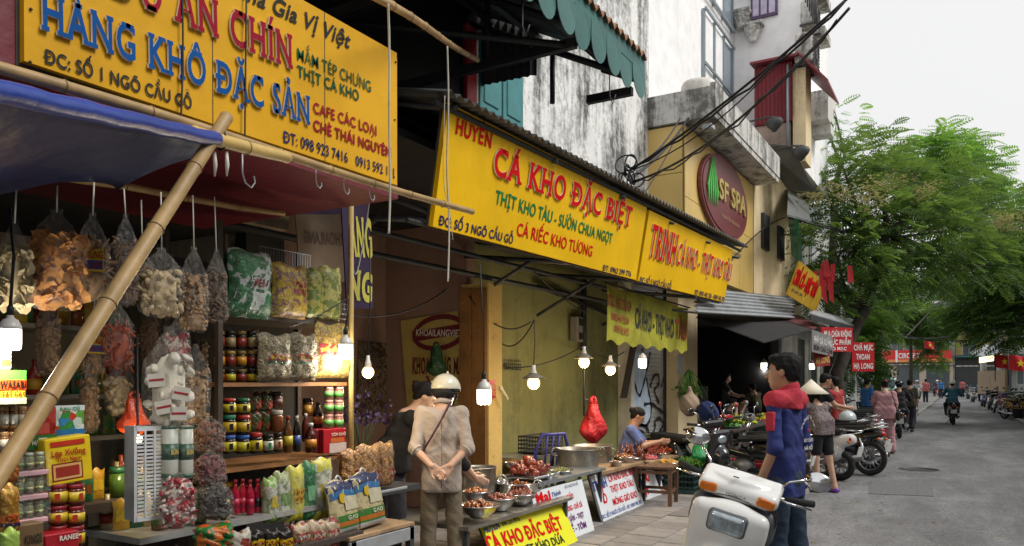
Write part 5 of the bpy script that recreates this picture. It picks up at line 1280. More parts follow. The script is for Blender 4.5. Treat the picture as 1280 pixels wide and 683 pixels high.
hang_bag(38, 104, 386, 262, -2.8, 'chip', 170, .026, m_chip, 'big clear bag of orange brown crackers hung under the tarpaulin', 'cracker', ytop=232, fill=.72)
hang_bag(97, 135, 378, 266, -2.95, 'stick', 70, .02, m_brnd, 'narrow clear bag with a red and yellow paper label, dried roots inside', 'dried_root', ytop=228, tagp=(.02, .85, .33, .58, ('#e8c020', '#2458a0', '#a01028'), 'ĐẢ XỨNG'))
hang_bag(142, 172, 380, 268, -3.1, 'stick', 70, .018, m_dkdry, 'clear bag of dark dried strips right behind the leaning bamboo pole', 'dried_strip', ytop=236)
hang_bag(164, 192, 372, 312, -3.2, 'bean', 70, .014, m_dkdry, 'small bag of dark berries tucked left of the mushroom bag', 'dried_berry', ytop=250)
hang_bag(176, 228, 396, 310, -3.1, 'mush', 60, .022, m_mush, 'clear bag of pale dried mushrooms hanging by a string', 'dried_mushroom', ytop=240)
hang_bag(226, 259, 415, 308, -3.15, 'bean', 150, .013, m_brnd, 'long clear bag of brown dried jujubes left of the darker bag', 'dried_fruit', ytop=244)
hang_bag(257, 284, 403, 312, -3.2, 'bean', 130, .013, m_dkdry, 'long clear bag of black dried fungus beside the green sacks', 'dried_fungus', ytop=246)
hang_bag(228, 262, 532, 430, -3.35, 'bean', 110, .014, m_brnd, 'clear bag of dried seeds hanging low behind the white parcel bag', 'seed')
hang_bag(132, 166, 462, 380, -3.6, 'stick', 60, .02, m_spice, 'dim reddish bag of dried chillies hanging in the shadow', 'dried_chilli')
hang_bag(206, 238, 470, 395, -3.6, 'bean', 80, .016, m_redc, 'clear bag with a pink rimmed sweets packet hanging in the middle', 'sweet')
hang_bag(243, 281, 566, 520, -3.25, 'bean', 150, .010, mat('red_brown_beans', (.18, .07, .04), var=.5, scale=40), 'bag of red brown beans, topmost of the three squat dark bags', 'bean', fill=.8)
hang_bag(242, 282, 606, 562, -3.22, 'bean', 150, .010, mat('plum_beans', (.16, .04, .05), var=.5, scale=40), 'bag of plum coloured beans, middle of the three squat dark bags', 'bean', fill=.8)
hang_bag(246, 290, 650, 596, -3.2, 'bean', 150, .012, mat('black_beans', (.025, .025, .03), rough=.4, var=.4), 'bag of black beans, lowest of the three squat dark bags', 'bean', fill=.85)
hang_bag(200, 244, 660, 590, -3.05, 'bean', 120, .016, m_redc, 'clear bag of red and white wrapped sweets beside the white slotted basket', 'sweet', fill=.85)
for k, (px, yb, src, l) in enumerate(((118, 470, 'dried root', 'dim clear bag of roots in the shadow left of the chillies'), (150, 520, '', 'dim bag hanging low in front of the back shelves'), (112, 540, '', 'dim bag hanging just right of the vegetable carton'), (215, 420, '', 'dim bag hanging behind the mushroom bag'), (245, 470, '', 'dim bag hanging behind the jujube bag'), (60, 470, '', 'dim bag hanging behind the leaning bamboo pole, low left'), (190, 455, '', 'dim bag hanging between the chillies and the parcels'))):
    hb = [o for o in COL.objects if o.name.startswith('hanging_bag')]; o = at(px, yb, X=-3.95); b = dup(hb[(k * 3 + 2) % 9], (o.x, o.y, o.z), R_(20 * k), l)
    if 'group' in b: del b['group']
# white parcels in a clear bag
t = hang_bag(182, 240, 536, 408, -3.12, 'mush', 30, .03, mat('pale_paper', (.6, .58, .52), var=.3), 'tall clear bag of white paper parcels with small red marks', 'paper_parcel', fill=.7)
for (y, z, a) in ((-.02, .10, .2), (.05, .16, -.2), (-.05, .22, .1), (.04, .07, .0)):
    o = MB().box(0, .012, -.035, .035, -.03, .03).build('parcel', ink('#e0dcd0'), t, (.062, y, z), (a, 0, 0)); MB().box(.0125, .0135, -.03, .03, -.004, .006).build('red_mark', ink('#b02030'), o)
# green and white rolls
for i, (a, b, l) in enumerate(((202, 222, 'green and white printed roll pack, left one of the pair under the parcel bag'), (222, 241, 'green and white printed roll pack, right one of the pair under the parcel bag'))):
    p, w, h = pbr(a, b, 598, 532, -3.1); t = thing('roll_pack', l, 'pack', p)
    MB().lathe([(w * .4, 0), (w * .5, .01), (w * .5, h * .97), (w * .3, h)], (0, 0, 0), 16).build('roll_body', ink('#d8dcd0'), t)
    for z0, z1, c in ((.0, .1, '#1c5a3c'), (.34, .66, '#1c5a40'), (.92, .985, '#1c5a3c')): MB().lathe([(w * .506, h * z0 + .004), (w * .506, h * z1)], (0, 0, 0), 16).build('print_band', ink(c), t)
    M = Matrix(((0, 0, 1, w * .512), (1, 0, 0, -w * .26), (0, 1, 0, h * .46), (0, 0, 0, 1))); lettering('BÚN', M, w * .5, h * .09, ink('#e0c060'), t, off=.03)
    MB().grid(lambda u, v: Vector((w * .56 * math.cos(2 * PI * u), w * .56 * math.sin(2 * PI * u), v * h * 1.06)), 16, 4).build('film', m_filmd, t)
# orange red carrier bag glowing in front of a bulb
def bag_solid(label, x0, x1, yb, yt, X, m, cat='bag', name='plastic_bag', handles=True, sq=.7):
    p, w, h = pbr(x0, x1, yb, yt, X); t = thing(name, label, cat, p); ph = random.uniform(0, 6)
    def f(u, v):
        a = 2 * PI * u; k = (.35 + .65 * math.sin(min(1, v / .3) * PI / 2)) * (1 if v < .35 else 1 - .60 * ((v - .35) / .65) ** .9); r = w / 2 * k * (1 + .14 * math.sin(2 * a + 7 * v + ph) + .05 * math.sin(7 * a + 10 * v) + .03 * math.sin(17 * a + 4 * v))
        return Vector((r * sq * math.cos(a), r * math.sin(a), v * h * .85))
    MB().grid(f, 32, 20).build('bag_body', m, t)
    if handles:
        for s in (-1, 1): MB().tube([(0, s * w * .08, h * .82), (0, s * w * .16, h * .94), (0, s * w * .04, h)], [.02 * w / .2, .012 * w / .2, .008 * w / .2], 6).build('handle', m, t)
    return t
m_obag = mat('orange_red_film', (.75, .09, .03), rough=.3, var=.2, scale=8, bump=.6, bscale=25, trans=.15)
bag_solid('glowing orange red carrier bag hung in the dark behind the jars', 149, 186, 545, 490, -3.5, m_obag)
lp = bpy.data.lights.new('bulb_light', 'POINT'); lp.energy = 1.6; lp.color = (1, .7, .3); lp.shadow_soft_size = .03
tl = thing('hanging_lamp', 'small warm bulb half hidden behind the orange red carrier bag', 'lamp', at(172, 549, X=-3.45), group='lit bulbs hanging over the stalls'); lo = bpy.data.objects.new('bulb_light', lp); COL.objects.link(lo); lo.parent = tl; lo.location = (.02, -.02, -.04)
MB().ball((0, 0, 0), .022, 12).build('glowing_bulb', em_h, tl); MB().tube([(0, 0, .01), (0, 0, .05), (-.05, .03, .5)], .006, 6).build('cable', m_cordk, tl)
# white slotted basket standing on end
p, w, h = pb(172, 203, 651, 533, -3.12); t = thing('plastic_basket', 'white slotted plastic basket standing on end', 'basket', p, R_(-14)); m_bask = mat('grey_white_plastic', (.5, .52, .54), rough=.5, dirt=.3); mb = MB()
for s in (0, 1):
    mb.box(-.12, 0, s * w - w / 2 - .006, s * w - w / 2 + .006, 0, h)
mb.box(-.12, 0, -w / 2, w / 2, 0, .02); mb.box(-.12, 0, -w / 2, w / 2, h - .02, h); mb.build('basket_frame', m_bask, t)
n1 = 22
for k in range(n1): MB().box(-.006, .0, -w / 2 + .008, w / 2 - .008, .03 + (h - .06) * k / n1, .03 + (h - .06) * (k + .55) / n1).build('slat', m_bask, t)
for k in (1, 2): MB().box(.0005, .004, -w / 2 + w * k / 3 - .004, -w / 2 + w * k / 3 + .004, .02, h - .02).build('rib', m_bask, t)

# ---- left edge stacks
XL = -2.85
box_item(0, 33, 506, 463, -2.7, .05, '#c8d040', 'green and yellow packet lettered WASABI at the left edge', 'packet', 'packet', prints=((0, 1, .72, 1, '#58b83c'), (0, 1, .42, .72, '#e8541c'), (0, 1, .02, .2, '#d8e0b0')), txt=(('WASABI', .0, .48, .95, .2, '#10100c'), ('TAT CAY', .05, .24, .95, .14, '#e02010')))
box_item(0, 15, 462, 438, -2.7, .05, '#e0d8d0', 'small white and orange packet above the WASABI packet', 'packet', 'packet', prints=((.1, .9, .15, .55, '#d04818'),))
k = 0
ordn = ['left', 'middle', 'right']
for r_, (yb, yt, w1) in enumerate(((536, 508, 'upper'), (566, 540, 'lower'))):
    for c_ in range(3):
        jar(c_ * 11.2, c_ * 11.2 + 10.5, yb, yt, -2.75, '#8a6038', '#b08858', '#c8bfa8', '%s pale brown jar of the %s row under the WASABI packet' % (ordn[c_], w1), lab2='#f0ece0')
box_item(34, 71, 561, 509, -2.9, .07, mat_print('red_green_carton', ['#8a1410', '#a82018', '#701008', '#b04030'], 22), 'red carton with green foot and round picture leaning by the pole', prints=((0, 1, 0, .33, '#1c7030'), (.3, .75, .36, .62, '#c05040'), (.38, .66, .04, .26, '#e0dcd0')), txt=(('HẠT NÊM', .15, .1, .9, .1, '#e8e0c8'),))
box_item(69, 106, 544, 507, -2.95, .06, mat_print('vegetable_print', ['#c8d8d0', '#389040', '#c83820', '#3888c0', '#e0e8e0', '#60a840'], 30), 'small carton printed with vegetables on white and blue', prints=((0, 1, .82, 1, '#d8e4e4'), (0, 1, 0, .2, '#2878b0')), txt=(('RAU CỦ', .15, .84, .8, .1, '#208040'),))
box_item(61, 117, 604, 546, -2.85, .08, '#e8c818', 'bright yellow carton printed with red sausages and red frame', prints=((.1, .78, .08, .46, '#8a1810'), (.13, .75, .11, .43, '#e0b070'), (.18, .7, .16, .38, '#a03020'), (.1, .85, .82, .93, '#c03018')), txt=(('Lạp Xưởng', .1, .62, .85, .12, '#b01018'), ('Tươi Ngon', .2, .5, .75, .08, '#b01018')), tilt=R_(4))
for i, (x0, x1, yb, yt, l) in enumerate(((23, 62, 595, 566, 'topmost'), (23, 61, 625, 597, 'middle'), (22, 61, 655, 627, 'lowest'))):
    p, w, h = pb(x0, x1, yb, yt, -2.82); t = thing('jar_tray', '%s shrink wrapped tray of small green lidded jars left of the yellow carton' % l, 'tray of jars', p)
    MB().cbox((-.05, 0, .009), (.1, w, .018), .003).build('card_tray', ink('#d8a8b0'), t)
    for q in range(3):
        y = -w / 2 + w * (q + .5) / 3; r = w / 6 * .85
        g_ = MB().lathe([(r, .02), (r, h * .75), (r * .8, h * .82)], (-.03, y, 0), 12).build('jar', ink('#8a9068', .2), t)
        MB().lathe([(r * .85, h * .83), (r * .85, h * .98)], (-.03, y, 0), 12).build('lid', ink('#c8d0b8'), g_); MB().lathe([(r * 1.02, .035), (r * 1.02, h * .55)], (-.03, y, 0), 12).build('label_band', mat_print('fruit_label', ['#58a030', '#d8d8a0', '#c8b030', '#407828'], 60), g_)
    MB().grid(lambda u, v: Vector((.012, (u - .5) * w * 1.02, v * h * 1.03)), 10, 6).build('film', m_filmd, t)
for r_, (yb, yt) in enumerate(((630, 605), (655, 632), (682, 657))):
    for c_ in range(2):
        jar(61.5 + c_ * 22, 83 + c_ * 22, yb, yt, -2.86, '#5a1810', '#8a1420', '#d8b828', '%s jar with dark red lid in the %s row under the yellow carton' % (('left', 'right')[c_], ('top', 'middle', 'bottom')[r_]), lab2='#b83020')
box_item(57, 99, 690, 666, -2.78, .1, '#b01828', 'red carton lettered RANEE at the bottom of the stack', txt=(('RANEE', .4, .6, .95, .25, '#f0ece0'),))
box_item(20, 55, 690, 655, -2.75, .12, '#7a6040', 'plain cardboard box with printed letters at the bottom left', txt=(('KINGS', .3, .3, .9, .3, '#2c2418'),))
pouch(0, 23, 668, 606, -2.68, mat_print('noodle_orange', ['#c89838', '#a87828', '#d8b050'], 40, noise_=True), 'clear pack of orange noodles with an orange band at the left edge', bands=((0, 1, .25, .42, '#e86018'), (0, 1, .17, .25, '#302050')), txt=(('CAY', .1, .29, .7, .1, '#402010'),))
pouch(0, 24, 692, 662, -2.62, '#a8c858', 'light green packet at the bottom left corner', th=.05, crump=.003)
pouch(0, 23, 604, 568, -2.7, '#b06828', 'orange brown packet between the pale jars and the noodles', th=.05)
tb = thing('stall_table', 'low table carrying the carton and jar stacks at the far left', 'table', (-2.95, 1.2, 0)); MB().box(-3.15, -2.65, .2, 1.74, .80, .83).build('top', m_darkw, tb, W=True)
for x in (-3.1, -2.7):
    for y in (.3, 1.7): MB().box(x - .02, x + .02, y - .02, y + .02, 0, .799).build('leg', m_darkw, tb, W=True)
# racks of fill-in bottles, jars and packets in the dark
rk = thing('back_shelf', 'long dim shelf unit loaded with bottles and packets at the back of the left shop', 'shelves', (-4.4, 1.6, 0))
for z in (.45, .85, 1.18, 1.42, 1.80): MB().box(-4.7, -4.25, .2, 2.75, z - .025, z).build('shelf_board', mat('pale_shelf_edge', (.3, .28, .22), dirt=.4), rk, W=True)
for y in (.2, 1.5, 2.73): MB().box(-4.72, -4.70, y, y + .03, 0, 2.1).build('upright', m_darkw, rk, W=True)
rnd = random.Random(5); pal = ['#a03020', '#5a8030', '#d8a830', '#806040', '#c02838', '#307850', '#d0c090', '#905020', '#e0c030', '#c05028']
protos = {}
def filler(kind, c1, c2, w, h):
    t = thing({'b': 'bottle', 'j': 'jar', 'p': 'packet'}[kind], '', '', (0, 0, 0))
    if kind == 'b':
        MB().lathe([(w / 2, 0), (w / 2, h * .6), (w * .16, h * .8), (w * .16, h)], n=9).build('bottle_body', ink(c1, .2), t); MB().lathe([(w * .52, h * .15), (w * .52, h * .45)], n=9).build('label_band', ink(c2), t)
    elif kind == 'j':
        MB().lathe([(w / 2, 0), (w / 2, h * .8)], n=9).build('glass_body', ink(c1, .2), t); MB().lathe([(w * .5, h * .81), (w * .5, h)], n=9).build('lid', ink(c2), t)
    else:
        f = pillow_fn(w, h, w * .35, rnd.randint(0, 99), crump=.004); MB().grid(lambda u, v: f(u, v), 6, 6).grid(lambda u, v: f(1 - u, v, -1), 6, 6).build('pouch_body', ink(c1), t)
        MB().grid(lambda u, v: f(.15 + .7 * u, .3 + .35 * v, 1, .003), 5, 4).build('print', ink(c2), t)
    return t
PR = []
for i in range(12):
    k = 'bjp'[i % 3]; t = filler(k, pal[i % 10], pal[(i * 3 + 2) % 10], rnd.uniform(.06, .08), rnd.uniform(.16, .2) if k == 'b' else rnd.uniform(.11, .15)); PR.append((k, t))
used = set()
def fill_row(x, y0, y1, z, where, step=.085):
    y = y0
    while y < y1:
        i = rnd.randrange(12); k, t = PR[i]; wd = {'b': 'bottle', 'j': 'jar', 'p': 'packet'}[k]
        if i not in used: used.add(i); o = t; o.location = (x + rnd.uniform(-.04, .04), y, z + .001)
        else: o = dup(t, (x + rnd.uniform(-.04, .04), y, z + .001), rnd.uniform(-.4, .4))
        o['label'] = 'dim %s standing %s' % (wd, where); o['category'] = wd; o['group'] = 'dim %ss %s' % (wd, where); y += step * rnd.uniform(.85, 1.3)
fill_row(-4.4, .3, 2.7, 1.80, 'on the top shelf at the back of the left shop')
fill_row(-4.4, .3, 2.7, 1.42, 'on the lit shelf edge at the back of the left shop')
fill_row(-4.32, .5, 2.7, 1.18, 'behind the orange red carrier bag')
fill_row(-4.32, .9, 2.7, .85, 'low at the back of the left shop')
fill_row(-3.75, 1.2, 2.65, .92, 'in the heap behind the white slotted basket', .07); fill_row(-4.3, .3, 2.7, 1.80, 'in front on the top back shelf', .075); fill_row(-4.29, .3, 2.7, 1.42, 'in front on the lit back shelf', .075); fill_row(-4.29, .3, 2.7, .85, 'in front on the low back shelf', .08); fill_row(-3.62, 1.2, 2.6, .92, 'at the front of the heap behind the slotted basket', .075)

lw = thing('low_bench', 'dim bench heaped with packets behind the carton stacks', 'bench', (-3.75, 2, 0)); MB().box(-4.0, -3.5, 1.2, 2.7, .88, .92).build('top', m_darkw, lw, W=True); MB().box(-3.98, -3.52, 1.22, 1.3, 0, .879).build('leg', m_darkw, lw, W=True); MB().box(-3.98, -3.52, 2.6, 2.68, 0, .879).build('leg', m_darkw, lw, W=True)

# ---- the goods rack
XR = -3.42
rack = thing('goods_rack', 'tall wooden rack of four shelves crowded with dried food, its post holding a bulb', 'rack', (-3.6, 3.2, 0))
m_shelf = mat('worn_brown_board', (.24, .11, .04), rough=.45, var=.35, scale=6, bump=.15)
Y0_, Y1_ = at(279, 400, X=XR).y, at(434, 400, X=XR).y
for k, (py, m) in enumerate(((404, m_darkw), (478, m_shelf), (569, m_shelf))):
    z = at(430, py, X=XR).z; MB().box(XR - .45, XR, Y0_, Y1_, z - .022, z).build('shelf_board', m, rack, W=True)
MB().tube([(XR + .015, Y1_ + .02, .55), (XR + .015, Y1_ + .02, at(433, 240, X=XR).z)], .017, 10).build('post', mat('yellowed_post', (.5, .36, .12), dirt=.4), rack, W=True)
for x, y in ((XR - .46, Y1_ + .02), (XR - .46, Y0_ - .02), (XR - .01, Y0_ - .02)): MB().box(x - .015, x + .015, y - .015, y + .015, 0, 2.35).build('post', m_darkw, rack, W=True)
MB().box(XR - .47, XR - .46, Y0_, Y1_, .6, 2.2).build('back_panel', m_black, rack, W=True)
def wire_basket(x0, x1, yb, yt, X, label):
    p, w, h = pb(x0, x1, yb, yt, X); t = thing('wire_basket', label, 'basket', p); mb = MB()
    for k in range(int(w / .022) + 1): mb.tube([(0, -w / 2 + k * .022, 0), (0, -w / 2 + k * .022, h)], .0025, 4)
    for k in range(5): mb.tube([(0, -w / 2, h * k / 4), (0, w / 2, h * k / 4)], .003, 4)
    mb.build('wire_mesh', m_zinc, t); return t
wire_basket(326, 390, 404, 314, XR - .3, 'wire basket standing behind the yellow packs on the top shelf'); wire_basket(418, 434, 405, 380, XR - .05, 'small wire basket end beside the post on the top shelf')
S0 = 401
pouch(285, 337, 398, 314, XR, mat_print('green_sack_print', ['#0f6a34', '#d8dcd8', '#128040', '#0c5a2c', '#c8c8c0'], 7, noise_=True, dist=1.2, bump=.5), 'big green and white printed sack on the top shelf', th=.16, cat='sack', name='food_sack', crump=.012, bands=((.3, .75, .42, .6, '#e0e4e0'),), txt=(('MIẾN', .35, .46, .7, .1, '#a01020'),), wrap=True)
pouch(281, 297, 396, 320, XR - .08, '#1a4030', 'dark green packet squeezed left of the big green sack', th=.08)
pouch(339, 382, 398, 331, XR, mat_print('yellow_violet_print', ['#d8b020', '#e0c038', '#c8a020', '#8a5a60', '#d8b830'], 26, noise_=True, bump=.5), 'fat yellow pack with a red label, middle of the top shelf', th=.13, crump=.01, bands=((.38, .92, .42, .7, '#c8a018'), (.42, .88, .58, .68, '#9a1420'), (.42, .88, .44, .54, '#9a1420')), wrap=True)
pouch(379, 402, 399, 336, XR - .02, mat_print('yellow_green_print', ['#a8a838', '#c8c050', '#789030', '#d0c860'], 18, noise_=True), 'clear pack of yellow green noodles beside the red labelled pack', th=.1, wrap=True)
pouch(398, 424, 401, 334, XR - .01, mat_print('yellow_green_print2', ['#b0b050', '#889838', '#d8d070', '#98a048'], 16, noise_=True), 'yellow green noodle pack nearest the post on the top shelf', th=.1, wrap=True)
# second shelf
names2 = ['first', 'second', 'third', 'fourth']
for j, (yb, yt, cb, cl, cla, w1) in enumerate(((437, 414, '#1c1410', '#201810', '#a89060', 'top'), (459, 439, '#40301c', '#b09040', '#e09818', 'middle'), (478, 462, '#181410', '#302820', '#d8c820', 'bottom'))):
    for i in range(4):
        jar(268 + i * 13.6, 281 + i * 13.6, yb, yt, XR - .06, cb, cl if i % 2 else '#8a7030', cla if (i + j) % 2 else '#902818', '%s black jar from the left in the %s row of the second shelf' % (names2[i], w1))
for i in range(2):
    for j in range(3):
        jar(304 + i * 10, 313.5 + i * 10, (430, 446, 461)[j], (412, 431, 447)[j], XR - .12, '#583020', '#b08060', ('#c0a080', '#d89068')[i], '%s slim spice jar in the %s row behind the black jars' % (('left', 'right')[i], ('top', 'middle', 'bottom')[j]))
m_bamb = mat_print('dried_bamboo_print', ['#8a7c58', '#a89870', '#6a5c3c', '#c0b088', '#544828'], 20, .5, noise_=True, dist=1.5, bump=.8)
for i, (x0, x1, l) in enumerate(((322, 362, 'clear bag of dried bamboo shoots lettered MĂNG, left one on the second shelf'), (361, 394, 'clear bag of dried bamboo shoots lettered MĂNG, right one on the second shelf'))):
    pouch(x0, x1, 476, 418, XR, m_bamb, l, th=.12, cat='bag', name='food_bag', crump=.014, bands=((.12, .95, .42, .56, '#b82018'), (.14, .93, .36, .42, '#1c6838')), txt=(('MĂNG KHÔ', .18, .455, .9, .075, '#e8d840'),), wrap=True)
pouch(393, 437, 473, 405, XR + .0, mat_print('yellow_crunch_print', ['#c8a028', '#d8b840', '#a88018', '#e0c860'], 24, noise_=True, bump=.7), 'bag of yellow snacks with a red and yellow band by the bulb', th=.1, cat='bag', name='food_bag', crump=.012, bands=((.05, .9, .42, .62, '#b01820'), (.07, .88, .48, .54, '#e0c020')), wrap=True)
# third shelf jars
cols = [('#1c120c', '#c03020', '#d8c030'), ('#1c120c', '#207048', '#d8c030'), ('#20140c', '#18805c', '#d8b020'), ('#20140c', '#b82820', '#d8b020'), ('#20140c', '#2858a8', '#d8c828'), ('#20140c', '#2858a8', '#d8c828')]
lids = ['red', 'green', 'green', 'red', 'blue', 'blue']
for j, (yb, yt) in enumerate(((518, 498), (543, 519), (567, 544))):
    for i in range(2):
        cb, cl, la = cols[j * 2 + i]; jar(277 + i * 18 - j * .5, 295 + i * 17.5, yb, yt, XR - .02 if j else XR - .02, cb, cl, la, '%s lidded yellow labelled jar, %s column, %s of the stack of six' % (lids[j * 2 + i], ('left', 'right')[i], ('top', 'middle', 'bottom')[j]), lab2='#1c140c')
jar(312, 328, 567, 541, XR, '#201810', '#b82820', '#d8c018', 'jar with red lid and bright yellow label in the front row of the third shelf', lab2='#302010')
jar(328, 342, 566, 543, XR, '#14180c', '#181810', '#d8d8c8', 'jar with black lid and white label in the front row of the third shelf', lab2='#308040')
jar(342, 353, 565, 541, XR, '#402010', '#20140c', '#c8b080', 'jar with black lid and pale label right of the white labelled jar', lab2='#902018')
for i in range(2):
    for j in range(2):
        pouch(312 + i * 14, 326 + i * 14, (540, 514)[j], (515, 491)[j], XR - .1, mat_print('spice_packet_print', ['#603820', '#405028', '#a04028', '#384018'], 30), '%s spice packet in the %s row behind the white labelled jar' % (('left', 'right')[i], ('lower', 'upper')[j]), th=.05)
jar(338, 354, 540, 513, XR - .06, '#7a4424', '#b8b0a0', None, 'clear jar of brown powder behind the front jars', cat='jar'); jar(338, 353, 511, 490, XR - .1, '#502c1c', '#301c18', '#602820', 'dark jar stacked above the jar of brown powder')
bottle(354, 366, 566, 520, XR, '#6a4018', '#a82018', '#d8c030', 'brown sauce bottle with red cap, leftmost of the bottles')
bottle(366, 376, 565, 520, XR - .01, '#1c1814', '#d8d4c8', '#3858a0', 'dark sauce bottle with white cap and blue label')
bottle(377, 387, 552, 517, XR - .1, '#501c14', '#e0dcd0', None, 'red brown bottle with white cap standing behind the others')
bottle(381, 396, 566, 529, XR, '#48140c', '#e0dcd0', '#d88828', 'squat dark red bottle with white cap and orange label at the front')
bottle(391, 404, 536, 503, XR - .12, '#301410', '#381810', '#d07028', 'dark bottle with orange label raised at the back'); jar(378, 391, 520, 498, XR - .15, '#5a3418', '#281810', '#c89038', 'brown jar raised beside the dark orange labelled bottle')
for i in range(2):
    for j in range(3):
        jar(405 + i * 12.5, 417 + i * 12.5, (536, 517, 499)[j], (518, 500, 484)[j], XR - .02, '#a8685c', '#c89888', '#68a850', '%s green labelled cup, %s of its stack above the red carton' % (('left', 'right')[i], ('bottom', 'middle', 'top')[j]))
box_item(395, 406, 566, 537, XR - .03, .08, '#701420', 'dark red carton behind the bright red carton', 'box')
box_item(405, 433, 566, 536, XR + .01, .1, '#b81828', 'bright red and pink carton at the right end of the third shelf', prints=((.25, 1, .0, .4, '#e0c8c0'), (.3, .9, .42, .62, '#d87030')), txt=(('TÔM KHÔ', .3, .7, .95, .12, '#e8d8c0'),))
# fourth level: white tray table with bottles and noodles
tr = thing('tray_table', 'metal edged table holding the pink bottles and noodle packs', 'table', (-3.4, 2.8, 0)); zt = at(300, 648, X=-3.25).z
MB().box(-3.7, -3.22, at(170, 650, X=-3.25).y, at(421, 650, X=-3.25).y, zt - .03, zt).build('top', mat('galvanised_top', (.42, .42, .4), rough=.4, metal=.4, dirt=.4), tr, W=True)
for x in (-3.66, -3.28):
    for y in (2.35, 3.45): MB().tube([(x, y, 0), (x, y, zt - .031)], .015, 6).build('leg', m_dark, tr, W=True)
fill_row(-3.5, 2.2, 2.75, zt, 'on the metal table behind the slotted basket', .06); fill_row(-3.62, 2.2, 3.4, zt, 'in the dark behind the noodle packs', .07); fill_row(-3.33, at(205, 650, X=-3.3).y, at(283, 650, X=-3.3).y, zt, 'at the edge of the metal table left of the pink bottles', .06)
for i in range(5):
    x0 = 289 + i * 9.2; zf = (0, 0, 0, -.0, 0)[i]
    t = bottle(x0, x0 + 10.5, 643 - (i % 2) * 1.5, 600 - (i % 2), -3.28 - (.03 if i in (1, 3) else 0), '#b8183c', '#a01030', '#c82048' if i < 3 else '#201010', '%s pink plastic bottle from the left of the row of five' % ['first', 'second', 'third', 'fourth', 'fifth'][i])
m_nd = [mat_print('noodle_clear_green', ['#c8ccb0', '#98a868', '#d8d8c8', '#78a048'], 12, noise_=True), mat_print('noodle_white', ['#d0d0c0', '#b0b898', '#e0e0d0', '#889868'], 12, noise_=True), mat_print('noodle_yellow', ['#d8c830', '#c0c070', '#e0d860', '#a8a850'], 10, noise_=True), mat_print('noodle_green', ['#189048', '#60b070', '#107038', '#a0c8a0'], 10, noise_=True)]
for i, (x0, x1, yt, mi, cb, l) in enumerate(((329, 344, 597, 0, '#90c048', 'light green'), (342, 359, 590, 1, '#a8b878', 'pale clear'), (357, 377, 583, 2, '#d8d020', 'yellow banded'), (375, 391, 577, 3, '#10803c', 'deep green'), (389, 413, 573, 1, '#e0d820', 'yellow topped'))):
    t = pouch(x0, x1, 654 - i * 1.2, yt, -3.26 - .01 * (i % 2), m_nd[mi], '%s upright noodle pack right of the pink bottles' % l, th=.09, crump=.008, bands=((0, 1, .8, .99, cb), (0, 1, .01, .15, cb), (.2, .8, .35, .6, ('#d8c018', '#80a860', '#d8b020', '#80c890', '#e0c818')[i])), wrap=True)
    if i in (2, 4):
        for a, b in ((.35, .42), (.6, .42), (.35, .53), (.6, .53)):
            p, w, h = pb(x0, x1, 654, yt, -3.26); MB().torus((.055, (a - .48) * w, b * h), .008, .003, (1, 0, 0), 10, 4).build('ring_print', ink('#b86818'), t)
# lower display in front
tr2 = thing('front_bench', 'low bench of packets at the bottom edge below the metal table', 'bench', (-3.1, 3, 0)); zb = at(330, 690, X=-3.1).z
MB().box(-3.2, -3.04, 2.25, 3.42, zb - .03, zb).build('top', m_darkw, tr2, W=True)
for y in (2.3, 3.35): MB().box(-3.16, -3.08, y - .02, y + .02, 0, zb - .031).build('leg', m_darkw, tr2, W=True)
pouch(246, 288, 690, 656, -3.12, mat_print('orange_green_print', ['#d85818', '#208038', '#e07828', '#186830'], 9, noise_=True), 'orange and green crumpled bag at the bottom edge', th=.14, crump=.02, cat='bag', name='food_bag')
pouch(283, 312, 690, 664, -3.1, mat_print('peanut_print', ['#c0b8a8', '#a04030', '#d0c8b8'], 25), 'pale net packet between the orange bag and the black packets', th=.08)
for i in range(3): pouch(311 + i * 18, 329 + i * 18, 690, 664 - i, -3.1, '#181410', '%s black and yellow packet of the row of three at the bottom edge' % ordn[i], th=.06, bands=((.05, .95, .25, .62, '#e0b818'), (.05, .95, .12, .25, '#c03018')), txt=(('GỪNG', .1, .36, .9, .14, '#a01810'),))
for i in range(3): pouch(363 + i * 19, 384 + i * 19, 690, 654 - i * 3, -3.12, mat_print('ham_print', ['#b89060', '#c8a880', '#a02018', '#d0b898'], 20), '%s clear bag with a red label under the noodle packs' % ordn[i], th=.09, crump=.01, bands=((.15, .85, .3, .7, '#c02820'), (.15, .85, .3, .4, '#207040')), txt=(('MẮM', .2, .48, .8, .14, '#f0e8d0'),), wrap=True)
# right side of the rack: wooden bench with rice sacks and crackers
wt = thing('wooden_bench', 'worn wooden bench with rice bags at the foot of the rack', 'bench', (-3.1, 4, 0)); zw = at(480, 662, X=-3.02).z
m_wt = mat('worn_bench_wood', (.34, .22, .12), rough=.6, var=.35, scale=5, bump=.25, dirt=.4)
ya, yb_ = at(438, 672, X=-3.02).y, at(519, 652, X=-3.02).y
for k in range(4): MB().cbox((-3.02 - .0625 - k * .125, (ya + yb_) / 2, zw - .012), (.12, yb_ - ya, .024), .003).build('plank', m_wt, wt, W=True)
MB().cbox((-3.03, (ya + yb_) / 2, zw - .07), (.02, yb_ - ya, .08), .003).build('apron', m_zinc, wt, W=True)
for x in (-3.04, -3.45):
    for y in (ya + .03, yb_ - .03): MB().box(x - .02, x + .02, y - .02, y + .02, 0, zw - .026).build('leg', m_dark, wt, W=True)
m_rice = mat_print('rice_bag_print', ['#c8b888', '#d8c898', '#b8a878'], 14, noise_=True)
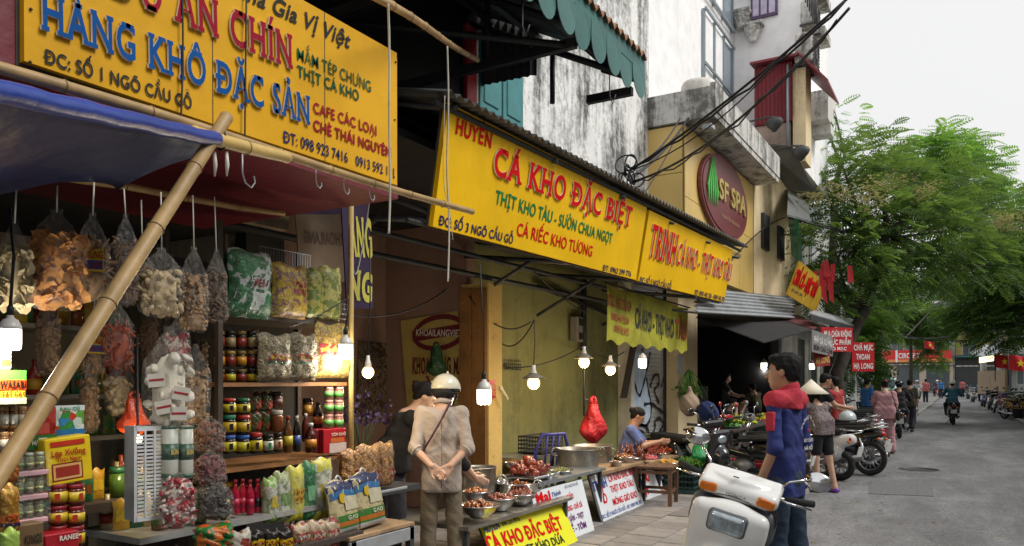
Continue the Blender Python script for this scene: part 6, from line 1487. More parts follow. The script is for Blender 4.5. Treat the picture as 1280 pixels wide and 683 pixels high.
for i, (x0, x1, yb, yt, l) in enumerate(((414, 454, 666, 600, 'left leaning rice bag with navy top and white oval window'), (445, 485, 657, 590, 'right leaning rice bag with navy top and white oval window'))):
    t = pouch(x0, x1, yb, yt, -3.12, m_rice, l, th=.10, cat='rice bag', name='rice_bag', crump=.004, tilt=R_(-12), yaw=R_(8), bands=((0, 1, .80, .995, '#182858'), (.02, .98, .66, .80, '#3878b0'), (.02, .98, .1, .34, '#48883c'), (.02, .98, .14, .22, '#d07828'), (.02, .98, .01, .1, '#c8ccc8'), (.3, .8, .42, .68, '#e0d8b8')), txt=(('GẠO', .35, .24, .7, .07, '#f0e8d0'),))
    p, w, h = pb(x0, x1, yb, yt, -3.12); MB().torus((.0, 0, h * 1.0), .026, .006, (1, 0, 0), 14, 5).build('handle', ink('#e0e4e8'), t); MB().lathe([(.03, 0), (.03, .003)], (.052, -w * .22, h * .66), 14, M=Matrix.Rotation(PI / 2, 3, 'Y')).build('sun_print', ink('#e8c020'), t)
m_crk = mat_print('cracker_bag_print', ['#b87828', '#c89040', '#98601c', '#d8a858'], 26, noise_=True, bump=.8)
for i, (x0, x1, yb, yt, l) in enumerate(((445, 473, 611, 556, 'big clear bag of golden crackers behind the rice bags'), (471, 489, 608, 553, 'second bag of golden crackers next to the helmeted man'), (427, 446, 606, 562, 'narrow bag of golden crackers just right of the rack post'))):
    pouch(x0, x1, yb, yt, -3.35, m_crk, l, th=.1, cat='bag', name='food_bag', crump=.012, bands=((.5, .95, .2, .42, '#b82020'),), txt=(('GIÒN', .55, .28, .9, .07, '#f0e8e0'),), wrap=True)
o = MB().cbox((0, 0, 0), (.25, .3, .02), .004).build('serving_tray', m_zinc, None, loc=at(474, 611, X=-3.42)); tag(o, 'pale tray under the golden cracker bags', 'tray')
t = thing('cracker_stand', 'dark crate stand under the golden cracker bags', 'stand', (-3.45, 3.9, 0)); zc = at(460, 611, X=-3.38).z
MB().box(-3.62, -3.3, 3.75, 4.3, zc - .05, zc - .012).build('top', m_dark, t, W=True); MB().box(-3.6, -3.56, 3.8, 3.84, 0, zc - .051).build('leg', m_dark, t, W=True); MB().box(-3.6, -3.56, 4.22, 4.26, 0, zc - .051).build('leg', m_dark, t, W=True)
# violet flowers in the dim bay
t = thing('flower_bunch', 'dim violet flower bunch between the rack post and the man', 'flowers', at(452, 575, X=-4.3)); rnd = random.Random(3)
chunk_pile('chip', 130, lambda r: Vector((r.gauss(0, .1), r.gauss(0, .16), .3 + abs(r.gauss(0, .12)))), .022, 3, mat('violet_petal', (.06, .03, .09), var=.5), 'violet_petal', t)
mb = MB(); [mb.tube([(0, 0, 0), (rnd.gauss(0, .08), rnd.gauss(0, .12), .35)], .004, 4) for _ in range(10)]; stuff(mb.build('stem', mat('stem_green', (.05, .12, .04)), t))
MB().lathe([(.07, -.2), (.1, 0), (.09, .05)]).build('pot', m_darkw, t)
# ================================================================== TREES
def mat_leaf(name, col, tl=.5):
    m = mat(name, col, rough=.5, var=.55, scale=.9, bump=0, spec=.2); N, L = m.node_tree.nodes, m.node_tree.links
    b = N['Principled BSDF']; o = N['Material Output']; t = N.new('ShaderNodeBsdfTranslucent'); t.inputs[0].default_value = (col[0] * 1.6, col[1] * 1.5, col[2] * .7, 1)
    ms = N.new('ShaderNodeMixShader'); ms.inputs[0].default_value = tl; L.new(b.outputs[0], ms.inputs[1]); L.new(t.outputs[0], ms.inputs[2]); L.new(ms.outputs[0], o.inputs['Surface']); return m
m_leaf = mat_leaf('tree_leaf', (.10, .175, .06)); m_leaf2 = mat_leaf('light_tree_leaf', (.16, .32, .09)); m_leaf3 = mat_leaf('dark_tree_leaf', (.10, .19, .06)); m_bark = mat('tree_bark', (.06, .05, .04), rough=.9, var=.4, bump=.6, bscale=20)
m_flow = mat('cream_blossom', (.75, .70, .38), rough=.8, var=.3)
def fronds(blobs, per, L, m, name, parent, seed, pairs=7, lw=.75):
    """pinnate leaves: blobs = [(centre, radius)], 'per' leaves in each"""
    rs = np.random.RandomState(seed); V = []; F = []; o = 0
    # template: leaflets along +x, drooping
    T = []
    for k in range(pairs):
        x = L * (.15 + .85 * k / (pairs - 1)); l = L * .36 * math.sin(PI * (.25 + .65 * (k + .5) / pairs)); zd = -.35 * L * (x / L) ** 2
        for s in (-1, 1):
            a = np.array([x, 0, zd]); d = np.array([.45, s * .89, -.25]); w = np.array([.89, -s * .45, 0]) * lw * .5 * L * .16
            T.append(np.array([a, a + d * l * .5 + w, a + d * l, a + d * l * .5 - w]))
    T = np.array(T).reshape(-1, 3); nq = len(T) // 4
    for c, r in blobs:
        n = int(per * (r / 1.1) ** 2)
        for i in range(n):
            d = rs.normal(size=3); d /= np.linalg.norm(d); d[2] *= .8; rad = r * rs.uniform(.35, 1.05) ** .6 * (1 + .25 * math.sin(5 * d[0] + 3 * d[1] + c[0] * 3)); p = np.array(c) + d * rad
            az = math.atan2(d[1], d[0]) + rs.normal() * .7; el = d[2] * .5 + rs.uniform(-.3, .3); ro = rs.normal() * .5
            R = np.array((Euler((ro, -el, az), 'XYZ').to_matrix())); sc = rs.uniform(.65, 1.2); V.append(T @ R.T * sc + p)
    V = np.concatenate(V); n = len(V) // 4; me = bpy.data.meshes.new(name); me.vertices.add(len(V)); me.vertices.foreach_set('co', V.astype(np.float32).ravel())
    me.loops.add(n * 4); me.loops.foreach_set('vertex_index', np.arange(n * 4, dtype=np.int32)); me.polygons.add(n); me.polygons.foreach_set('loop_start', np.arange(0, n * 4, 4, dtype=np.int32)); me.update(calc_edges=True)
    me.materials.append(m); ob = bpy.data.objects.new(name, me); COL.objects.link(ob); ob.parent = parent
    return ob
def tree(label, base, trunk, blobs, per, L, m, seed, flowers=(), r0=.2, cat='tree', g=None):
    t = thing('street_tree', label, cat, base, 0, g); b0 = Vector(base); rr = random.Random(seed)
    P = [Vector(p) - b0 for p in trunk]; MB().tube([Vector((0, 0, -.2))] + P, [r0 * (1 - .5 * i / len(P)) for i in range(len(P) + 1)], 10).build('trunk', m_bark, t)
    bl = [(Vector(c) - b0, r) for c, r in blobs]
    for c, r in bl:
        s = min(P[len(P) // 2:], key=lambda q: (q - c).length); mid = s.lerp(c, .5) + Vector((rr.uniform(-.3, .3), rr.uniform(-.3, .3), -.25 * (c - s).length * .5))
        MB().tube([s, mid, c, c + (c - mid) * .3], [r0 * .4, r0 * .26, r0 * .12, r0 * .03], 6).build('limb', m_bark, t)
        for k in range(4): 
            e = c + Vector((rr.gauss(0, 1), rr.gauss(0, 1), rr.gauss(0, .7))).normalized() * r * .8; MB().tube([mid.lerp(c, rr.uniform(.2, 1)), e], [r0 * .09, .008], 4).build('twig', m_bark, t)
    fronds([(tuple(c), r) for c, r in bl], per, L, m, 'crown', t, seed)
    if flowers:
        mb = MB()
        for c in flowers:
            c = Vector(c) - b0
            for k in range(120):
                p = c + Vector((rr.gauss(0, .22), rr.gauss(0, .22), rr.gauss(0, .12))); s = rr.uniform(.025, .05); mb.add([p + Vector((s, 0, 0)), p + Vector((0, s, s * .3)), p - Vector((s, 0, 0)), p + Vector((0, 0, s))], [(0, 1, 2, 3)])
        stuff(mb.build('blossom', m_flow, t))
    return t
A_ = lambda px, py, d: tuple(at(px, py, d=d))
tb = at(1050, 545, Z=0.); 
B1 = [(1052, 205, 22, 1.2), (1100, 198, 23, 1.1), (1085, 235, 21, 1.3), (1145, 240, 22, 1.3), (1040, 262, 21, 1.1), (1195, 235, 23, 1.1), (1110, 290, 20.5, 1.4), (1170, 290, 21, 1.3), (1045, 318, 20, 1.1), (1215, 285, 23, 1.2), (1075, 340, 20, 1.1), (1135, 328, 21, 1.1), (1195, 325, 22, 1.1), (1030, 360, 20, .8), (1235, 330, 23, 1.1)]
tree('big leafy street tree with cream blossoms filling the middle right', tb, [A_(1045, 470, 19.5), A_(1062, 425, 20), A_(1082, 385, 20.5), A_(1097, 335, 21), A_(1108, 290, 21)],
     [(A_(a, b, d), r) for a, b, d, r in B1], 160, .52, m_leaf, 3, [A_(1016, 245, 18.6), A_(1050, 240, 18.8), A_(1085, 252, 18.6), A_(1098, 232, 19), A_(1155, 240, 19.5), A_(1120, 228, 20), A_(1242, 278, 20.5), A_(1265, 275, 20.5)])
tree('leafy tree reaching in from the right edge over the flag stalls', (4.2, 30, 0), [(4.2, 30, 2), (4.0, 29.5, 4), (3.4, 29, 6)],
     [(A_(a, b, d), r) for a, b, d, r in [(1262, 268, 27, 1.3), (1290, 300, 27, 1.8), (1250, 320, 26, 1.3), (1275, 360, 26, 1.5), (1235, 375, 27, 1.2), (1215, 400, 28, .9), (1262, 402, 26, 1.1), (1245, 418, 27, .7), (1330, 340, 26, 2.5)]], 230, .55, m_leaf3, 5, [A_(1245, 285, 25), A_(1262, 290, 25)])
tree('pale green taller tree standing behind the blossoming one', (-3.9, 42, 0), [(-3.8, 42, 3), (-3.4, 42, 7), (-2.2, 42, 11)],
     [(A_(a, b, d), r) for a, b, d, r in [(1172, 195, 40, 1.8), (1150, 205, 40, 1.5), (1195, 190, 41, 1.4), (1215, 225, 41, 1.7), (1180, 235, 40, 2.2), (1230, 262, 41, 1.6)]], 130, .8, m_leaf2, 8)
tree('small clipped tree before the grey flats', (-5, 88, 0), [(-5, 88, 4), (-5, 88, 9)], [(A_(1150, 402, 78), 2.4), (A_(1135, 408, 78), 2.), (A_(1168, 408, 78), 2.2), (A_(1163, 450, 80), 1.1), (A_(1160, 430, 80), 1.2)], 130, 1.0, m_leaf, 9)
tree('dark green tree beside the far end of the left row', (-6, 34, 0), [(-5.6, 34, 2), (-5.4, 34, 5)], [(A_(a, b, d), r) for a, b, d, r in [(1052, 430, 30, 1.1), (1050, 400, 30, 1.5), (1088, 372, 34, 1.1), (1062, 455, 29, 1.1), (1085, 372, 36, 2.), (1140, 335, 46, 1.8), (1205, 345, 48, 2.)]], 150, .8, m_leaf3, 12)
tree('sparse bright green tree at the edge of the white house', (-3.9, 27, 0), [(-3.9, 27, 4), (-3.7, 27, 8)], [(A_(1046, 150, 26), .9), (A_(1040, 175, 26), .9)], 60, .5, m_leaf2, 15)
# red lantern ribbons in the tree, net
t = thing('red_ribbon', 'bunch of red ribbons hanging in the tree left of the trunk', 'ribbon', at(1033, 350, d=18)); rr = random.Random(4)
for k in range(14):
    x, y = rr.gauss(0, .16), rr.gauss(0, .16); z = rr.uniform(-.1, .5); MB().slab([(x, y, z), (x + .1, y, z), (x + .13 + rr.gauss(0, .04), y + .03, z - rr.uniform(.3, .6)), (x + .02, y, z - .4)], (0, .01, 0)).build('ribbon', mat('ribbon_red', (.5, .02, .03), rough=.6), t)
t = thing('netting', 'green safety netting hanging beside the cream building', 'netting', at(995, 300, X=-3.6)); q = [at(984, 262, X=-3.7), at(998, 262, X=-3.3), at(1003, 335, X=-3.2), at(990, 320, X=-3.8)]
MB().grid(lambda u, v: q[0].lerp(q[1], u).lerp(q[3].lerp(q[2], u), v) + Vector((0, .05 * math.sin(u * 17 + v * 5), 0)), 16, 10).build('net', mat('green_net', (.02, .28, .18), rough=.7, alpha=.75), t, W=True)

# ================================================================== OVERHEAD CABLES
def cable(a, b, sag, r, label, n=18, wob=.0):
    P = []
    a, b = Vector(a), Vector(b)
    for i in range(n + 1):
        f = i / n; P.append(a.lerp(b, f) + Vector((wob * math.sin(i * 1.3), 0, -sag * 4 * f * (1 - f) + wob * math.sin(i * 2.1))))
    mn = P[0].copy(); return tag(MB().tube([p - mn for p in P], r, 6).build('overhead_cable', m_cordk, None, loc=mn), label, 'cable')
K0 = at(786, 214, X=-3.3)
cable(K0, at(1062, -4, X=-.9), .07, .013, 'thick black cable, upper of the pair rising from the sign roof to the top right')
cable(K0, at(1058, 2, X=-.92), .10, .011, 'black cable twisted under the uppermost thick one', wob=.015)
cable(K0 + Vector((0, .1, -.1)), at(1062, 10, X=-.8), .22, .012, 'thick black cable, lower of the rising pair'); cable(K0 + Vector((0, .1, -.12)), at(1050, 24, X=-.8), .21, .008, 'thin cable lashed to the lower rising one', wob=.02)
cable(K0, at(1003, 44, X=-1.4), .2, .007, 'thin cable sagging between the two thick pairs'); cable(at(862, 146, X=-4.0), at(785, 225, X=-3.3), .1, .02, 'thick cable from the spa corner down to the knot'); cable(at(850, 148, X=-4.0), at(790, 210, X=-3.3), .12, .014, 'cable from the spa corner, second one down to the knot'); cable(at(848, 165, X=-4.2), at(800, 250, X=-3.4), .05, .01, 'thin cable in front of the yellow cladding')
cable(at(985, 272, X=-3.6), at(1300, 300, X=2.5), .5, .02, 'cable drooping across the front of the tree crown'); cable(at(985, 268, X=-3.6), at(1290, 285, X=3), .9, .012, 'thin second cable drooping across the tree crown'); cable(at(982, 272, X=-3.9), at(880, 372, X=-3.9), -.25, .014, 'cable looping on the cream wall above the zinc awning')
cable(at(1085, 412, d=50), at(1300, 390, d=30), .8, .03, 'far cables crossing the street end, upper bundle'); cable(at(1080, 400, d=40), at(1300, 402, d=36), 1.0, .025, 'far cables crossing the street end, lower bundle')
t = thing('cable_knot', 'tangle of black cable loops tied at the top edge of the yellow sign', 'cable', K0)
for k in range(9): MB().torus((rr.gauss(0, .03), rr.gauss(0, .06), rr.uniform(-.1, .22)), rr.uniform(.06, .14), .009, (rr.gauss(0, 1), rr.gauss(0, 1), rr.gauss(0, .4)), 18, 5).build('cable_loop', m_cordk, t)
for i, (a, b, s, l) in enumerate(((at(628, 430, X=-4.7), at(668, 400, X=-3.9), .12, 'first'), (at(440, 395, X=-4.0), at(560, 360, X=-4.6), .1, 'second'), (at(632, 460, X=-4.8), at(730, 432, X=-4.2), .08, 'third'), (at(586, 370, X=-4.7), at(664, 402, X=-4.2), .2, 'fourth'), (at(730, 432, X=-4.3), at(780, 440, X=-4.6), .12, 'fifth'), (at(668, 340, X=-4.2), at(735, 392, X=-4.7), .05, 'sixth'))): cable(a, b, s, .008, '%s black wire from the left drooping inside the middle bays' % l)
t = thing('meter_box', 'grey electric meter box under thick dark pipes on the olive wall', 'meter box', at(722, 412, X=-4.85)); MB().cbox((0, 0, 0), (.12, .26, .36), .01).build('box_body', mat('meter_grey', (.22, .21, .18), dirt=.5), t)
for z in (-.1, .1): MB().box(.0605, .07, -.08, .06, z - .05, z + .05).build('dial', m_black, t)
MB().tube([(0, .2, -.3), (0, .2, .8)], .05, 8).build('pipe', m_black, t); MB().tube([(0, -1.2, .5), (0, 1.2, .3)], .03, 8).build('pipe', m_black, t)
t = thing('hook_pole', 'dark pole with a hook carrying the red plastic bag', 'pole', at(730, 480, X=-4.3)); MB().tube([at(730, 520, X=-4.3), at(730, 395, X=-4.3)], .014, 6).tube([at(730, 500, X=-4.3), at(745, 500, X=-4.3), at(745, 512, X=-4.3)], .01, 6).build('rod', m_dark, t, W=True)
m_rbag = mat('red_plastic_film', (.45, .012, .02), rough=.5, var=.3, scale=8, bump=.9, bscale=22)
bag_solid('big red plastic bag hanging in front of the olive wall', 721, 762, 554, 496, -4.25, m_rbag); bag_solid('green plastic bag tied to the scooter by the vegetable baskets', 858, 898, 580, 542, -3.2, mat('green_plastic_film', (.02, .35, .12), rough=.25, bump=.9, bscale=22)); bag_solid('dim green plastic bag hanging before the maroon oval poster', 531, 560, 470, 428, -5.0, mat('dark_green_film', (.01, .05, .015), rough=.5, bump=.8, bscale=20))
t = thing('leaning_plank', 'grey wooden plank leaning beside the white door post', 'plank', at(779, 470, X=-4.6)); MB().slab([at(775, 498, X=-4.6), at(781, 498, X=-4.6), at(793, 432, X=-4.6), at(788, 430, X=-4.6)], (.04, 0, 0)).build('plank_body', m_darkw, t, W=True)
t = thing('red_notice', 'small red notice with yellow characters on the pillar', 'notice', at(620, 490, X=-4.48)); B = Board(at(611, 498, X=-4.48), at(620, 498, X=-4.48), at(611, 475, X=-4.48)); B.panel(.01, 'card', m_rs, t); B.line('PHÚC', (612, 486), (620, 486), 5, _M['gold_print'], t); B.line('LỘC', (612, 494), (620, 494), 5, _M['gold_print'], t)
o = solid([('c', (0, 0, .1), (.03, .22, -.12), .05, .035), ('b', (0, 0, .12), (.03, .05, .04), .02)], m_pale, 'hair_dryer', None, h=.012); o.scale = (.5,) * 3; o.location = at(626, 492, X=-4.42); tag(o, 'pale hand blower hanging on the yellow pillar', 'blower')
o = MB().box(-.004, 0, -.14, .14, -.17, .17).build('paper_notice', mat('pale_blue_paper', (.5, .53, .6), bump=.05), None, loc=at(850, 456, X=-4.49)); tag(o, 'pale blue paper stuck on the cream pier', 'paper notice')

# ================================================================== FOOD STALLS
m_alp = mat('worn_aluminium', (.36, .34, .30), rough=.38, var=.3, scale=6, bump=.12, metal=.75, dirt=.45); m_ssl = mat('stainless_steel', (.58, .58, .58), rough=.2, var=.1, metal=.95, bump=.02)
m_meat = mat('braised_meat', (.20, .045, .02), rough=.25, var=.6, scale=30, bump=.5, spec=.8); m_roast = mat('roast_red_meat', (.27, .045, .025), rough=.25, var=.5, scale=18, bump=.5, spec=.8); m_stew = mat('orange_stew', (.32, .10, .02), rough=.2, var=.6, scale=25, bump=.4, spec=.9); m_pinkm = mat('pink_meat', (.55, .10, .12), rough=.4, var=.4, scale=30, bump=.4); m_fry = mat('fried_golden', (.6, .33, .06), rough=.5, var=.5, scale=30, bump=.4); m_veg = mat('green_vegetable', (.10, .28, .03), rough=.6, var=.6, scale=30); m_pick = mat('pickle_green', (.22, .24, .06), rough=.3, var=.5, scale=40, bump=.4)
def table(label, x0, x1, y0, y1, z, m, legs=m_dark):
    t = thing('stall_table', label, 'table', ((x0 + x1) / 2, (y0 + y1) / 2, 0)); MB().box(x0, x1, y0, y1, z - .03, z).build('top', m, t, W=True)
    for x in (x0 + .05, x1 - .05):
        for y in (y0 + .05, y1 - .05): MB().box(x - .018, x + .018, y - .018, y + .018, 0, z - .0305).build('leg', legs, t, W=True)
    return t
table('low front table of steel bowls behind the lemon yellow board', -3.85, -3.2, 4.75, 6.5, .40, m_alp)
table('grey metal table carrying the tray of roast red meat', -3.9, -3.34, 6.1, 7.6, .56, mat('grey_table_top', (.25, .27, .28), rough=.35, metal=.3, dirt=.3))
table('wooden table under the two big dented pots', -4.0, -3.4, 7.62, 8.9, .50, m_wt); table('wooden table of bowls before the seated woman', -3.9, -3.4, 8.95, 10.2, .47, m_wt)
def vessel(x0, x1, yr, yb, X, m, label, cat, food=None, fill=.8, lip=.0, flare=.78, name=None, dx=0.):
    """x0..x1 rim width, yr rim centre height, yb bottom, in photograph pixels"""
    c = at((x0 + x1) / 2, yr, X=X); r = (at(x1, yr, d=(c - Vector((0, 0, CAMZ))).dot(FV)) - at(x0, yr, d=(c - Vector((0, 0, CAMZ))).dot(FV))).length / 2; h = c.z - at((x0 + x1) / 2, yb, X=X + r * .5).z
    h = max(h, r * .35); t = thing(name or cat.split()[-1], label, cat, c - Vector((0, 0, h)))
    MB().lathe([(r * flare * .92, 0), (r * flare, .012), (r * (flare + 1) / 2 * 1.03, h * .45), (r, h), (r + .012, h + .004), (r + .01, h - .004), (r - .008, h - .006), (r * (flare + 1) / 2, h * .45), (r * flare * .9, .015), (0, .012)], n=28).build('vessel_body', m, t)
    if food:
        k, fm, n, sz = food; zf = h * fill; rf = r * (flare + (1 - flare) * fill) * .96
        MB().lathe([(rf, zf - .01), (0, zf)], n=20).build('sauce', fm, t)
        chunk_pile(k, n, lambda rd: (lambda a, q: Vector((rf * q * .85 * math.cos(a), rf * q * .85 * math.sin(a), zf + (1 - q) * r * .35 * rd.uniform(.5, 1))))(rd.uniform(0, 6.28), math.sqrt(rd.random())), sz, int(x0), fm, 'food', t)
    return t
def ears(t, r, z, m):
    for a in (0.6, 3.7): c = Vector((r * math.cos(a), r * math.sin(a), z)); MB().torus(c, .045, .009, (math.cos(a + 1.57), math.sin(a + 1.57), 0), 14, 5).build('handle', m, t)
vessel(568, 601, 586, 640, -3.75, m_alp, 'deep aluminium pot half hidden behind the helmeted man', 'cooking pot', ('bean', m_meat, 20, .03), .7, flare=.92)
t = vessel(578, 620, 584, 642, -3.75, m_alp, 'big deep aluminium pot just right of the helmeted man', 'cooking pot', ('bean', m_meat, 30, .03), .6, flare=.93); ears(t, .2, .27, m_alp)
t = vessel(619, 673, 603, 628, -3.5, m_ssl, 'wide shiny pot between the bowls and the roast meat tray', 'cooking pot', ('bean', m_stew, 20, .02), .75, flare=.9); ears(t, .19, .12, m_ssl)
vessel(577, 613, 614, 630, -3.5, m_ssl, 'steel bowl of orange braised fish with a spoon, back left', 'bowl', ('bean', m_stew, 60, .022), .85, flare=.55)
vessel(604, 645, 622, 642, -3.38, m_ssl, 'steel bowl heaped with dark braised meat in the middle of the bowls', 'bowl', ('bean', m_meat, 80, .024), .9, flare=.5)
vessel(632, 670, 617, 634, -3.36, m_ssl, 'steel bowl of dark glazed meat in front of the shiny pot', 'bowl', ('bean', m_meat, 80, .026), .9, flare=.5)
vessel(574, 624, 631, 651, -3.26, m_ssl, 'largest steel bowl nearest the kerb, orange brown food', 'bowl', ('bean', m_stew, 80, .024), .85, flare=.5)
vessel(631, 654, 578, 586, -3.9, m_ssl, 'small dish of orange sauce left of the roast meat', 'dish', ('bean', m_stew, 25, .015), .8, flare=.7)
vessel(688, 716, 588, 600, -3.5, m_ssl, 'glass bowl of green pickles right of the roast meat tray', 'bowl', ('bean', m_pick, 60, .014), .85, flare=.7); vessel(676, 694, 592, 602, -3.42, m_ssl, 'small bowl of chopped pickles next to the roast meat tray', 'bowl', ('bean', m_pick, 40, .012), .85, flare=.7)
c = at(664, 596, X=-3.55); t = thing('food_tray', 'flat metal tray piled with shiny roast red meat', 'tray', c); MB().cbox((0, 0, .015), (.36, .50, .03), .01).build('tray_body', m_ssl, t)
chunk_pile('mush', 46, lambda r: (lambda x, y: Vector((x, y, .04 + max(0, .12 - abs(x) * .35 - abs(y) * .3) * r.uniform(.4, 1))))(r.uniform(-.14, .14), r.uniform(-.2, .2)), .055, 7, m_roast, 'roast_meat', t)
t = vessel(696, 750, 561, 596, -3.7, m_alp, 'big dented pot standing in front, left of the two by the TRINH board', 'cooking pot', ('bean', m_stew, 15, .02), .55, flare=.84); ears(t, .25, .24, m_alp)
t = vessel(716, 765, 557, 594, -3.95, m_alp, 'big dented pot standing behind, right of the two by the TRINH board', 'cooking pot', None, .55, flare=.86); ears(t, .24, .24, m_alp)
vessel(766, 794, 571, 583, -3.6, m_ssl, 'bowl of orange red food before the seated woman', 'bowl', ('bean', m_stew, 50, .022), .9, flare=.6); vessel(762, 778, 577, 588, -3.5, m_ssl, 'small steel bowl in front of the bowl of orange red food', 'bowl', ('bean', m_stew, 20, .015), .8, flare=.6)
vessel(796, 823, 573, 586, -3.6, m_bkp if 'm_bkp' in globals() else m_dark, 'black basin heaped with pink meat', 'basin', ('bean', m_pinkm, 70, .03), .95, flare=.7); vessel(786, 806, 577, 588, -3.5, m_dark, 'black pot just left of the pink meat', 'pot', None, flare=.9)
for i, (px, py, m, l, k) in enumerate(((808, 562, m_spice, 'heap of dark red sausages beside the seated woman', 'stick'), (826, 560, mat('orange_packet', (.5, .08, .03), var=.5), 'pile of orange red packets beyond the pink meat', 'chip'), (790, 566, m_meat, 'heap of dark cured meat by the hands of the seated woman', 'stick'))):
    t = thing('food_heap', l, 'food', at(px, py + 8, X=-3.7)); MB().lathe([(.12, 0), (.14, .02), (.0, .025)], n=14).build('plate', m_ssl, t)
    chunk_pile(k, 60, lambda r: Vector((r.gauss(0, .08), r.gauss(0, .1), .03 + abs(r.gauss(0, .06)))), .03, i, m, 'heap', t)
# stool with dish, crates
c = at(829, 632, Z=0); t = thing('wooden_stool', 'dark wooden stool with a dish of fried food beside the TRINH board', 'stool', (c.x - .12, c.y + .1, 0), R_(8)); m_st = mat('stool_wood', (.13, .065, .03), rough=.6, var=.3, dirt=.4); H_ = .475
for k in range(4): MB().cbox((-.18 + k * .12, 0, H_ - .02), (.115, .46, .03), .004).build('plank', m_st, t)
for sx in (-1, 1):
    for sy in (-1, 1): MB().box(sx * .2 - .022, sx * .2 + .022, sy * .19 - .022, sy * .19 + .022, 0, H_ - .036).build('leg', m_st, t)
for z in (.15, .38):
    MB().box(-.178, .178, -.2, -.18, z, z + .035).build('rail', m_st, t); MB().box(-.178, .178, .18, .2, z, z + .035).build('rail', m_st, t); MB().box(.19, .21, -.168, .168, z + .001, z + .034).build('rail', m_st, t)
vessel(820, 849, 578, 588, -3.32, m_ssl, 'oval dish of golden fried food on the wooden stool', 'dish', ('bean', m_fry, 60, .022), .95, flare=.6)
def crate(label, p, sx, sy, h, m, rz=0):
    t = thing('plastic_crate', label, 'crate', p, rz); mb = MB(); n = 5
    for k in range(n):
        z = h * k / (n - 1) * .94; w = .014
        mb.box(-sx, sx, -sy, -sy + .008, z, z + .02); mb.box(-sx, sx, sy - .008, sy, z, z + .02); mb.box(-sx, -sx + .008, -sy, sy, z, z + .02); mb.box(sx - .008, sx, -sy, sy, z, z + .02)
    for k in range(9):
        u = -1 + 2 * k / 8; mb.box(u * sx * .98 - .004, u * sx * .98 + .004, -sy + .001, -sy + .007, 0, h); mb.box(u * sx * .98 - .004, u * sx * .98 + .004, sy - .007, sy - .001, 0, h); mb.box(sx - .007, sx - .001, u * sy * .97 - .004, u * sy * .97 + .004, 0, h); mb.box(-sx + .001, -sx + .007, u * sy * .97 - .004, u * sy * .97 + .004, 0, h)
    mb.box(-sx, sx, -sy, sy, 0, .008); mb.build('crate_body', m, t); return t
m_cg = mat('dark_green_plastic', (.02, .06, .055), rough=.5, dirt=.4)
c = at(866, 617, Z=0); crate('dark green plastic crate on the pavement right of the wooden stool', (c.x - .15, c.y + .15, 0), .2, .28, .32, m_cg); crate('second dark green crate behind the first by the stool', (c.x - .2, c.y + .8, 0), .2, .28, .3, m_cg)
crate('black slotted crate on the back table against the olive wall', (-4.5, at(676, 575, X=-4.5).y, .62), .16, .28, .2, m_bk0 if 'm_bk0' in globals() else m_dark); table('dim back table against the olive wall', -4.8, -4.3, 7.5, 9.1, .61, m_alp)
t = thing('plastic_chair', 'purple blue plastic chair back beside the yellow pillar', 'chair', (-4.3, 7.9, 0), R_(60)); m_pc = mat('violet_blue_plastic', (.05, .05, .28), rough=.4, bump=.02)
MB().cbox((0, 0, .42), (.42, .42, .03), .012).build('seat', m_pc, t)
MB().tube([(-.2, -.2, .42), (-.22, -.25, .7), (-.15, -.28, .88), (.15, -.28, .88), (.22, -.25, .7), (.2, -.2, .42)], .02, 8).build('back_frame', m_pc, t)
for x in (-.08, 0, .08): MB().tube([(x, -.2, .43), (x, -.28, .87)], .014, 6).build('back_slat', m_pc, t)
for sx in (-1, 1):
    for sy in (-1, 1): MB().tube([(sx * .19, sy * .19, .41), (sx * .22, sy * .22, 0)], .018, 6).build('leg', m_pc, t)
# vegetable baskets and fruit heaps by the scooters
def heap(label, px, py, X, r, m, k='bean', sz=.03, n=120, bm=None, hh=.5):
    p = at(px, py, X=X); t = thing('produce_basket', label, 'basket', p); MB().lathe([(r * .75, -.08), (r, .0), (r * 1.02, .01), (r * .9, 0), (0, -.02)], n=22).build('basket_body', bm or m_cg, t)
    chunk_pile(k, n, lambda rd: (lambda a, q: Vector((r * q * math.cos(a), r * q * math.sin(a), (1 - q) * r * hh * rd.uniform(.6, 1) + .01)))(rd.uniform(0, 6.28), math.sqrt(rd.random()) * .9), sz, int(px), m, 'produce', t); return t
m_yg = mat('yellow_green_fruit', (.42, .48, .04), rough=.4, var=.3); m_yf = mat('yellow_flower', (.6, .55, .04), var=.3); m_pf = mat('pink_flower', (.75, .08, .2), var=.3); m_redv = mat('red_chilli', (.5, .02, .02), rough=.3)
table('market table under the fruit baskets outside the cafe', -3.9, -3.1, 11.9, 15.2, .72, m_darkw)
heap('basket heaped with yellow green fruit on the market table', 924, 530, -3.5, .34, m_yg, sz=.035, n=160); heap('basket of yellow flowers left of the navy jacket', 953, 527, -3.55, .32, m_yf, 'chip', .04, 150); heap('flat basket of bright pink flowers left of the navy jacket', 958, 532, -3.3, .34, m_pf, 'chip', .04, 150, hh=.3); heap('basket of mixed green herbs beside the yellow green fruit', 905, 533, -3.4, .26, m_veg, 'chip', .04, 100)
heap('low basket of red chillies between the scooters', 890, 574, -3.3, .26, m_redv, 'stick', .022, 140, hh=.3); heap('low basket of green vegetables near the dark green crate', 862, 582, -3.3, .24, m_veg, 'stick', .03, 120, hh=.4); heap('basket of pale onions and greens by the dark green crate', 853, 570, -3.6, .2, mat('pale_onion', (.55, .45, .3), var=.4), 'bean', .03, 60); heap('basket of red shallots between the scooter and the crate', 905, 578, -3.1, .2, m_redv, 'bean', .025, 80)
table('low bench of vegetables between the crate and the parked scooters', -3.7, -3.0, 10.5, 11.8, .36, m_darkw)
t = thing('hanging_greens', 'bunch of spring onions hanging from a hook on the cream pier', 'vegetables', at(861, 470, X=-4.3))
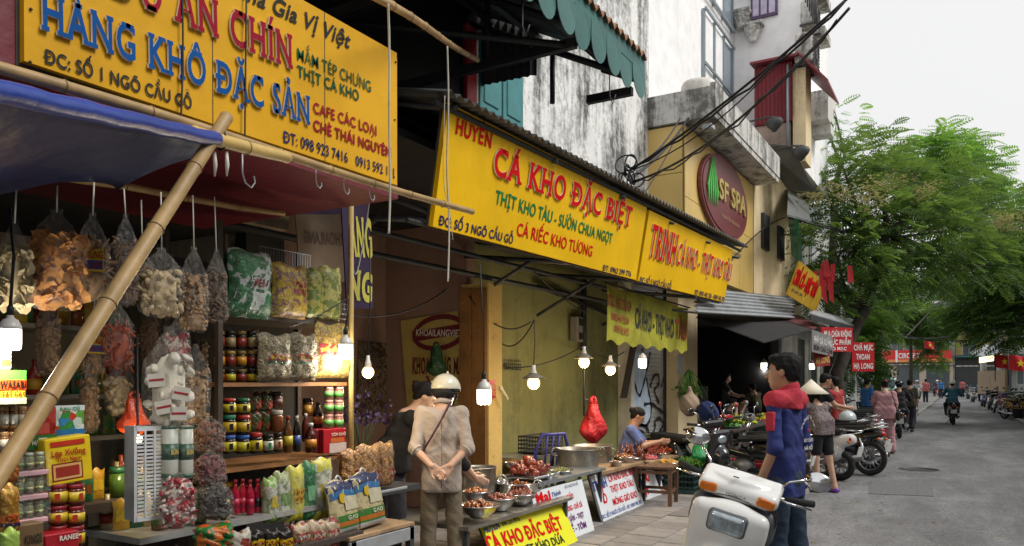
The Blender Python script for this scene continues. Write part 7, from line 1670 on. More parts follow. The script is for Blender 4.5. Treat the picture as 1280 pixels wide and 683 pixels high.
for k in range(46):
    a, b = rr.gauss(0, .10), rr.gauss(0, .16); MB().tube([(0, 0, .12), (a * .4, b * .4, 0), (a, b, -.22 - rr.uniform(0, .15))], [.008, .008, .004], 4).build('stalk', m_veg, t)
chunk_pile('chip', 130, lambda r: Vector((r.gauss(0, .09), r.gauss(0, .15), r.uniform(-.38, -.18))), .035, 3, m_leaf, 'leaf', t)
o = solid([('e', (0, 0, 0), (.16, .22, .2)), ('c', (0, 0, .15), (0, 0, .28), .07, .04)], mat('burlap', (.38, .28, .2), rough=.9, bump=.4, bscale=60), 'sack', None, h=.02, wrinkle=.02, wfreq=40); o.location = at(862, 506, X=-4.0); tag(o, 'pale brown sack under the hanging spring onions', 'sack')
o = solid([('c', (0, -.2, .1), (0, .25, -.25), .16, .10), ('e', (0, 0, 0), (.12, .3, .2))], fab0 if 'fab0' in globals() else mat('navy_cloth', (.02, .035, .13), rough=.9, bump=.3), 'cloth_cover', None, h=.02, wrinkle=.03, wfreq=40); o.location = at(888, 520, X=-3.7); tag(o, 'crumpled navy cloth draped beside the pale brown sack', 'cloth')
# ================================================================== RIGHT SIDE OF THE STREET
m_flag = mat('flag_red', (.55, .01, .015), rough=.6, bump=.1); m_star = mat('flag_star', (.85, .65, .02), bump=0)
def flag(px, py, d, w, label, z_=1.):
    t = thing('flag', label, 'flag', at(px, py, d=d), YAW + R_(rr.uniform(-12, 12)))
    f = lambda u, v: Vector(((u - .5) * w, .08 * w * math.sin(u * 7 + v * 3), (v - .5) * w * .72 - .12 * w * u))
    MB().grid(f, 14, 8).grid(lambda u, v: f(1 - u, v) + Vector((0, .01, 0)), 14, 8).build('cloth', m_flag, t)
    P = [(lambda a, r: Vector((r * math.sin(a), -.11 * w, r * math.cos(a) - .06 * w)))(k * PI / 5, w * (.2 if k % 2 == 0 else .08)) for k in range(10)]; MB().prism(P, (0, .01, 0)).build('star', m_star, t)
    MB().tube([(-w * .52, 0, w * .5), (-w * .5, .0, -w * 1.1)], .015, 5).build('flag_pole', m_dark, t)
flag(1254, 451, 26, .62, 'red flag with yellow star, left one of the pair at the right edge'); flag(1274, 453, 22, .60, 'red flag with yellow star nearest the right edge'); flag(1162, 431, 70, .9, 'distant red flag with yellow star above the convenience store sign')
t = thing('market_stall', 'right side stall with tan board wall and pale awning under the flags', 'stall', (2.6, 40, 0))
q = [at(1213, 441, d=42), at(1236, 447, d=40), at(1260, 436, d=42), at(1232, 431, d=48)]; MB().slab(q, (0, 0, -.08)).build('awning_sheet', m_zinc, t, W=True)
a, b = at(1222, 490, d=44), at(1256, 490, d=40); MB().slab([(a.x, a.y, .7), (b.x, b.y, .7), (b.x, b.y, 2.0), (a.x, a.y, 2.0)], (.1, .1, 0)).build('board_wall', mat('tan_board', (.36, .25, .14), dirt=.3), t, W=True)
a, b = at(1224, 454, d=39), at(1252, 450, d=39); MB().slab([a, b, b + Vector((0, 0, .28)), a + Vector((0, 0, .28))], (0, .1, 0)).build('lit_sign', emit('warm_sign_glow', (1, .72, .4), 1.6), t, W=True)
t = thing('market_stall', 'dark stall with plants and awning at the extreme right edge', 'stall', (3.5, 30, 0)); t.name = 'market_stall.001'
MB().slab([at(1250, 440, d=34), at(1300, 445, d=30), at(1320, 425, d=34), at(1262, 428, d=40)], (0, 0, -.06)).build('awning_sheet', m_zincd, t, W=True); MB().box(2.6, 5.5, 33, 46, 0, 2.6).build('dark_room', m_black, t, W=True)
def potplant(px, py, d, label, m, s=.35, n=70):
    p = at(px, py, d=d); t = thing('potted_plant', label, 'plant', (p.x, p.y, 0)); MB().lathe([(.14, 0), (.2, .36), (.22, .37), (.18, .36), (0, .33)], n=16).build('pot', m_dark, t)
    fronds([((0, 0, .62), s)], n * 10, .22, m, 'foliage', t, int(px), pairs=3, lw=1.2)
potplant(1272, 520, 30, 'orange leaved plant in a dark pot at the right edge', mat('orange_leaf', (.6, .3, .05), var=.5), .36); potplant(1266, 505, 36, 'green plant in a pot behind the orange leaved one', m_leaf, .5); potplant(1281, 500, 31, 'tall green plant at the very right edge', m_leaf3, .6)
p = at(1207, 493, Z=0); t = thing('bin', 'blue plastic bin near the far crossing', 'bin', (p.x - .6, p.y - 4, ZR)); MB().lathe([(.42, 0), (.55, .8), (.57, .82), (.52, .8), (.4, .05), (0, .05)], n=20).build('bin_body', mat('bin_blue', (.02, .09, .45), rough=.4), t)
t = thing('utility_pole', 'grey concrete utility pole on the right beyond the flags', 'pole', (1.8, 58, 0)); MB().tube([(0, 0, -.1), (0, 0, 9)], [.24, .18], 10).build('shaft', m_conc, t); MB().box(-.8, .8, -.06, .06, 7.4, 7.55).build('crossarm', m_dark, t); MB().cbox((.1, -.3, 5.2), (.5, .4, .8), .04).build('junction_box', m_alu, t)
t = thing('utility_pole', 'second grey pole just left of the taller utility pole', 'pole', (.9, 62, 0)); t.name = 'utility_pole.001'; MB().tube([(0, 0, -.1), (0, 0, 8)], [.2, .15], 10).build('shaft', m_conc, t); MB().box(-.8, .8, -.06, .06, 6.4, 6.55).build('crossarm', m_dark, t)
t = thing('parked_car', 'pale parked van roof showing above the parked bikes by the tree', 'car', (-4.0, 46, ZR), R_(4))
solid([('b', (0, 0, .75), (.85, 2.2, .42), .2), ('b', (0, -.2, 1.35), (.75, 1.5, .42), .25)], mat('pale_teal_paint', (.35, .5, .48), rough=.2, coat=.5), 'body', t, h=.06, k=.15); MB().box(-.62, .62, -1.75, -1.69, 1.25, 1.6).build('rear_window', m_glass, t)
for sx in (-1, 1):
    for sy in (-1.3, 1.3): MB().torus((sx * .78, sy, .32), .23, .09, (1, 0, 0), 18, 7).build('wheel', m_dark, t)
# clutter along the dark cafe front: tables, goods, stacked shelves
t = thing('cafe_counter', 'dim counter with glass case inside the dark cafe', 'counter', (-5.6, 17.5, 0)); MB().box(-5.9, -5.3, 16.0, 18.4, 0, .9).build('counter_body', m_darkw, t, W=True); MB().box(-5.85, -5.35, 16.2, 18.2, .901, 1.35).build('glass_case', mat('case_glass', (.3, .32, .32), rough=.1, alpha=.35, bump=0), t, W=True)
t = thing('white_frame_window', 'lit white framed serving window at the back of the cafe', 'window', (-7.0, 17.5, 1.2))
for y0, y1, z0, z1 in ((15.2, 19.9, 2.0, 2.25), (15.2, 15.35, 1.0, 2.0), (17.4, 17.55, 1.0, 2.0), (19.7, 19.9, 1.0, 2.0)): MB().box(-7.0, -6.9, y0, y1, z0, z1).build('frame_bar', m_greyw, t, W=True)
# ================================================================== PEOPLE
m_skin = mat('skin', (.44, .24, .15), rough=.5, var=.08, scale=20, bump=.03); m_skin2 = mat('pale_skin', (.55, .34, .24), rough=.5, var=.06, scale=20, bump=.03)
m_hair = mat('black_hair', (.010, .009, .009), rough=.75, var=.5, scale=60, bump=.8, bscale=170, spec=.25)
BASE = dict(pel=(0, 0, .90), wst=(0, 0, 1.06), chs=(0, 0, 1.24), nkb=(0, -.01, 1.38), hd=(0, .03, 1.535), shL=(-.17, 0, 1.345), shR=(.17, 0, 1.345), elL=(-.215, -.02, 1.07), elR=(.215, -.02, 1.07),
            wrL=(-.22, .06, .84), wrR=(.22, .06, .84), haL=(-.215, .1, .76), haR=(.215, .1, .76), hpL=(-.085, 0, .87), hpR=(.085, 0, .87), knL=(-.09, .02, .47), knR=(.09, .02, .47), anL=(-.09, -.03, .07), anR=(.09, -.03, .07), toL=(-.1, .13, .025), toR=(.1, .13, .025))
def figure(label, loc, rz, H=1.65, pose={}, h=.02, shirt=None, sleeve=.5, hem=.82, trousers=None, cut=.12, hair='short', skin=None, girth=1., shoes=None, look=(0, 1, 0), wr=.006, name='person', fold=46, bun=False, face=True, loose=.02, shorts=False, dep=1.):
    s = H / 1.65; J = {k: Vector(v) for k, v in BASE.items()}; J.update({k: Vector(v) for k, v in pose.items() if k in BASE}); J = {k: v * s for k, v in J.items()}
    t = thing(name, label, 'person', loc, rz); sk = skin or m_skin; g = girth * s
    fwd = Vector(look).normalized(); rt = fwd.cross(Vector((0, 0, 1))).normalized(); up = rt.cross(fwd)
    Rh = Matrix((rt, fwd, up)).transposed(); hd = J['hd']
    def hp(x, y, z): return hd + (rt * x + fwd * y + up * z) * s
    P = [('e', hp(0, -.012, .03), (.073 * s, .09 * s, .088 * s), Rh), ('e', hp(0, .018, -.03), (.056 * s, .07 * s, .08 * s), Rh), ('e', hp(0, .04, -.085), (.035 * s, .035 * s, .028 * s), Rh),
         ('c', J['nkb'] - Vector((0, 0, .03 * s)), hp(0, -.02, -.05), .056 * g, .05 * s)]
    if face: P += [('c', hp(0, .085, .0), hp(0, .103, -.028), .008 * s, .013 * s, {'k': .012}), ('e', hp(0, .083, -.055), (.02 * s, .009 * s, .007 * s), Rh, {'k': .01}), ('e', hp(-.074, -.005, -.005), (.009 * s, .018 * s, .028 * s), Rh, {'k': .006}), ('e', hp(.074, -.005, -.005), (.009 * s, .018 * s, .028 * s), Rh, {'k': .006}), ('c', hp(-.035, .078, .022), hp(.035, .078, .022), .01 * s, .01 * s, {'k': .012})]
    P += [('e', J['chs'], (.14 * g, .09 * g * dep * dep, .15 * s)), ('e', J['wst'], (.12 * g, .085 * g * dep, .13 * s)), ('e', J['pel'], (.14 * g, .10 * g * dep, .12 * s)), ('c', J['shL'] - Vector((0, 0, .02)), J['shR'] - Vector((0, 0, .02)), .046 * g, .046 * g), ('c', J['nkb'], J['chs'], .055 * g, .06 * g)]
    for S in 'LR':
        P += [('c', J['sh' + S] - Vector((0, 0, .012)), J['el' + S], .045 * g, .038 * g), ('c', J['el' + S], J['wr' + S], .038 * g, .025 * s), ('c', J['hp' + S], J['kn' + S], .078 * g, .052 * g), ('c', J['kn' + S], J['an' + S], .05 * g, .033 * s),
              ('c', J['an' + S], J['to' + S], .032 * s, .024 * s)]
        w, ha = J['wr' + S], J['ha' + S]; d = (ha - w); L = d.length; d.normalize(); sd = 1 if S == 'R' else -1
        pn = Vector(pose.get('palm' + S, (sd * 1., 0, 0))); x = d.cross(pn).normalized(); pn = x.cross(d).normalized()  # pn: out of the back of the hand
        Rp = Matrix((x, d, pn)).transposed(); pc = w + d * .05 * s
        P.append(('b', pc, (.036 * s, .045 * s, .013 * s), .011 * s, Rp, {'k': .012}))
        cu = pose.get('curl', .5)
        for i, (o, l) in enumerate(((-.027, .062), (-.009, .072), (.009, .068), (.027, .052))):
            b = w + d * .09 * s + x * o * s; m_ = b + (d * math.cos(cu * .5) - pn * math.sin(cu * .5)) * l * .5 * s; e = m_ + (d * math.cos(cu * 1.5) - pn * math.sin(cu * 1.5)) * l * .5 * s
            P += [('c', b, m_, .0085 * s, .008 * s, {'k': .003}), ('c', m_, e, .008 * s, .0065 * s, {'k': .003})]
        tx = x * (-1 if x.y < 0 else 1); P += [('c', w + d * .025 * s + tx * .025 * s, w + d * .06 * s + tx * .05 * s - pn * .012 * s, .012 * s, .010 * s, {'k': .006}), ('c', w + d * .06 * s + tx * .05 * s - pn * .012 * s, w + d * .09 * s + tx * .052 * s - pn * .02 * s, .0095 * s, .0075 * s, {'k': .003})]
    solid(P, sk, 'body', t, h=h, k=.03 * s)
    # hair
    if hair:
        hh = [('e', hp(0, -.022, .045), (.083 * s, .097 * s, .083 * s), Rh), ('e', hp(0, -.05, -.0), (.075 * s, .06 * s, .085 * s), Rh)]
        if hair == 'short': hh += [('e', hp(0, .045, .088), (.06 * s, .045 * s, .03 * s), Rh), ('k', hp(0, .0, -.055), -up), ('k', hp(0, .052, .03), (fwd * 1 - up * .6))]
        else: hh += [('k', hp(0, .05, .02), (fwd * 1 - up * .5))]
        if hair == 'bob': hh += [('c', hp(-.05, -.04, .0), hp(-.06, -.04, -.1), .05 * s, .035 * s), ('c', hp(.05, -.04, .0), hp(.06, -.04, -.1), .05 * s, .035 * s)]
        if bun: hh.append(('e', hp(0, -.12, .03), (.042 * s, .04 * s, .042 * s)))
        solid(hh, m_hair, 'hair', t, h=min(h, .012), k=.02, wrinkle=.010, wfreq=110)
    if h <= .009:
        for sx in (-1, 1):
            e = MB().ball(hp(sx * .031, .074, .006), .0115 * s, 10).build('eye', mat('eye_white', (.7, .66, .6), rough=.2, bump=0), t); MB().ball(hp(sx * .031, .0815, .006), .0065 * s, 8).build('iris', m_black, e)
            MB().tube([hp(sx * .012, .092, .027), hp(sx * .03, .092, .033), hp(sx * .05, .078, .026)], .004 * s, 5).build('eyebrow', m_hair, t)
    # shirt
    lo = loose
    if shirt is not None:
        md = lambda a, b, f: J[a].lerp(J[b], f)
        q = [('b', J['chs'] + Vector((0, 0, -.01)), (.142 * g + lo * .5, (.095 * g + lo * .4) * dep, .13 * s), .08 * g * dep), ('b', J['wst'], (.135 * g + lo * .8, (.095 * g + lo * .6) * dep, .15 * s), .075 * g * dep), ('c', J['shL'] - Vector((0, 0, .012)), J['shR'] - Vector((0, 0, .012)), .056 * g, .056 * g), ('c', J['nkb'] - Vector((0, 0, .03)), J['chs'], .05 * g, .09 * g),
             ('b', J['pel'] + Vector((0, 0, (hem - .80) * s * .5)), (.15 * g + lo * 1.3, (.105 * g + lo) * dep, .19 * s), .08 * g * dep)]
        for S in 'LR':
            a, b = J['sh' + S], J['el' + S]; q.append(('c', a, a.lerp(b, min(1, sleeve)), .055 * g, .052 * g + lo * .3))
            if sleeve > 1: q.append(('c', b, b.lerp(J['wr' + S], sleeve - 1), .052 * g + lo * .2, .042 * g + lo * .2))
        q += [('k', (0, 0, hem * s), (0, 0, -1)), ('k', J['nkb'] + (J['hd'] - J['nkb']).normalized() * (.05 + .14 * (1 - (J['hd'] - J['nkb']).normalized().z)) * s, (J['hd'] - J['nkb'] + Vector((0, .03, 0))).normalized())] if pose.get('hemcut', True) else []
        solid(q, shirt, 'shirt', t, h=max(h, .008) if h < .012 else h, k=.035 * s, wrinkle=wr, wfreq=fold)
    if trousers is not None:
        q = [('e', J['pel'], (.158 * g, .12 * g, .12 * s))]
        for S in 'LR':
            q.append(('c', J['hp' + S], J['kn' + S], .09 * g, .068 * g + lo * .5))
            if not shorts: q.append(('c', J['kn' + S], J['kn' + S].lerp(J['an' + S], 1 - cut), .066 * g + lo * .5, .056 * g + lo * .6))
            else: q[-1] = ('c', J['hp' + S], J['hp' + S].lerp(J['kn' + S], .7), .095 * g, .08 * g)
        solid(q, trousers, 'shorts' if shorts else 'trousers', t, h=max(h, .009) if h < .012 else h, k=.025 * s, wrinkle=wr, wfreq=fold)
    for S in 'LR':
        a, b = J['an' + S], J['to' + S]
        if shoes is not None:
            q = [('c', Vector((a.x, a.y - .03 * s, b.z + .01)), Vector((b.x, b.y + .02, b.z + .005)), .043 * s, .036 * s), ('k', (0, 0, b.z - .022), (0, 0, -1)), ('k', (0, 0, b.z + .035), (0, 0, 1))]
            solid(q, shoes, 'shoe', t, h=.012, k=.01)
    t['_'] = 0; del t['_']
    return t, J, hp
def fab(name, col, **k): return mat(name, col, rough=.85, bump=k.pop('bump', .35), bscale=k.pop('bscale', 13), var=k.pop('var', .12), scale=k.pop('scale', 9), **k)
# -- man in the cream helmet, hands clasped behind his back
hm = at(552, 474, d=5.8); hpose = dict(nkb=(0, .04, 1.34), hd=(.03, .115, 1.435), shL=(-.155, .0, 1.30), shR=(.155, .0, 1.30), chs=(0, .0, 1.2), elL=(-.20, -.09, 1.02), elR=(.20, -.09, 1.02), wrL=(-.075, -.20, .90), wrR=(.07, -.19, .90), haL=(.0, -.215, .83), haR=(.01, -.205, .82),
             palmL=(-.2, .9, .2), palmR=(.2, .9, .2), curl=.9, toL=(-.13, .13, .025), toR=(.13, .13, .025), knL=(-.10, .0, .47), knR=(.10, .01, .47), anL=(-.11, -.03, .07), anR=(.11, -.03, .07), hpL=(-.075, 0, .87), hpR=(.075, 0, .87))
t, J, hp = figure('man in cream helmet and beige shirt with hands clasped behind his back', (hm.x, hm.y, 0), R_(35), 1.60, hpose, h=.0062, shirt=fab('beige_shirt', (.40, .335, .285)), sleeve=1.12, hem=.68, trousers=fab('khaki_trousers', (.15, .118, .08)), skin=m_skin2, shoes=m_black, look=(.35, .9, -.32), wr=.008, fold=60, loose=.016, girth=.88)
m_helm = mat('cream_helmet_shell', (.70, .66, .52), rough=.25, var=.05, bump=.02, coat=.5)
c = hp(0, -.01, .045)
lk = Vector((.35, .9, -.32)).normalized(); rt = lk.cross(Vector((0, 0, 1))).normalized(); upv = rt.cross(lk); Rh = Matrix((rt, lk, upv)).transposed()
he = solid([('e', c, (.112, .13, .112), Rh), ('c', c + lk * .1 + upv * .02, c + lk * .165 + upv * .0, .05, .012, {'k': .04}), ('k', c - upv * .012, -upv + lk * .25)], m_helm, 'helmet', t, h=.006, k=.02)
MB().torus(c - upv * .014, .111, .008, upv - lk * .25, 30, 6).build('helmet_rim', m_black, he)
for a in (-.9, -.3, .5): MB().ball(c + (rt * math.sin(a) * .116 - lk * math.cos(a) * .116) + upv * .03, .007, 8).build('rivet', m_zinc, he)
MB().lathe([(.006, 0), (.012, .004), (.004, .02)], c + upv * .117, 8).build('top_knob', m_helm, he)
solid([('e', c - upv * .05 - lk * .03, (.092, .09, .05), Rh)], m_black, 'helmet_padding', t, h=.012)
MB().tube([c + rt * .1 - upv * .02, c + rt * .088 - upv * .09 + lk * .02, c + rt * .03 - upv * .15 + lk * .05], .006, 6).build('chin_strap', m_black, t)
m_strap = mat('plum_strap', (.07, .015, .03), rough=.7)
pts = [(.075, .02, 1.375), (.05, -.075, 1.335), (0, -.128, 1.24), (-.07, -.145, 1.12), (-.125, -.13, 1.03), (-.16, -.06, .95)]
s_ = 1.60 / 1.65; MB().tube([Vector(p) * s_ for p in pts], .0085, 6).build('shoulder_strap', m_strap, t)
for S in 'LR': MB().torus(J['el' + S].lerp(J['wr' + S], .13), .049, .006, J['wr' + S] - J['el' + S], 18, 6, sq=1.8).build('sleeve_cuff', _M['beige_shirt'], t)
MB().tube([(0, -.112, 1.2), (.004, -.118, 1.0), (0, -.125, .7)], .0025, 4).build('back_seam', _M['khaki_trousers'], t)
co = MB().torus(J['nkb'] + Vector((0, .0, .030)), .056, .010, (0, .3, 1), 20, 8, sq=1.8).build('collar', _M['beige_shirt'], t)
MB().torus(J['nkb'] + Vector((0, .006, .042)), .050, .005, (0, .3, 1), 20, 6).build('collar_stripe', m_white, t)

# -- young man in the navy and red work jacket
nm = at(983, 441, d=5.1)
m_navy = fab('navy_jacket', (.022, .035, .17)); m_jred = fab('red_jacket_yoke', (.50, .03, .055)); m_jean = fab('dark_jeans', (.028, .05, .085), var=.5, scale=6)
npose = dict(nkb=(0, -.02, 1.41), hd=(0, .02, 1.555), shL=(-.165, 0, 1.37), shR=(.165, 0, 1.37), elL=(-.20, -.02, 1.10), elR=(.2, -.03, 1.10), wrL=(-.21, .07, .88), wrR=(.2, .02, .87), haL=(-.2, .12, .80), haR=(.2, .05, .78), curl=.7, anL=(-.1, .05, .07), toL=(-.11, .2, .03), knR=(.1, -.03, .47), anR=(.12, -.16, .07), toR=(.14, 0, .03))
t, J, hp = figure('young man in navy and red work jacket and dark jeans by the white scooter', (nm.x, nm.y, ZR), R_(76), 1.75, npose, h=.0065, shirt=m_navy, sleeve=1.1, hem=.78, trousers=m_jean, cut=.02, shoes=m_black, wr=.010, fold=50, loose=.016, look=(-.25, 1, 0), girth=.78, dep=.85)
g = 1.75 / 1.65
yoke = solid([('c', J['shL'] + Vector((.01, 0, .01)), J['shR'] + Vector((-.01, 0, .01)), .071 * g, .071 * g), ('c', J['nkb'], J['chs'], .078 * g, .11 * g), ('e', J['chs'] + Vector((0, 0, .04)), (.138, .09, .14)), ('k', (0, 0, 1.335 * g), (0, .1, -1)), ('k', J['nkb'] + Vector((0, 0, .04)), (0, .2, 1))], m_jred, 'red_yoke', t, h=.008, k=.03, wrinkle=.012, wfreq=40)
solid([('c', J['nkb'] + Vector((0, 0, .03)), J['nkb'] + Vector((0, .0, .055)), .072, .066), ('c', J['nkb'] + Vector((-.05, .05, .02)), J['nkb'] + Vector((-.07, .09, -.02)), .025, .01), ('c', J['nkb'] + Vector((.05, .05, .02)), J['nkb'] + Vector((.07, .09, -.02)), .025, .01), ('k', J['nkb'] + Vector((0, 0, .068)), (0, .45, 1))], m_jred, 'collar', t, h=.007)
p = J['shL'].lerp(J['elL'], .42); dn = (J['elL'] - J['shL']).normalized()
solid([('b', p + Vector((-.030, 0.004, 0)), (.037, .027, .062), .008)], m_jred, 'sleeve_pocket', t, h=.006)
# white print on the back (the back faces local -y)
for k, (s2, z, x0, w, hh) in enumerate((('CÔNG TY CP', 1.27, -.10, .2, .022), ('XÂY DỰNG', 1.13, -.07, .14, .02), ('HÀ NỘI', 1.08, -.06, .12, .024))):
    M = Matrix(((1, 0, 0, x0), (0, 0, -1, -.155), (0, 1, 0, z * g), (0, 0, 0, 1)))
    o = lettering(s2, M, w, hh, m_wl, t, off=.03)
    if o:
        n_ = len(o.data.vertices)
        for v in o.data.vertices:
            if k == 0: v.co.z += -.09 * (v.co.x / .1) ** 2 * .8
            v.co.y = -.152 + .25 * v.co.x ** 2 * 2
MB().ball((0.0, -.152, 1.2 * g), (.014, .003, .014), 8).build('red_star', m_jred, t)

# -- woman in conical hat
cw = at(1027, 615, Z=ZR)
m_pat = mat_print('patterned_blouse', ['#3a2c30', '#8a7c7c', '#54444c', '#b8acac', '#6a4c50', '#241c20'], 26, .8, noise_=True, dist=2, bump=.2)
cpose = dict(nkb=(0, .12, 1.28), hd=(0, .20, 1.40), shL=(-.17, .10, 1.25), shR=(.17, .10, 1.25), chs=(0, .08, 1.15), wst=(0, .03, 1.02), elL=(-.22, .2, 1.05), elR=(.2, .22, 1.05), wrL=(-.1, .4, .98), wrR=(.1, .42, .98), haL=(-.08, .48, .96), haR=(.08, .5, .96), anR=(.12, -.14, .07), toR=(.14, .02, .03), knR=(.11, -.03, .47))
t, J, hp = figure('woman in pale conical hat, patterned blouse and black shorts', (cw.x, cw.y, ZR), R_(52), 1.62, cpose, h=.011, shirt=m_pat, sleeve=.9, hem=.83, trousers=fab('black_shorts', (.012, .012, .014)), shorts=True, hair='bob', skin=m_skin2, shoes=mat('purple_slipper', (.22, .06, .42), rough=.35), look=(0, .9, -.3), face=True)
MB().lathe([(.245, -.012), (.25, -.008), (.12, .095), (.008, .20), (0, .204)], hp(0, .0, .035), 30).lathe([(.11, .082), (.243, -.014)], hp(0, 0, .035), 30).build('conical_hat', mat('palm_leaf_hat', (.74, .68, .56), rough=.6, var=.1, scale=12, bump=.15), t)

# -- seated cook in blue blouse
sw = at(783, 540, X=-3.95)
spose = dict(pel=(0, 0, .42), wst=(0, .02, .57), chs=(0, .06, .74), nkb=(0, .09, .90), hd=(0, .16, 1.03), shL=(-.17, .07, .86), shR=(.17, .07, .86), elL=(-.2, .24, .64), elR=(.2, .22, .64), wrL=(-.1, .44, .68), wrR=(.08, .46, .70), haL=(-.06, .52, .68), haR=(.05, .54, .70), hpL=(-.1, .05, .40), hpR=(.1, .05, .40), knL=(-.17, .42, .42), knR=(.17, .42, .42), anL=(-.16, .38, .07), anR=(.16, .38, .07), toL=(-.17, .52, .03), toR=(.17, .52, .03))
t, J, hp = figure('seated woman in blue blouse bent over the food at the third stall', (sw.x, sw.y, 0), R_(-70), 1.62, spose, h=.0095, shirt=fab('blue_blouse', (.10, .15, .36)), sleeve=.75, hem=.36, trousers=fab('dark_trousers', (.02, .02, .03)), hair='long', bun=True, look=(0, .85, -.5), girth=1.12, wr=.008)
st = thing('plastic_stool', 'low stool under the seated woman in the blue blouse', 'stool', (sw.x, sw.y, 0)); MB().lathe([(.17, .3), (.16, .33), (0, .335)], n=18).build('seat', mat('red_plastic', (.4, .03, .03), rough=.35), st)
for a in range(4): MB().tube([(.15 * math.cos(a * PI / 2 + .7), .15 * math.sin(a * PI / 2 + .7), .3), (.19 * math.cos(a * PI / 2 + .7), .19 * math.sin(a * PI / 2 + .7), 0)], .018, 6).build('leg', _M['red_plastic'], st)
# -- woman in black behind the pots
bw = at(492, 520, X=-4.0)
bpose = dict(chs=(0, .10, 1.18), nkb=(0, .17, 1.30), hd=(0, .27, 1.42), wst=(0, .05, 1.04), shL=(-.17, .14, 1.26), shR=(.17, .14, 1.26), elL=(-.2, .45, .95), elR=(.22, .5, .96), wrL=(-.1, .66, .74), wrR=(.12, .68, .74), haL=(-.08, .74, .70), haR=(.1, .76, .70))
figure('woman in black leaning over the pots beside the helmeted man', (bw.x, bw.y, 0), R_(-50), 1.58, bpose, h=.012, shirt=fab('black_top', (.01, .01, .012)), loose=.035, sleeve=1.5, hem=.80, trousers=_M['dark_trousers'], hair='long', bun=True, look=(.1, .8, -.6), girth=1.05, skin=m_skin2, shoes=m_black)
# -- people further along
fb, fr = fab('black_tee', (.015, .015, .018)), fab('red_top', (.36, .03, .03))
reach = dict(elL=(-.22, .16, 1.1), elR=(.22, .16, 1.1), wrL=(-.2, .38, 1.02), wrR=(.2, .40, 1.05), haL=(-.18, .46, 1.0), haR=(.18, .48, 1.04), nkb=(0, .04, 1.37), hd=(0, .09, 1.52))
o = at(1026, 463, d=14); figure('man in black tee shirt reaching over the motorbikes', (o.x, o.y, ZR), R_(-60), 1.72, reach, h=.016, shirt=fb, sleeve=.6, hem=.82, trousers=_M['dark_trousers'], shoes=m_black, look=(0, 1, -.25))
o = at(1044, 468, d=15.4); figure('woman in red sleeveless top behind the man in black', (o.x, o.y, ZR), R_(60), 1.66, {}, h=.016, shirt=fr, sleeve=.15, hem=.8, trousers=_M['dark_trousers'], hair='long', skin=m_skin2, shoes=m_black)
m_pkc = fab('dusty_pink_cloth', (.46, .24, .26))
o = at(1106, 567, Z=ZR); t, J, hp = figure('woman in dusty pink blouse and trousers with a dark shoulder bag', (o.x, o.y, ZR), R_(4), 1.60, dict(elL=(-.24, .05, 1.1), wrL=(-.2, .2, 1.05), haL=(-.15, .27, 1.07), hd=(0, .06, 1.52), anL=(-.15, 0, .07), anR=(.15, 0, .07), toL=(-.17, .14, .03), toR=(.17, .14, .03), knL=(-.11, .02, .47), knR=(.11, .02, .47)), h=.014, shirt=m_pkc, sleeve=.8, hem=.78, trousers=m_pkc, cut=.08, hair='long', bun=True, skin=m_skin2, shoes=mat('brown_sandal', (.12, .06, .03)), girth=1.14, loose=.045, wr=.012, look=(-.2, 1, -.4))
MB().tube([(.12, .1, 1.36), (.13, -.09, 1.34), (.2, -.12, 1.1), (.24, -.06, .92)], .008, 6).build('bag_strap', m_black, t); MB().cbox((.26, -.04, .82), (.09, .22, .2), .03).build('shoulder_bag', m_black, t)
MB().lathe([(.03, 0), (.035, .02), (.03, .04)], hp(0, -.10, .05), 10).build('red_hair_tie', mat('red_plastic', (.4, .03, .03)), t)
m_leo = mat_print('speckled_blouse', ['#2c2824', '#6c6454', '#1c1814', '#8a8068', '#3c3830'], 60, .85, noise_=True, bump=.1)
o = at(1137, 540, Z=ZR); figure('woman in speckled blouse and black trousers walking away up the street', (o.x, o.y, ZR), R_(-8), 1.60, dict(anL=(-.09, .14, .1), toL=(-.1, .28, .05), knL=(-.09, .12, .48), anR=(.1, -.2, .12), toR=(.11, -.06, .04), knR=(.1, .0, .46)), h=.018, shirt=m_leo, sleeve=.9, hem=.8, trousers=_M['dark_trousers'], hair='short', skin=m_skin2, shoes=m_black, girth=1.12, loose=.03)
o = at(1084, 472, d=23); figure('person in bright blue shirt among the parked bikes on the left', (o.x, o.y, ZR), R_(-40), 1.62, {}, h=.02, shirt=fab('bright_blue_shirt', (.03, .16, .42)), sleeve=.6, trousers=_M['dark_trousers'], shoes=m_black)
o = at(1157, 466, d=52); figure('distant walker in salmon red shirt before the convenience store', (o.x, o.y, ZR), R_(10), 1.65, {}, h=.03, shirt=fab('salmon_shirt', (.5, .12, .12)), trousers=_M['dark_trousers'], shoes=m_black)
o = at(1036, 466, d=19); figure('man in dark shirt standing deeper among the left row of bikes', (o.x, o.y, ZR), R_(120), 1.66, {}, h=.02, shirt=fab('dark_grey_shirt', (.05, .05, .06)), trousers=_M['dark_trousers'], shoes=m_black)
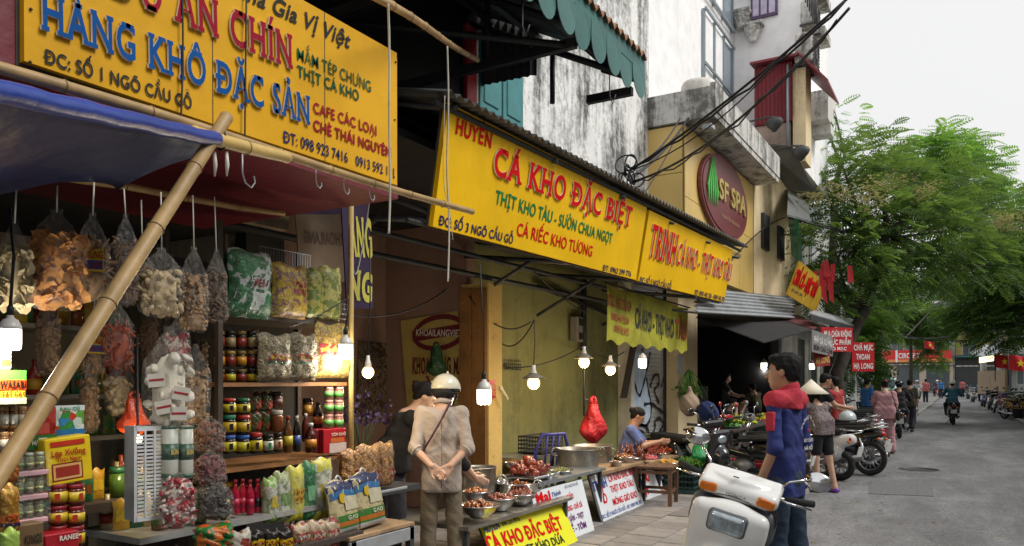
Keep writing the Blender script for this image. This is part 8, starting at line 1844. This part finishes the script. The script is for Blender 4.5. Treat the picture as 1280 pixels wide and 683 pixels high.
# cafe people
o = at(925, 470, X=-6.0); figure('person in white tee shirt seen from behind inside the dark cafe', (o.x, o.y, 0), R_(60), 1.66, {}, h=.018, shirt=fab('white_tee', (.5, .5, .52)), sleeve=.5, trousers=_M['dark_trousers'], shoes=m_black)
o = at(905, 468, X=-5.8); figure('person in dark shirt bending beside the white tee shirt in the cafe', (o.x, o.y, 0), R_(-60), 1.68, reach, h=.018, shirt=_M['dark_grey_shirt'], trousers=_M['dark_trousers'], shoes=m_black, skin=m_skin2)
sit = {k: (v[0], v[1], v[2]) for k, v in spose.items()}
for px, py, X, rz, l, m in ((921, 500, -4.3, -110, 'seated customer hand to face behind the yellow fruit', _M['dark_grey_shirt']), (905, 510, -4.2, -80, 'seated customer with short hair left of the yellow fruit', fb), (967, 500, -4.0, -120, 'seated customer drinking just left of the navy jacket', fab('brown_shirt', (.12, .08, .05))), (946, 480, -4.9, 60, 'customer in camouflage coloured top with back turned in the cafe', fab('olive_shirt', (.09, .08, .04)))):
    o = at(px, py, X=X); t, _, _ = figure(l, (o.x, o.y, 0), R_(rz), 1.62, dict(sit, elR=(.2, .25, .8), wrR=(.05, .25, .98), haR=(.02, .24, 1.02)), h=.018, shirt=m, sleeve=.7, hem=.36, trousers=_M['dark_trousers'], hair='short', skin=m_skin2, look=(0, 1, -.1))
    t.location.z = max(0, (at(px, py, X=X).z - 1.13)); 
    b = thing('plastic_stool', 'stool under the %s' % l[:60], 'stool', (o.x, o.y, 0)); zz = t.location.z + .3
    MB().cbox((0, 0, zz - .02), (.3, .3, .03), .01).build('seat', _M['red_plastic'], b)
    for sx in (-1, 1):
        for sy in (-1, 1): MB().tube([(sx * .12, sy * .12, zz - .036), (sx * .14, sy * .14, 0)], .015, 5).build('leg', _M['red_plastic'], b)
for px, d, rz, l, m in ((1098, 60, 100, 'distant walker in white near the pale van', 'white_tee'), (1108, 64, -60, 'distant walker in dark clothes before the red shop sign', 'dark_grey_shirt'), (1176, 66, 170, 'distant walker in blue facing the camera at the crossing', 'bright_blue_shirt'), (1203, 70, 20, 'distant walker beside the blue bin', 'salmon_shirt')):
    o = at(px, 470, d=d); figure(l, (o.x, o.y, ZR), R_(rz), 1.64, {}, h=.035, shirt=_M[m], trousers=_M['dark_trousers'], shoes=m_black)
# ================================================================== MOTORBIKES
m_bk = mat('black_gloss_paint', (.012, .013, .016), rough=.2, var=.1, bump=.02, coat=.6); m_wp = mat('white_gloss_paint', (.84, .84, .82), rough=.18, var=.04, scale=3, bump=.01, coat=.6)
m_rb = mat('tyre_rubber', (.018, .018, .019), rough=.85, var=.3); m_chr = mat('chrome', (.75, .75, .76), rough=.12, metal=1., var=.1, bump=0); m_eng = mat('engine_metal', (.25, .25, .26), rough=.4, metal=.6, var=.3, dirt=.4)
m_seat = mat('seat_vinyl', (.014, .014, .016), rough=.45, bump=.15, bscale=80); m_gpl = mat('grey_side_plastic', (.10, .11, .125), rough=.5, var=.1, bump=.05); m_or = mat('amber_lens', (.62, .16, .015), rough=.15, var=.15, scale=40, bump=.2)
m_rl = mat('red_lens', (.5, .01, .01), rough=.15); m_hl = mat('headlight_glass', (.45, .52, .56), rough=.08, var=.5, scale=18, bump=.3, metal=.5); m_plate = mat('plate_white', (.6, .6, .58), bump=0); m_rp = mat('red_gloss_paint', (.40, .012, .02), rough=.2, coat=.6); m_bl = mat('blue_gloss_paint', (.03, .08, .25), rough=.2, coat=.6); m_sv = mat('silver_paint', (.35, .36, .37), rough=.3, metal=.5)
def wheel(parent, y, R, wd, x=0, spokes=8):
    w = MB().torus((x, y, R), R - wd / 2, wd / 2, (1, 0, 0), 28, 8, sq=1.1).build('tyre', m_rb, parent)
    mb = MB().torus((x, y, R), R - wd * 1.05, .012, (1, 0, 0), 28, 6, sq=2.2); mb.tube([(x - .05, y, R), (x + .05, y, R)], .035, 10)
    for k in range(spokes):
        a = 2 * PI * k / spokes; mb.tube([(x, y + .03 * math.cos(a), R + .03 * math.sin(a)), (x, y + (R - wd) * math.cos(a + .15), R + (R - wd) * math.sin(a + .15))], .009, 4)
    mb.build('rim', m_eng, w)
def mirror(parent, s, z, y, m=None):
    o = MB().tube([(s * .2, y, z), (s * .25, y + .02, z + .12), (s * .33, y - .02, z + .17)], .006, 6).build('mirror', m_chr, parent)
    MB().ball((s * .35, y - .01, z + .18), (.055, .018, .038), 12).build('mirror_head', m or m_bk, o)
def bike(kind, label, h=.022):
    t = thing('motorbike' if kind == 'bike' else 'scooter', label, 'motorbike' if kind == 'bike' else 'scooter')
    if kind == 'scooter':
        wheel(t, .62, .24, .09); wheel(t, -.62, .24, .10)
        solid([('b', (0, .50, .70), (.19, .05, .23), .05, Euler((-.25, 0, 0)).to_matrix()), ('e', (0, .56, .55), (.12, .12, .15)), ('b', (0, .08, .30), (.15, .34, .05), .04), ('c', (0, .36, .4), (0, .5, .6), .1, .12)], m_bk, 'front_shield', t, h=h, k=.05)
        solid([('c', (0, -.2, .52), (0, -.78, .66), .16, .09), ('e', (0, -.35, .45), (.19, .33, .19)), ('c', (0, -.15, .4), (0, -.25, .62), .15, .16)], m_bk, 'rear_body', t, h=h, k=.06)
        solid([('b', (0, .40, 1.0), (.2, .07, .055), .045)], m_bk, 'handlebar_cover', t, h=h, k=.02)
        solid([('c', (0, .5, .46), (0, .78, .40), .075, .05), ('k', (0, 0, .36), (0, 0, -1))], m_bk, 'front_mudguard', t, h=h)
        solid([('b', (0, -.32, .77), (.135, .36, .05), .045, Euler((-.05, 0, 0)).to_matrix())], m_seat, 'seat', t, h=h)
        MB().ball((0, .58, .8), (.09, .03, .06), 12).build('headlight', m_hl, t)
        MB().cbox((0, -.80, .66), (.2, .04, .06), .015).build('tail_light', m_rl, t)
        MB().tube([(.14, -.3, .25), (.17, -.9, .38)], [.05, .055], 10).build('exhaust', m_eng, t)
        MB().tube([(0, -.75, .74), (0, -.95, .78)], .01, 6).tube([(-.1, -.6, .8), (-.11, -.92, .8), (.11, -.92, .8), (.1, -.6, .8)], .011, 6).build('grab_rail', m_chr, t)
    else:
        wheel(t, .64, .29, .075, spokes=14); wheel(t, -.62, .29, .085, spokes=14)
        for s in (-1, 1): MB().tube([(s * .07, .64, .29), (s * .07, .50, .62), (s * .06, .42, .9)], [.022, .025, .022], 8).build('fork', m_chr, t)
        solid([('b', (0, .50, .68), (.15, .04, .2), .035, Euler((-.3, 0, 0)).to_matrix()), ('c', (0, .3, .6), (0, -.1, .5), .06, .07), ('c', (-.12, .42, .62), (-.1, .25, .42), .04, .03), ('c', (.12, .42, .62), (.1, .25, .42), .04, .03)], m_bk, 'front_fairing', t, h=h, k=.04)
        solid([('c', (0, -.15, .60), (0, -.80, .70), .12, .06), ('e', (0, -.35, .56), (.13, .3, .12))], m_bk, 'rear_body', t, h=h, k=.05)
        solid([('e', (0, .02, .36), (.12, .17, .12)), ('c', (0, .05, .34), (0, .24, .38), .07, .06)], m_eng, 'engine', t, h=h)
        solid([('b', (0, .42, .98), (.11, .08, .07), .05)], m_bk, 'handlebar_cover', t, h=h); solid([('c', (0, .45, .60), (0, .86, .50), .05, .04), ('k', (0, 0, .47), (0, 0, -1))], m_bk, 'front_mudguard', t, h=h)
        solid([('b', (0, -.30, .775), (.12, .40, .045), .04, Euler((-.06, 0, 0)).to_matrix())], m_seat, 'seat', t, h=h)
        MB().ball((0, .51, .97), (.08, .03, .06), 12).build('headlight', m_hl, t); MB().cbox((0, -.84, .70), (.12, .04, .06), .015).build('tail_light', m_rl, t)
        MB().tube([(.11, .1, .25), (.15, -.3, .25), (.18, -.85, .36)], [.025, .04, .045], 10).build('exhaust', m_chr, t)
        MB().tube([(-.11, -.45, .74), (-.13, -.9, .84), (.13, -.9, .84), (.11, -.45, .74)], .013, 8).tube([(-.13, -.62, .79), (.13, -.62, .79)], .01, 6).build('grab_rail', m_chr, t)
        for s in (-1, 1): MB().tube([(s * .13, -.62, .3), (s * .13, -.5, .62)], .025, 8).build('shock_absorber', m_chr, t)
        MB().tube([(-.06, .04, .33), (-.06, -.62, .29)], .04, 6).build('chain_cover', m_bk, t)
    MB().tube([(-.36, .30, 1.02), (-.2, .38, 1.0), (.2, .38, 1.0), (.36, .30, 1.02)], .012, 8).build('handlebar', m_chr, t)
    for s in (-1, 1):
        MB().tube([(s * .36, .30, 1.021), (s * .24, .362, 1.006)], .019, 8).build('grip', m_rb, t); mirror(t, s, 1.03, .38)
        MB().ball((s * .13, -.82 if kind == 'bike' else -.8, .62), (.035, .03, .025), 8).build('indicator', m_or, t)
    MB().cbox((0, -.88, .50), (.19, .01, .14), .003, M=Matrix.Rotation(.25, 4, 'X') @ Matrix.Translation((0, .1, .2))).build('number_plate', m_plate, t)
    MB().tube([(-.08, .0, .2), (-.2, -.05, .012)], .01, 5).build('side_stand', m_dark, t)
    return t
sc0 = bike('scooter', 'grey scooter ridden away up the middle of the street'); bk0 = bike('bike', 'black motorbike nearest the stalls, its chrome rear rack towards the street')
o = at(1190, 531, Z=ZR); sc0.location = (o.x, o.y + .4, ZR); sc0.rotation_euler.z = R_(4)
ride = dict(pel=(0, 0, .86), wst=(0, .03, 1.0), chs=(0, .08, 1.17), nkb=(0, .1, 1.32), hd=(0, .15, 1.47), shL=(-.18, .1, 1.29), shR=(.18, .1, 1.29), elL=(-.28, .22, 1.08), elR=(.28, .22, 1.08), wrL=(-.32, .46, 1.03), wrR=(.32, .46, 1.03), haL=(-.34, .54, 1.04), haR=(.34, .54, 1.04), hpL=(-.1, .05, .85), hpR=(.1, .05, .85), knL=(-.2, .42, .72), knR=(.2, .42, .72), anL=(-.17, .36, .36), anR=(.17, .36, .36), toL=(-.18, .5, .33), toR=(.18, .5, .33))
def rider(label, b, m, helm, h=.024, H=1.62, back=-.22, tr=None):
    rz = b.rotation_euler.z; x = b.location.x - math.sin(rz) * back; y = b.location.y + math.cos(rz) * back
    t, J, hp = figure(label, (x, y, b.location.z), rz, H, ride, h=h, shirt=m, sleeve=1.6, hem=.75, trousers=tr or _M['dark_trousers'], shoes=m_black, cut=.1, hair='short')
    solid([('e', hp(0, -.01, .045), (.115, .135, .11)), ('k', hp(0, 0, .02), (0, 0, -1))], helm, 'helmet', t, h=.014); return t
rider('scooter rider in teal jacket and white helmet seen from behind', sc0, fab('teal_jacket', (.03, .13, .19)), m_wp)
P2 = {'black_gloss_paint': None}
def put(src, px, py, rz, label, col=None, Z=ZR, X=None, lean=0, sc=None, g=None):
    o = at(px, py, Z=Z) if X is None else at(px, py, X=X)
    b = dup(src, (o.x, o.y, Z), R_(rz), label, {'black_gloss_paint': col} if col else None, sc)
    b.rotation_euler.y = R_(lean)
    if g: b['group'] = g
    return b
G1 = 'motorbikes parked along the left kerb'; G2 = 'motorbikes parked along the right kerb'
# big black bikes just behind the white scooter: seen along their sides
bk0.location = (-2.75, 11.2, ZR); bk0.rotation_euler.z = R_(86); bk0['group'] = G1
def putw(src, x, y, rz, label, col=None, g=G1, lean=3):
    b = dup(src, (x, y, ZR if x > -1.95 - .6 else ZR), R_(rz), label, {'black_gloss_paint': col} if col else None); b['group'] = g; b.rotation_euler.y = R_(lean); return b
putw(sc0, -2.9, 12.1, 84, 'dark red scooter standing behind the black bike with the chrome rear rack', m_rp)
putw(bk0, -2.7, 12.9, 90, 'silver grey motorbike between the navy jacket man and the fruit baskets', m_sv)
t = putw(sc0, -3.35, 10.6, -115, 'black scooter facing the street with a round chrome mirror by the grey shutter')
putw(sc0, -2.35, 13.3, 75, 'white scooter with a brown sack behind the conical hat woman', m_wp)
putw(bk0, -2.0, 14.3, 70, 'black motorbike with pale helmet on its seat, first beyond the conical hat', lean=3)
putw(bk0, -2.1, 15.3, 70, 'black motorbike second beyond the conical hat woman')
rl_ = random.Random(11)
for k, (y, c, l) in enumerate(((16.3, m_bl, 'dark blue motorbike level with the woman in red'), (17.3, None, 'black motorbike left of the pink dressed woman'), (18.4, m_sv, 'silver motorbike just left of the pink dressed woman'), (19.6, None, 'black motorbike behind the silver one near the tree'), (21.0, m_rp, 'dark red motorbike beside the street tree trunk'), (22.3, None, 'black motorbike past the tree trunk'), (23.9, m_sv, 'grey motorbike near the person in bright blue'), (26., None, 'black motorbike farther than the person in bright blue'), (28.5, m_bl, 'blue motorbike near the far end of the left row'), (31., None, 'last black motorbike of the left row'))):
    putw((bk0, sc0)[k % 2], -2.5 + rl_.uniform(-.15, .15), y, 72 + rl_.uniform(-10, 10), l, c)
b = put(sc0, 1122, 548, 5, 'dark scooter with red tail light between the pink and speckled women'); b.location.y += .5
rider('rider in black on the scooter between the two walking women', b, _M['black_tee'], m_bk)
b = put(sc0, 1146, 505, 178, 'white scooter coming towards the camera behind the speckled blouse', m_wp); rider('oncoming scooter rider in pale grey shirt and face mask', b, fab('pale_grey_shirt', (.42, .42, .45)), m_sv, h=.03)
b = put(bk0, 1171, 497, 20, 'loaded motorbike with bags near the far crossing', m_rp); rider('far rider in navy shirt and white helmet near the crossing', b, _M['dark_grey_shirt'], m_wp, h=.035)
for k, (px, py, c, rz, l) in enumerate(((1258, 521, m_rp, 12, 'red and white scooter parked nearest on the right kerb'), (1246, 517, None, 8, 'black scooter second on the right kerb beside the red one'), (1238, 513, m_bk, 5, 'black scooter third on the right kerb with a white plate'), (1229, 509, m_bl, 5, 'dark scooter fourth on the right kerb under the rider in blue'))):
    b = put(sc0, px, py, rz, l, c, g=G2)
    if k == 3: rider('rider in bright blue shirt waiting at the right kerb', b, _M['bright_blue_shirt'], m_sv, h=.03)
for k, (px, py, l) in enumerate(((1268, 525, 'dark motorbike close to the flower pots at the right edge'), (1274, 519, 'motorbike half hidden behind the flower pots at right'))): put(bk0, px, py, -150 + 20 * k, l, g=G2)
# black helmet / pale helmet resting on a seat
t = thing('helmet', 'pale blue grey helmet resting on the seat of a parked black motorbike', 'helmet', at(1059, 523, d=11.6)); solid([('e', (0, 0, 0), (.13, .15, .12)), ('k', (0, 0, -.03), (0, 0, -1))], mat('pale_helmet', (.5, .54, .57), rough=.2, coat=.5), 'shell', t, h=.014); MB().torus((0, 0, -.03), .13, .008, (0, 0, 1), 20, 5).build('rim', m_black, t)
# -------- foreground white scooter
hs_ = at(877, 598, d=4.7)
t = thing('scooter', 'white scooter with amber indicators parked facing the camera in front', 'scooter', (hs_.x - .06, hs_.y + .35, ZR), R_(186)); t.name = 'white_scooter'; t.rotation_euler.y = R_(-15)
wheel(t, .62, .23, .09, spokes=5); wheel(t, -.62, .23, .10, spokes=5)
RX = lambda a: Euler((a, 0, 0)).to_matrix()
solid([('b', (0, .47, .66), (.225, .055, .24), .055, RX(-.22)), ('e', (0, .48, .78), (.20, .10, .14)), ('e', (0, .53, .48), (.13, .13, .17)), ('c', (-.15, .44, .5), (-.11, .36, .34), .07, .05), ('c', (.15, .44, .5), (.11, .36, .34), .07, .05)], m_wp, 'front_shield', t, h=.009, k=.05)
solid([('b', (0, .345, .66), (.235, .06, .25), .05, RX(-.2)), ('b', (-.19, .36, .80), (.06, .07, .09), .045), ('b', (.19, .36, .80), (.06, .07, .09), .045), ('b', (0, .1, .31), (.16, .3, .04), .035)], m_gpl, 'inner_panel', t, h=.011, k=.04)
solid([('c', (0, -.12, .50), (0, -.80, .66), .18, .09), ('e', (0, -.35, .47), (.2, .36, .2)), ('e', (0, .0, .45), (.13, .1, .16))], m_wp, 'rear_body', t, h=.014, k=.06)
HB = solid([('b', (0, .37, 1.0), (.235, .105, .042), .034, RX(-.5)), ('b', (0, .42, .96), (.20, .05, .035), .03), ('e', (0, .36, 1.03), (.15, .09, .035))], m_wp, 'handlebar_cowl', t, h=.008, k=.04)
solid([('b', (0, .36, .945), (.21, .10, .035), .03)], m_gpl, 'cowl_underside', t, h=.01, k=.03)
def arc(x0, x1, z0, z1, dy, m, name, par, n=14):
    def f(u, v):
        x = x0 + (x1 - x0) * u; z = z0 + (z1 - z0) * v; y = .452 - .25 * x * x + dy - .35 * max(0, z - .98); return Vector((x, y, z - .012 * abs(x) * 0))
    return MB().grid(lambda u, v: f(u, v), n, 4).grid(lambda u, v: f(1 - u, v) - Vector((0, .02, 0)), n, 4).build(name, m, par)
arc(-.115, .115, .935, .972, .022, mat('silver_band', (.3, .34, .39), rough=.3, metal=.6, bump=0), 'grille_band', t)
solid([('b', (-.168, .468, .958), (.052, .020, .028), .014, Euler((0, -.1, .2)).to_matrix())], m_or, 'indicator', t, h=.006); solid([('b', (.168, .468, .958), (.052, .020, .028), .014, Euler((0, .1, -.2)).to_matrix())], m_or, 'indicator', t, h=.006)
lettering('HONDA', Matrix(((-1, 0, 0, .06), (0, 0, 1, .478), (0, 1, 0, .944), (0, 0, 0, 1))), .12, .017, m_chr, t, off=.02)
MB().cbox((.03, .455, 1.056), (.035, .012, .006), .002, M=Matrix.Identity(4)).build('key_slot', m_black, t)
hl = solid([('b', (0, .565, .80), (.115, .03, .068), .028, RX(-.2))], m_gpl, 'headlight', t, h=.007); solid([('b', (0, .578, .80), (.104, .03, .058), .025, RX(-.2))], m_hl, 'headlight_lens', hl, h=.007)
solid([('c', (0, .5, .44), (0, .80, .38), .085, .05), ('k', (0, 0, .35), (0, 0, -1))], m_wp, 'front_mudguard', t, h=.012)
solid([('b', (0, -.32, .80), (.15, .40, .055), .05, RX(-.05))], m_seat, 'seat', t, h=.014)
MB().tube([(-.40, .22, 1.0), (-.22, .32, .985), (.22, .32, .985), (.40, .22, 1.0)], .012, 8).build('handlebar', m_chr, t)
for s in (-1, 1):
    MB().tube([(s * .41, .215, 1.0), (s * .25, .305, .987)], .021, 12).build('grip', m_rb, t); MB().tube([(s * .24, .35, .985), (s * .30, .345, .98), (s * .41, .29, .975)], [.007, .009, .006], 8).build('brake_lever', m_chr, t)
    mr = MB().tube([(s * .19, .33, 1.03), (s * .22, .31, 1.09), (s * .30, .27, 1.16)] if s > 0 else [(s * .20, .33, 1.03), (s * .25, .33, 1.10), (s * .34, .32, 1.14)], .0075, 8).build('mirror', m_chr, t)
    p = Vector((s * .34, .25, 1.2)) if s > 0 else Vector((-.40, .31, 1.145)); MB().ball(p, (.078, .028, .058), 20).build('mirror_head', m_chr, mr)
MB().tube([(.14, -.3, .25), (.17, -.9, .38)], [.05, .055], 12).build('exhaust', m_eng, t); MB().cbox((0, -.82, .66), (.2, .05, .07), .02).build('tail_light', m_rl, t); MB().tube([(-.1, -.6, .82), (-.12, -.95, .82), (.12, -.95, .82), (.1, -.6, .82)], .012, 8).build('grab_rail', m_chr, t)
MB().tube([(-.08, 0, .2), (-.24, -.05, -.03)], .01, 6).build('side_stand', m_dark, t)
MB().tube([(-.2, .565, .93), (0, .575, .965), (.2, .565, .93)], .003, 5).build('panel_seam', m_dark, t); MB().tube([(-.15, .60, .6), (-.10, .615, .52), (.10, .615, .52), (.15, .60, .6)], .003, 5).build('panel_seam', m_dark, t)
for k, (px, py, rz, c, l) in enumerate(((1092, 492, 60, None, 'far motorbike left of the crossing behind the pink dressed woman'), (1103, 490, 75, m_rp, 'far red motorbike left of the crossing'), (1216, 503, 5, m_sv, 'far silver scooter fifth on the right kerb'), (1210, 499, 5, None, 'far black scooter sixth on the right kerb'), (1262, 523, 15, m_bl, 'blue scooter squeezed beside the red and white one'))): put((bk0, sc0)[k > 1], px, py, rz, l, c)
for k in range(3): MB().tube([(-.16 - .02 * k, .34, .96), (-.235 - .012 * k, .42, .88), (-.2 - .01 * k, .40, .74), (-.17, .36, .62)], .006, 6).build('control_cable', m_rb, t)
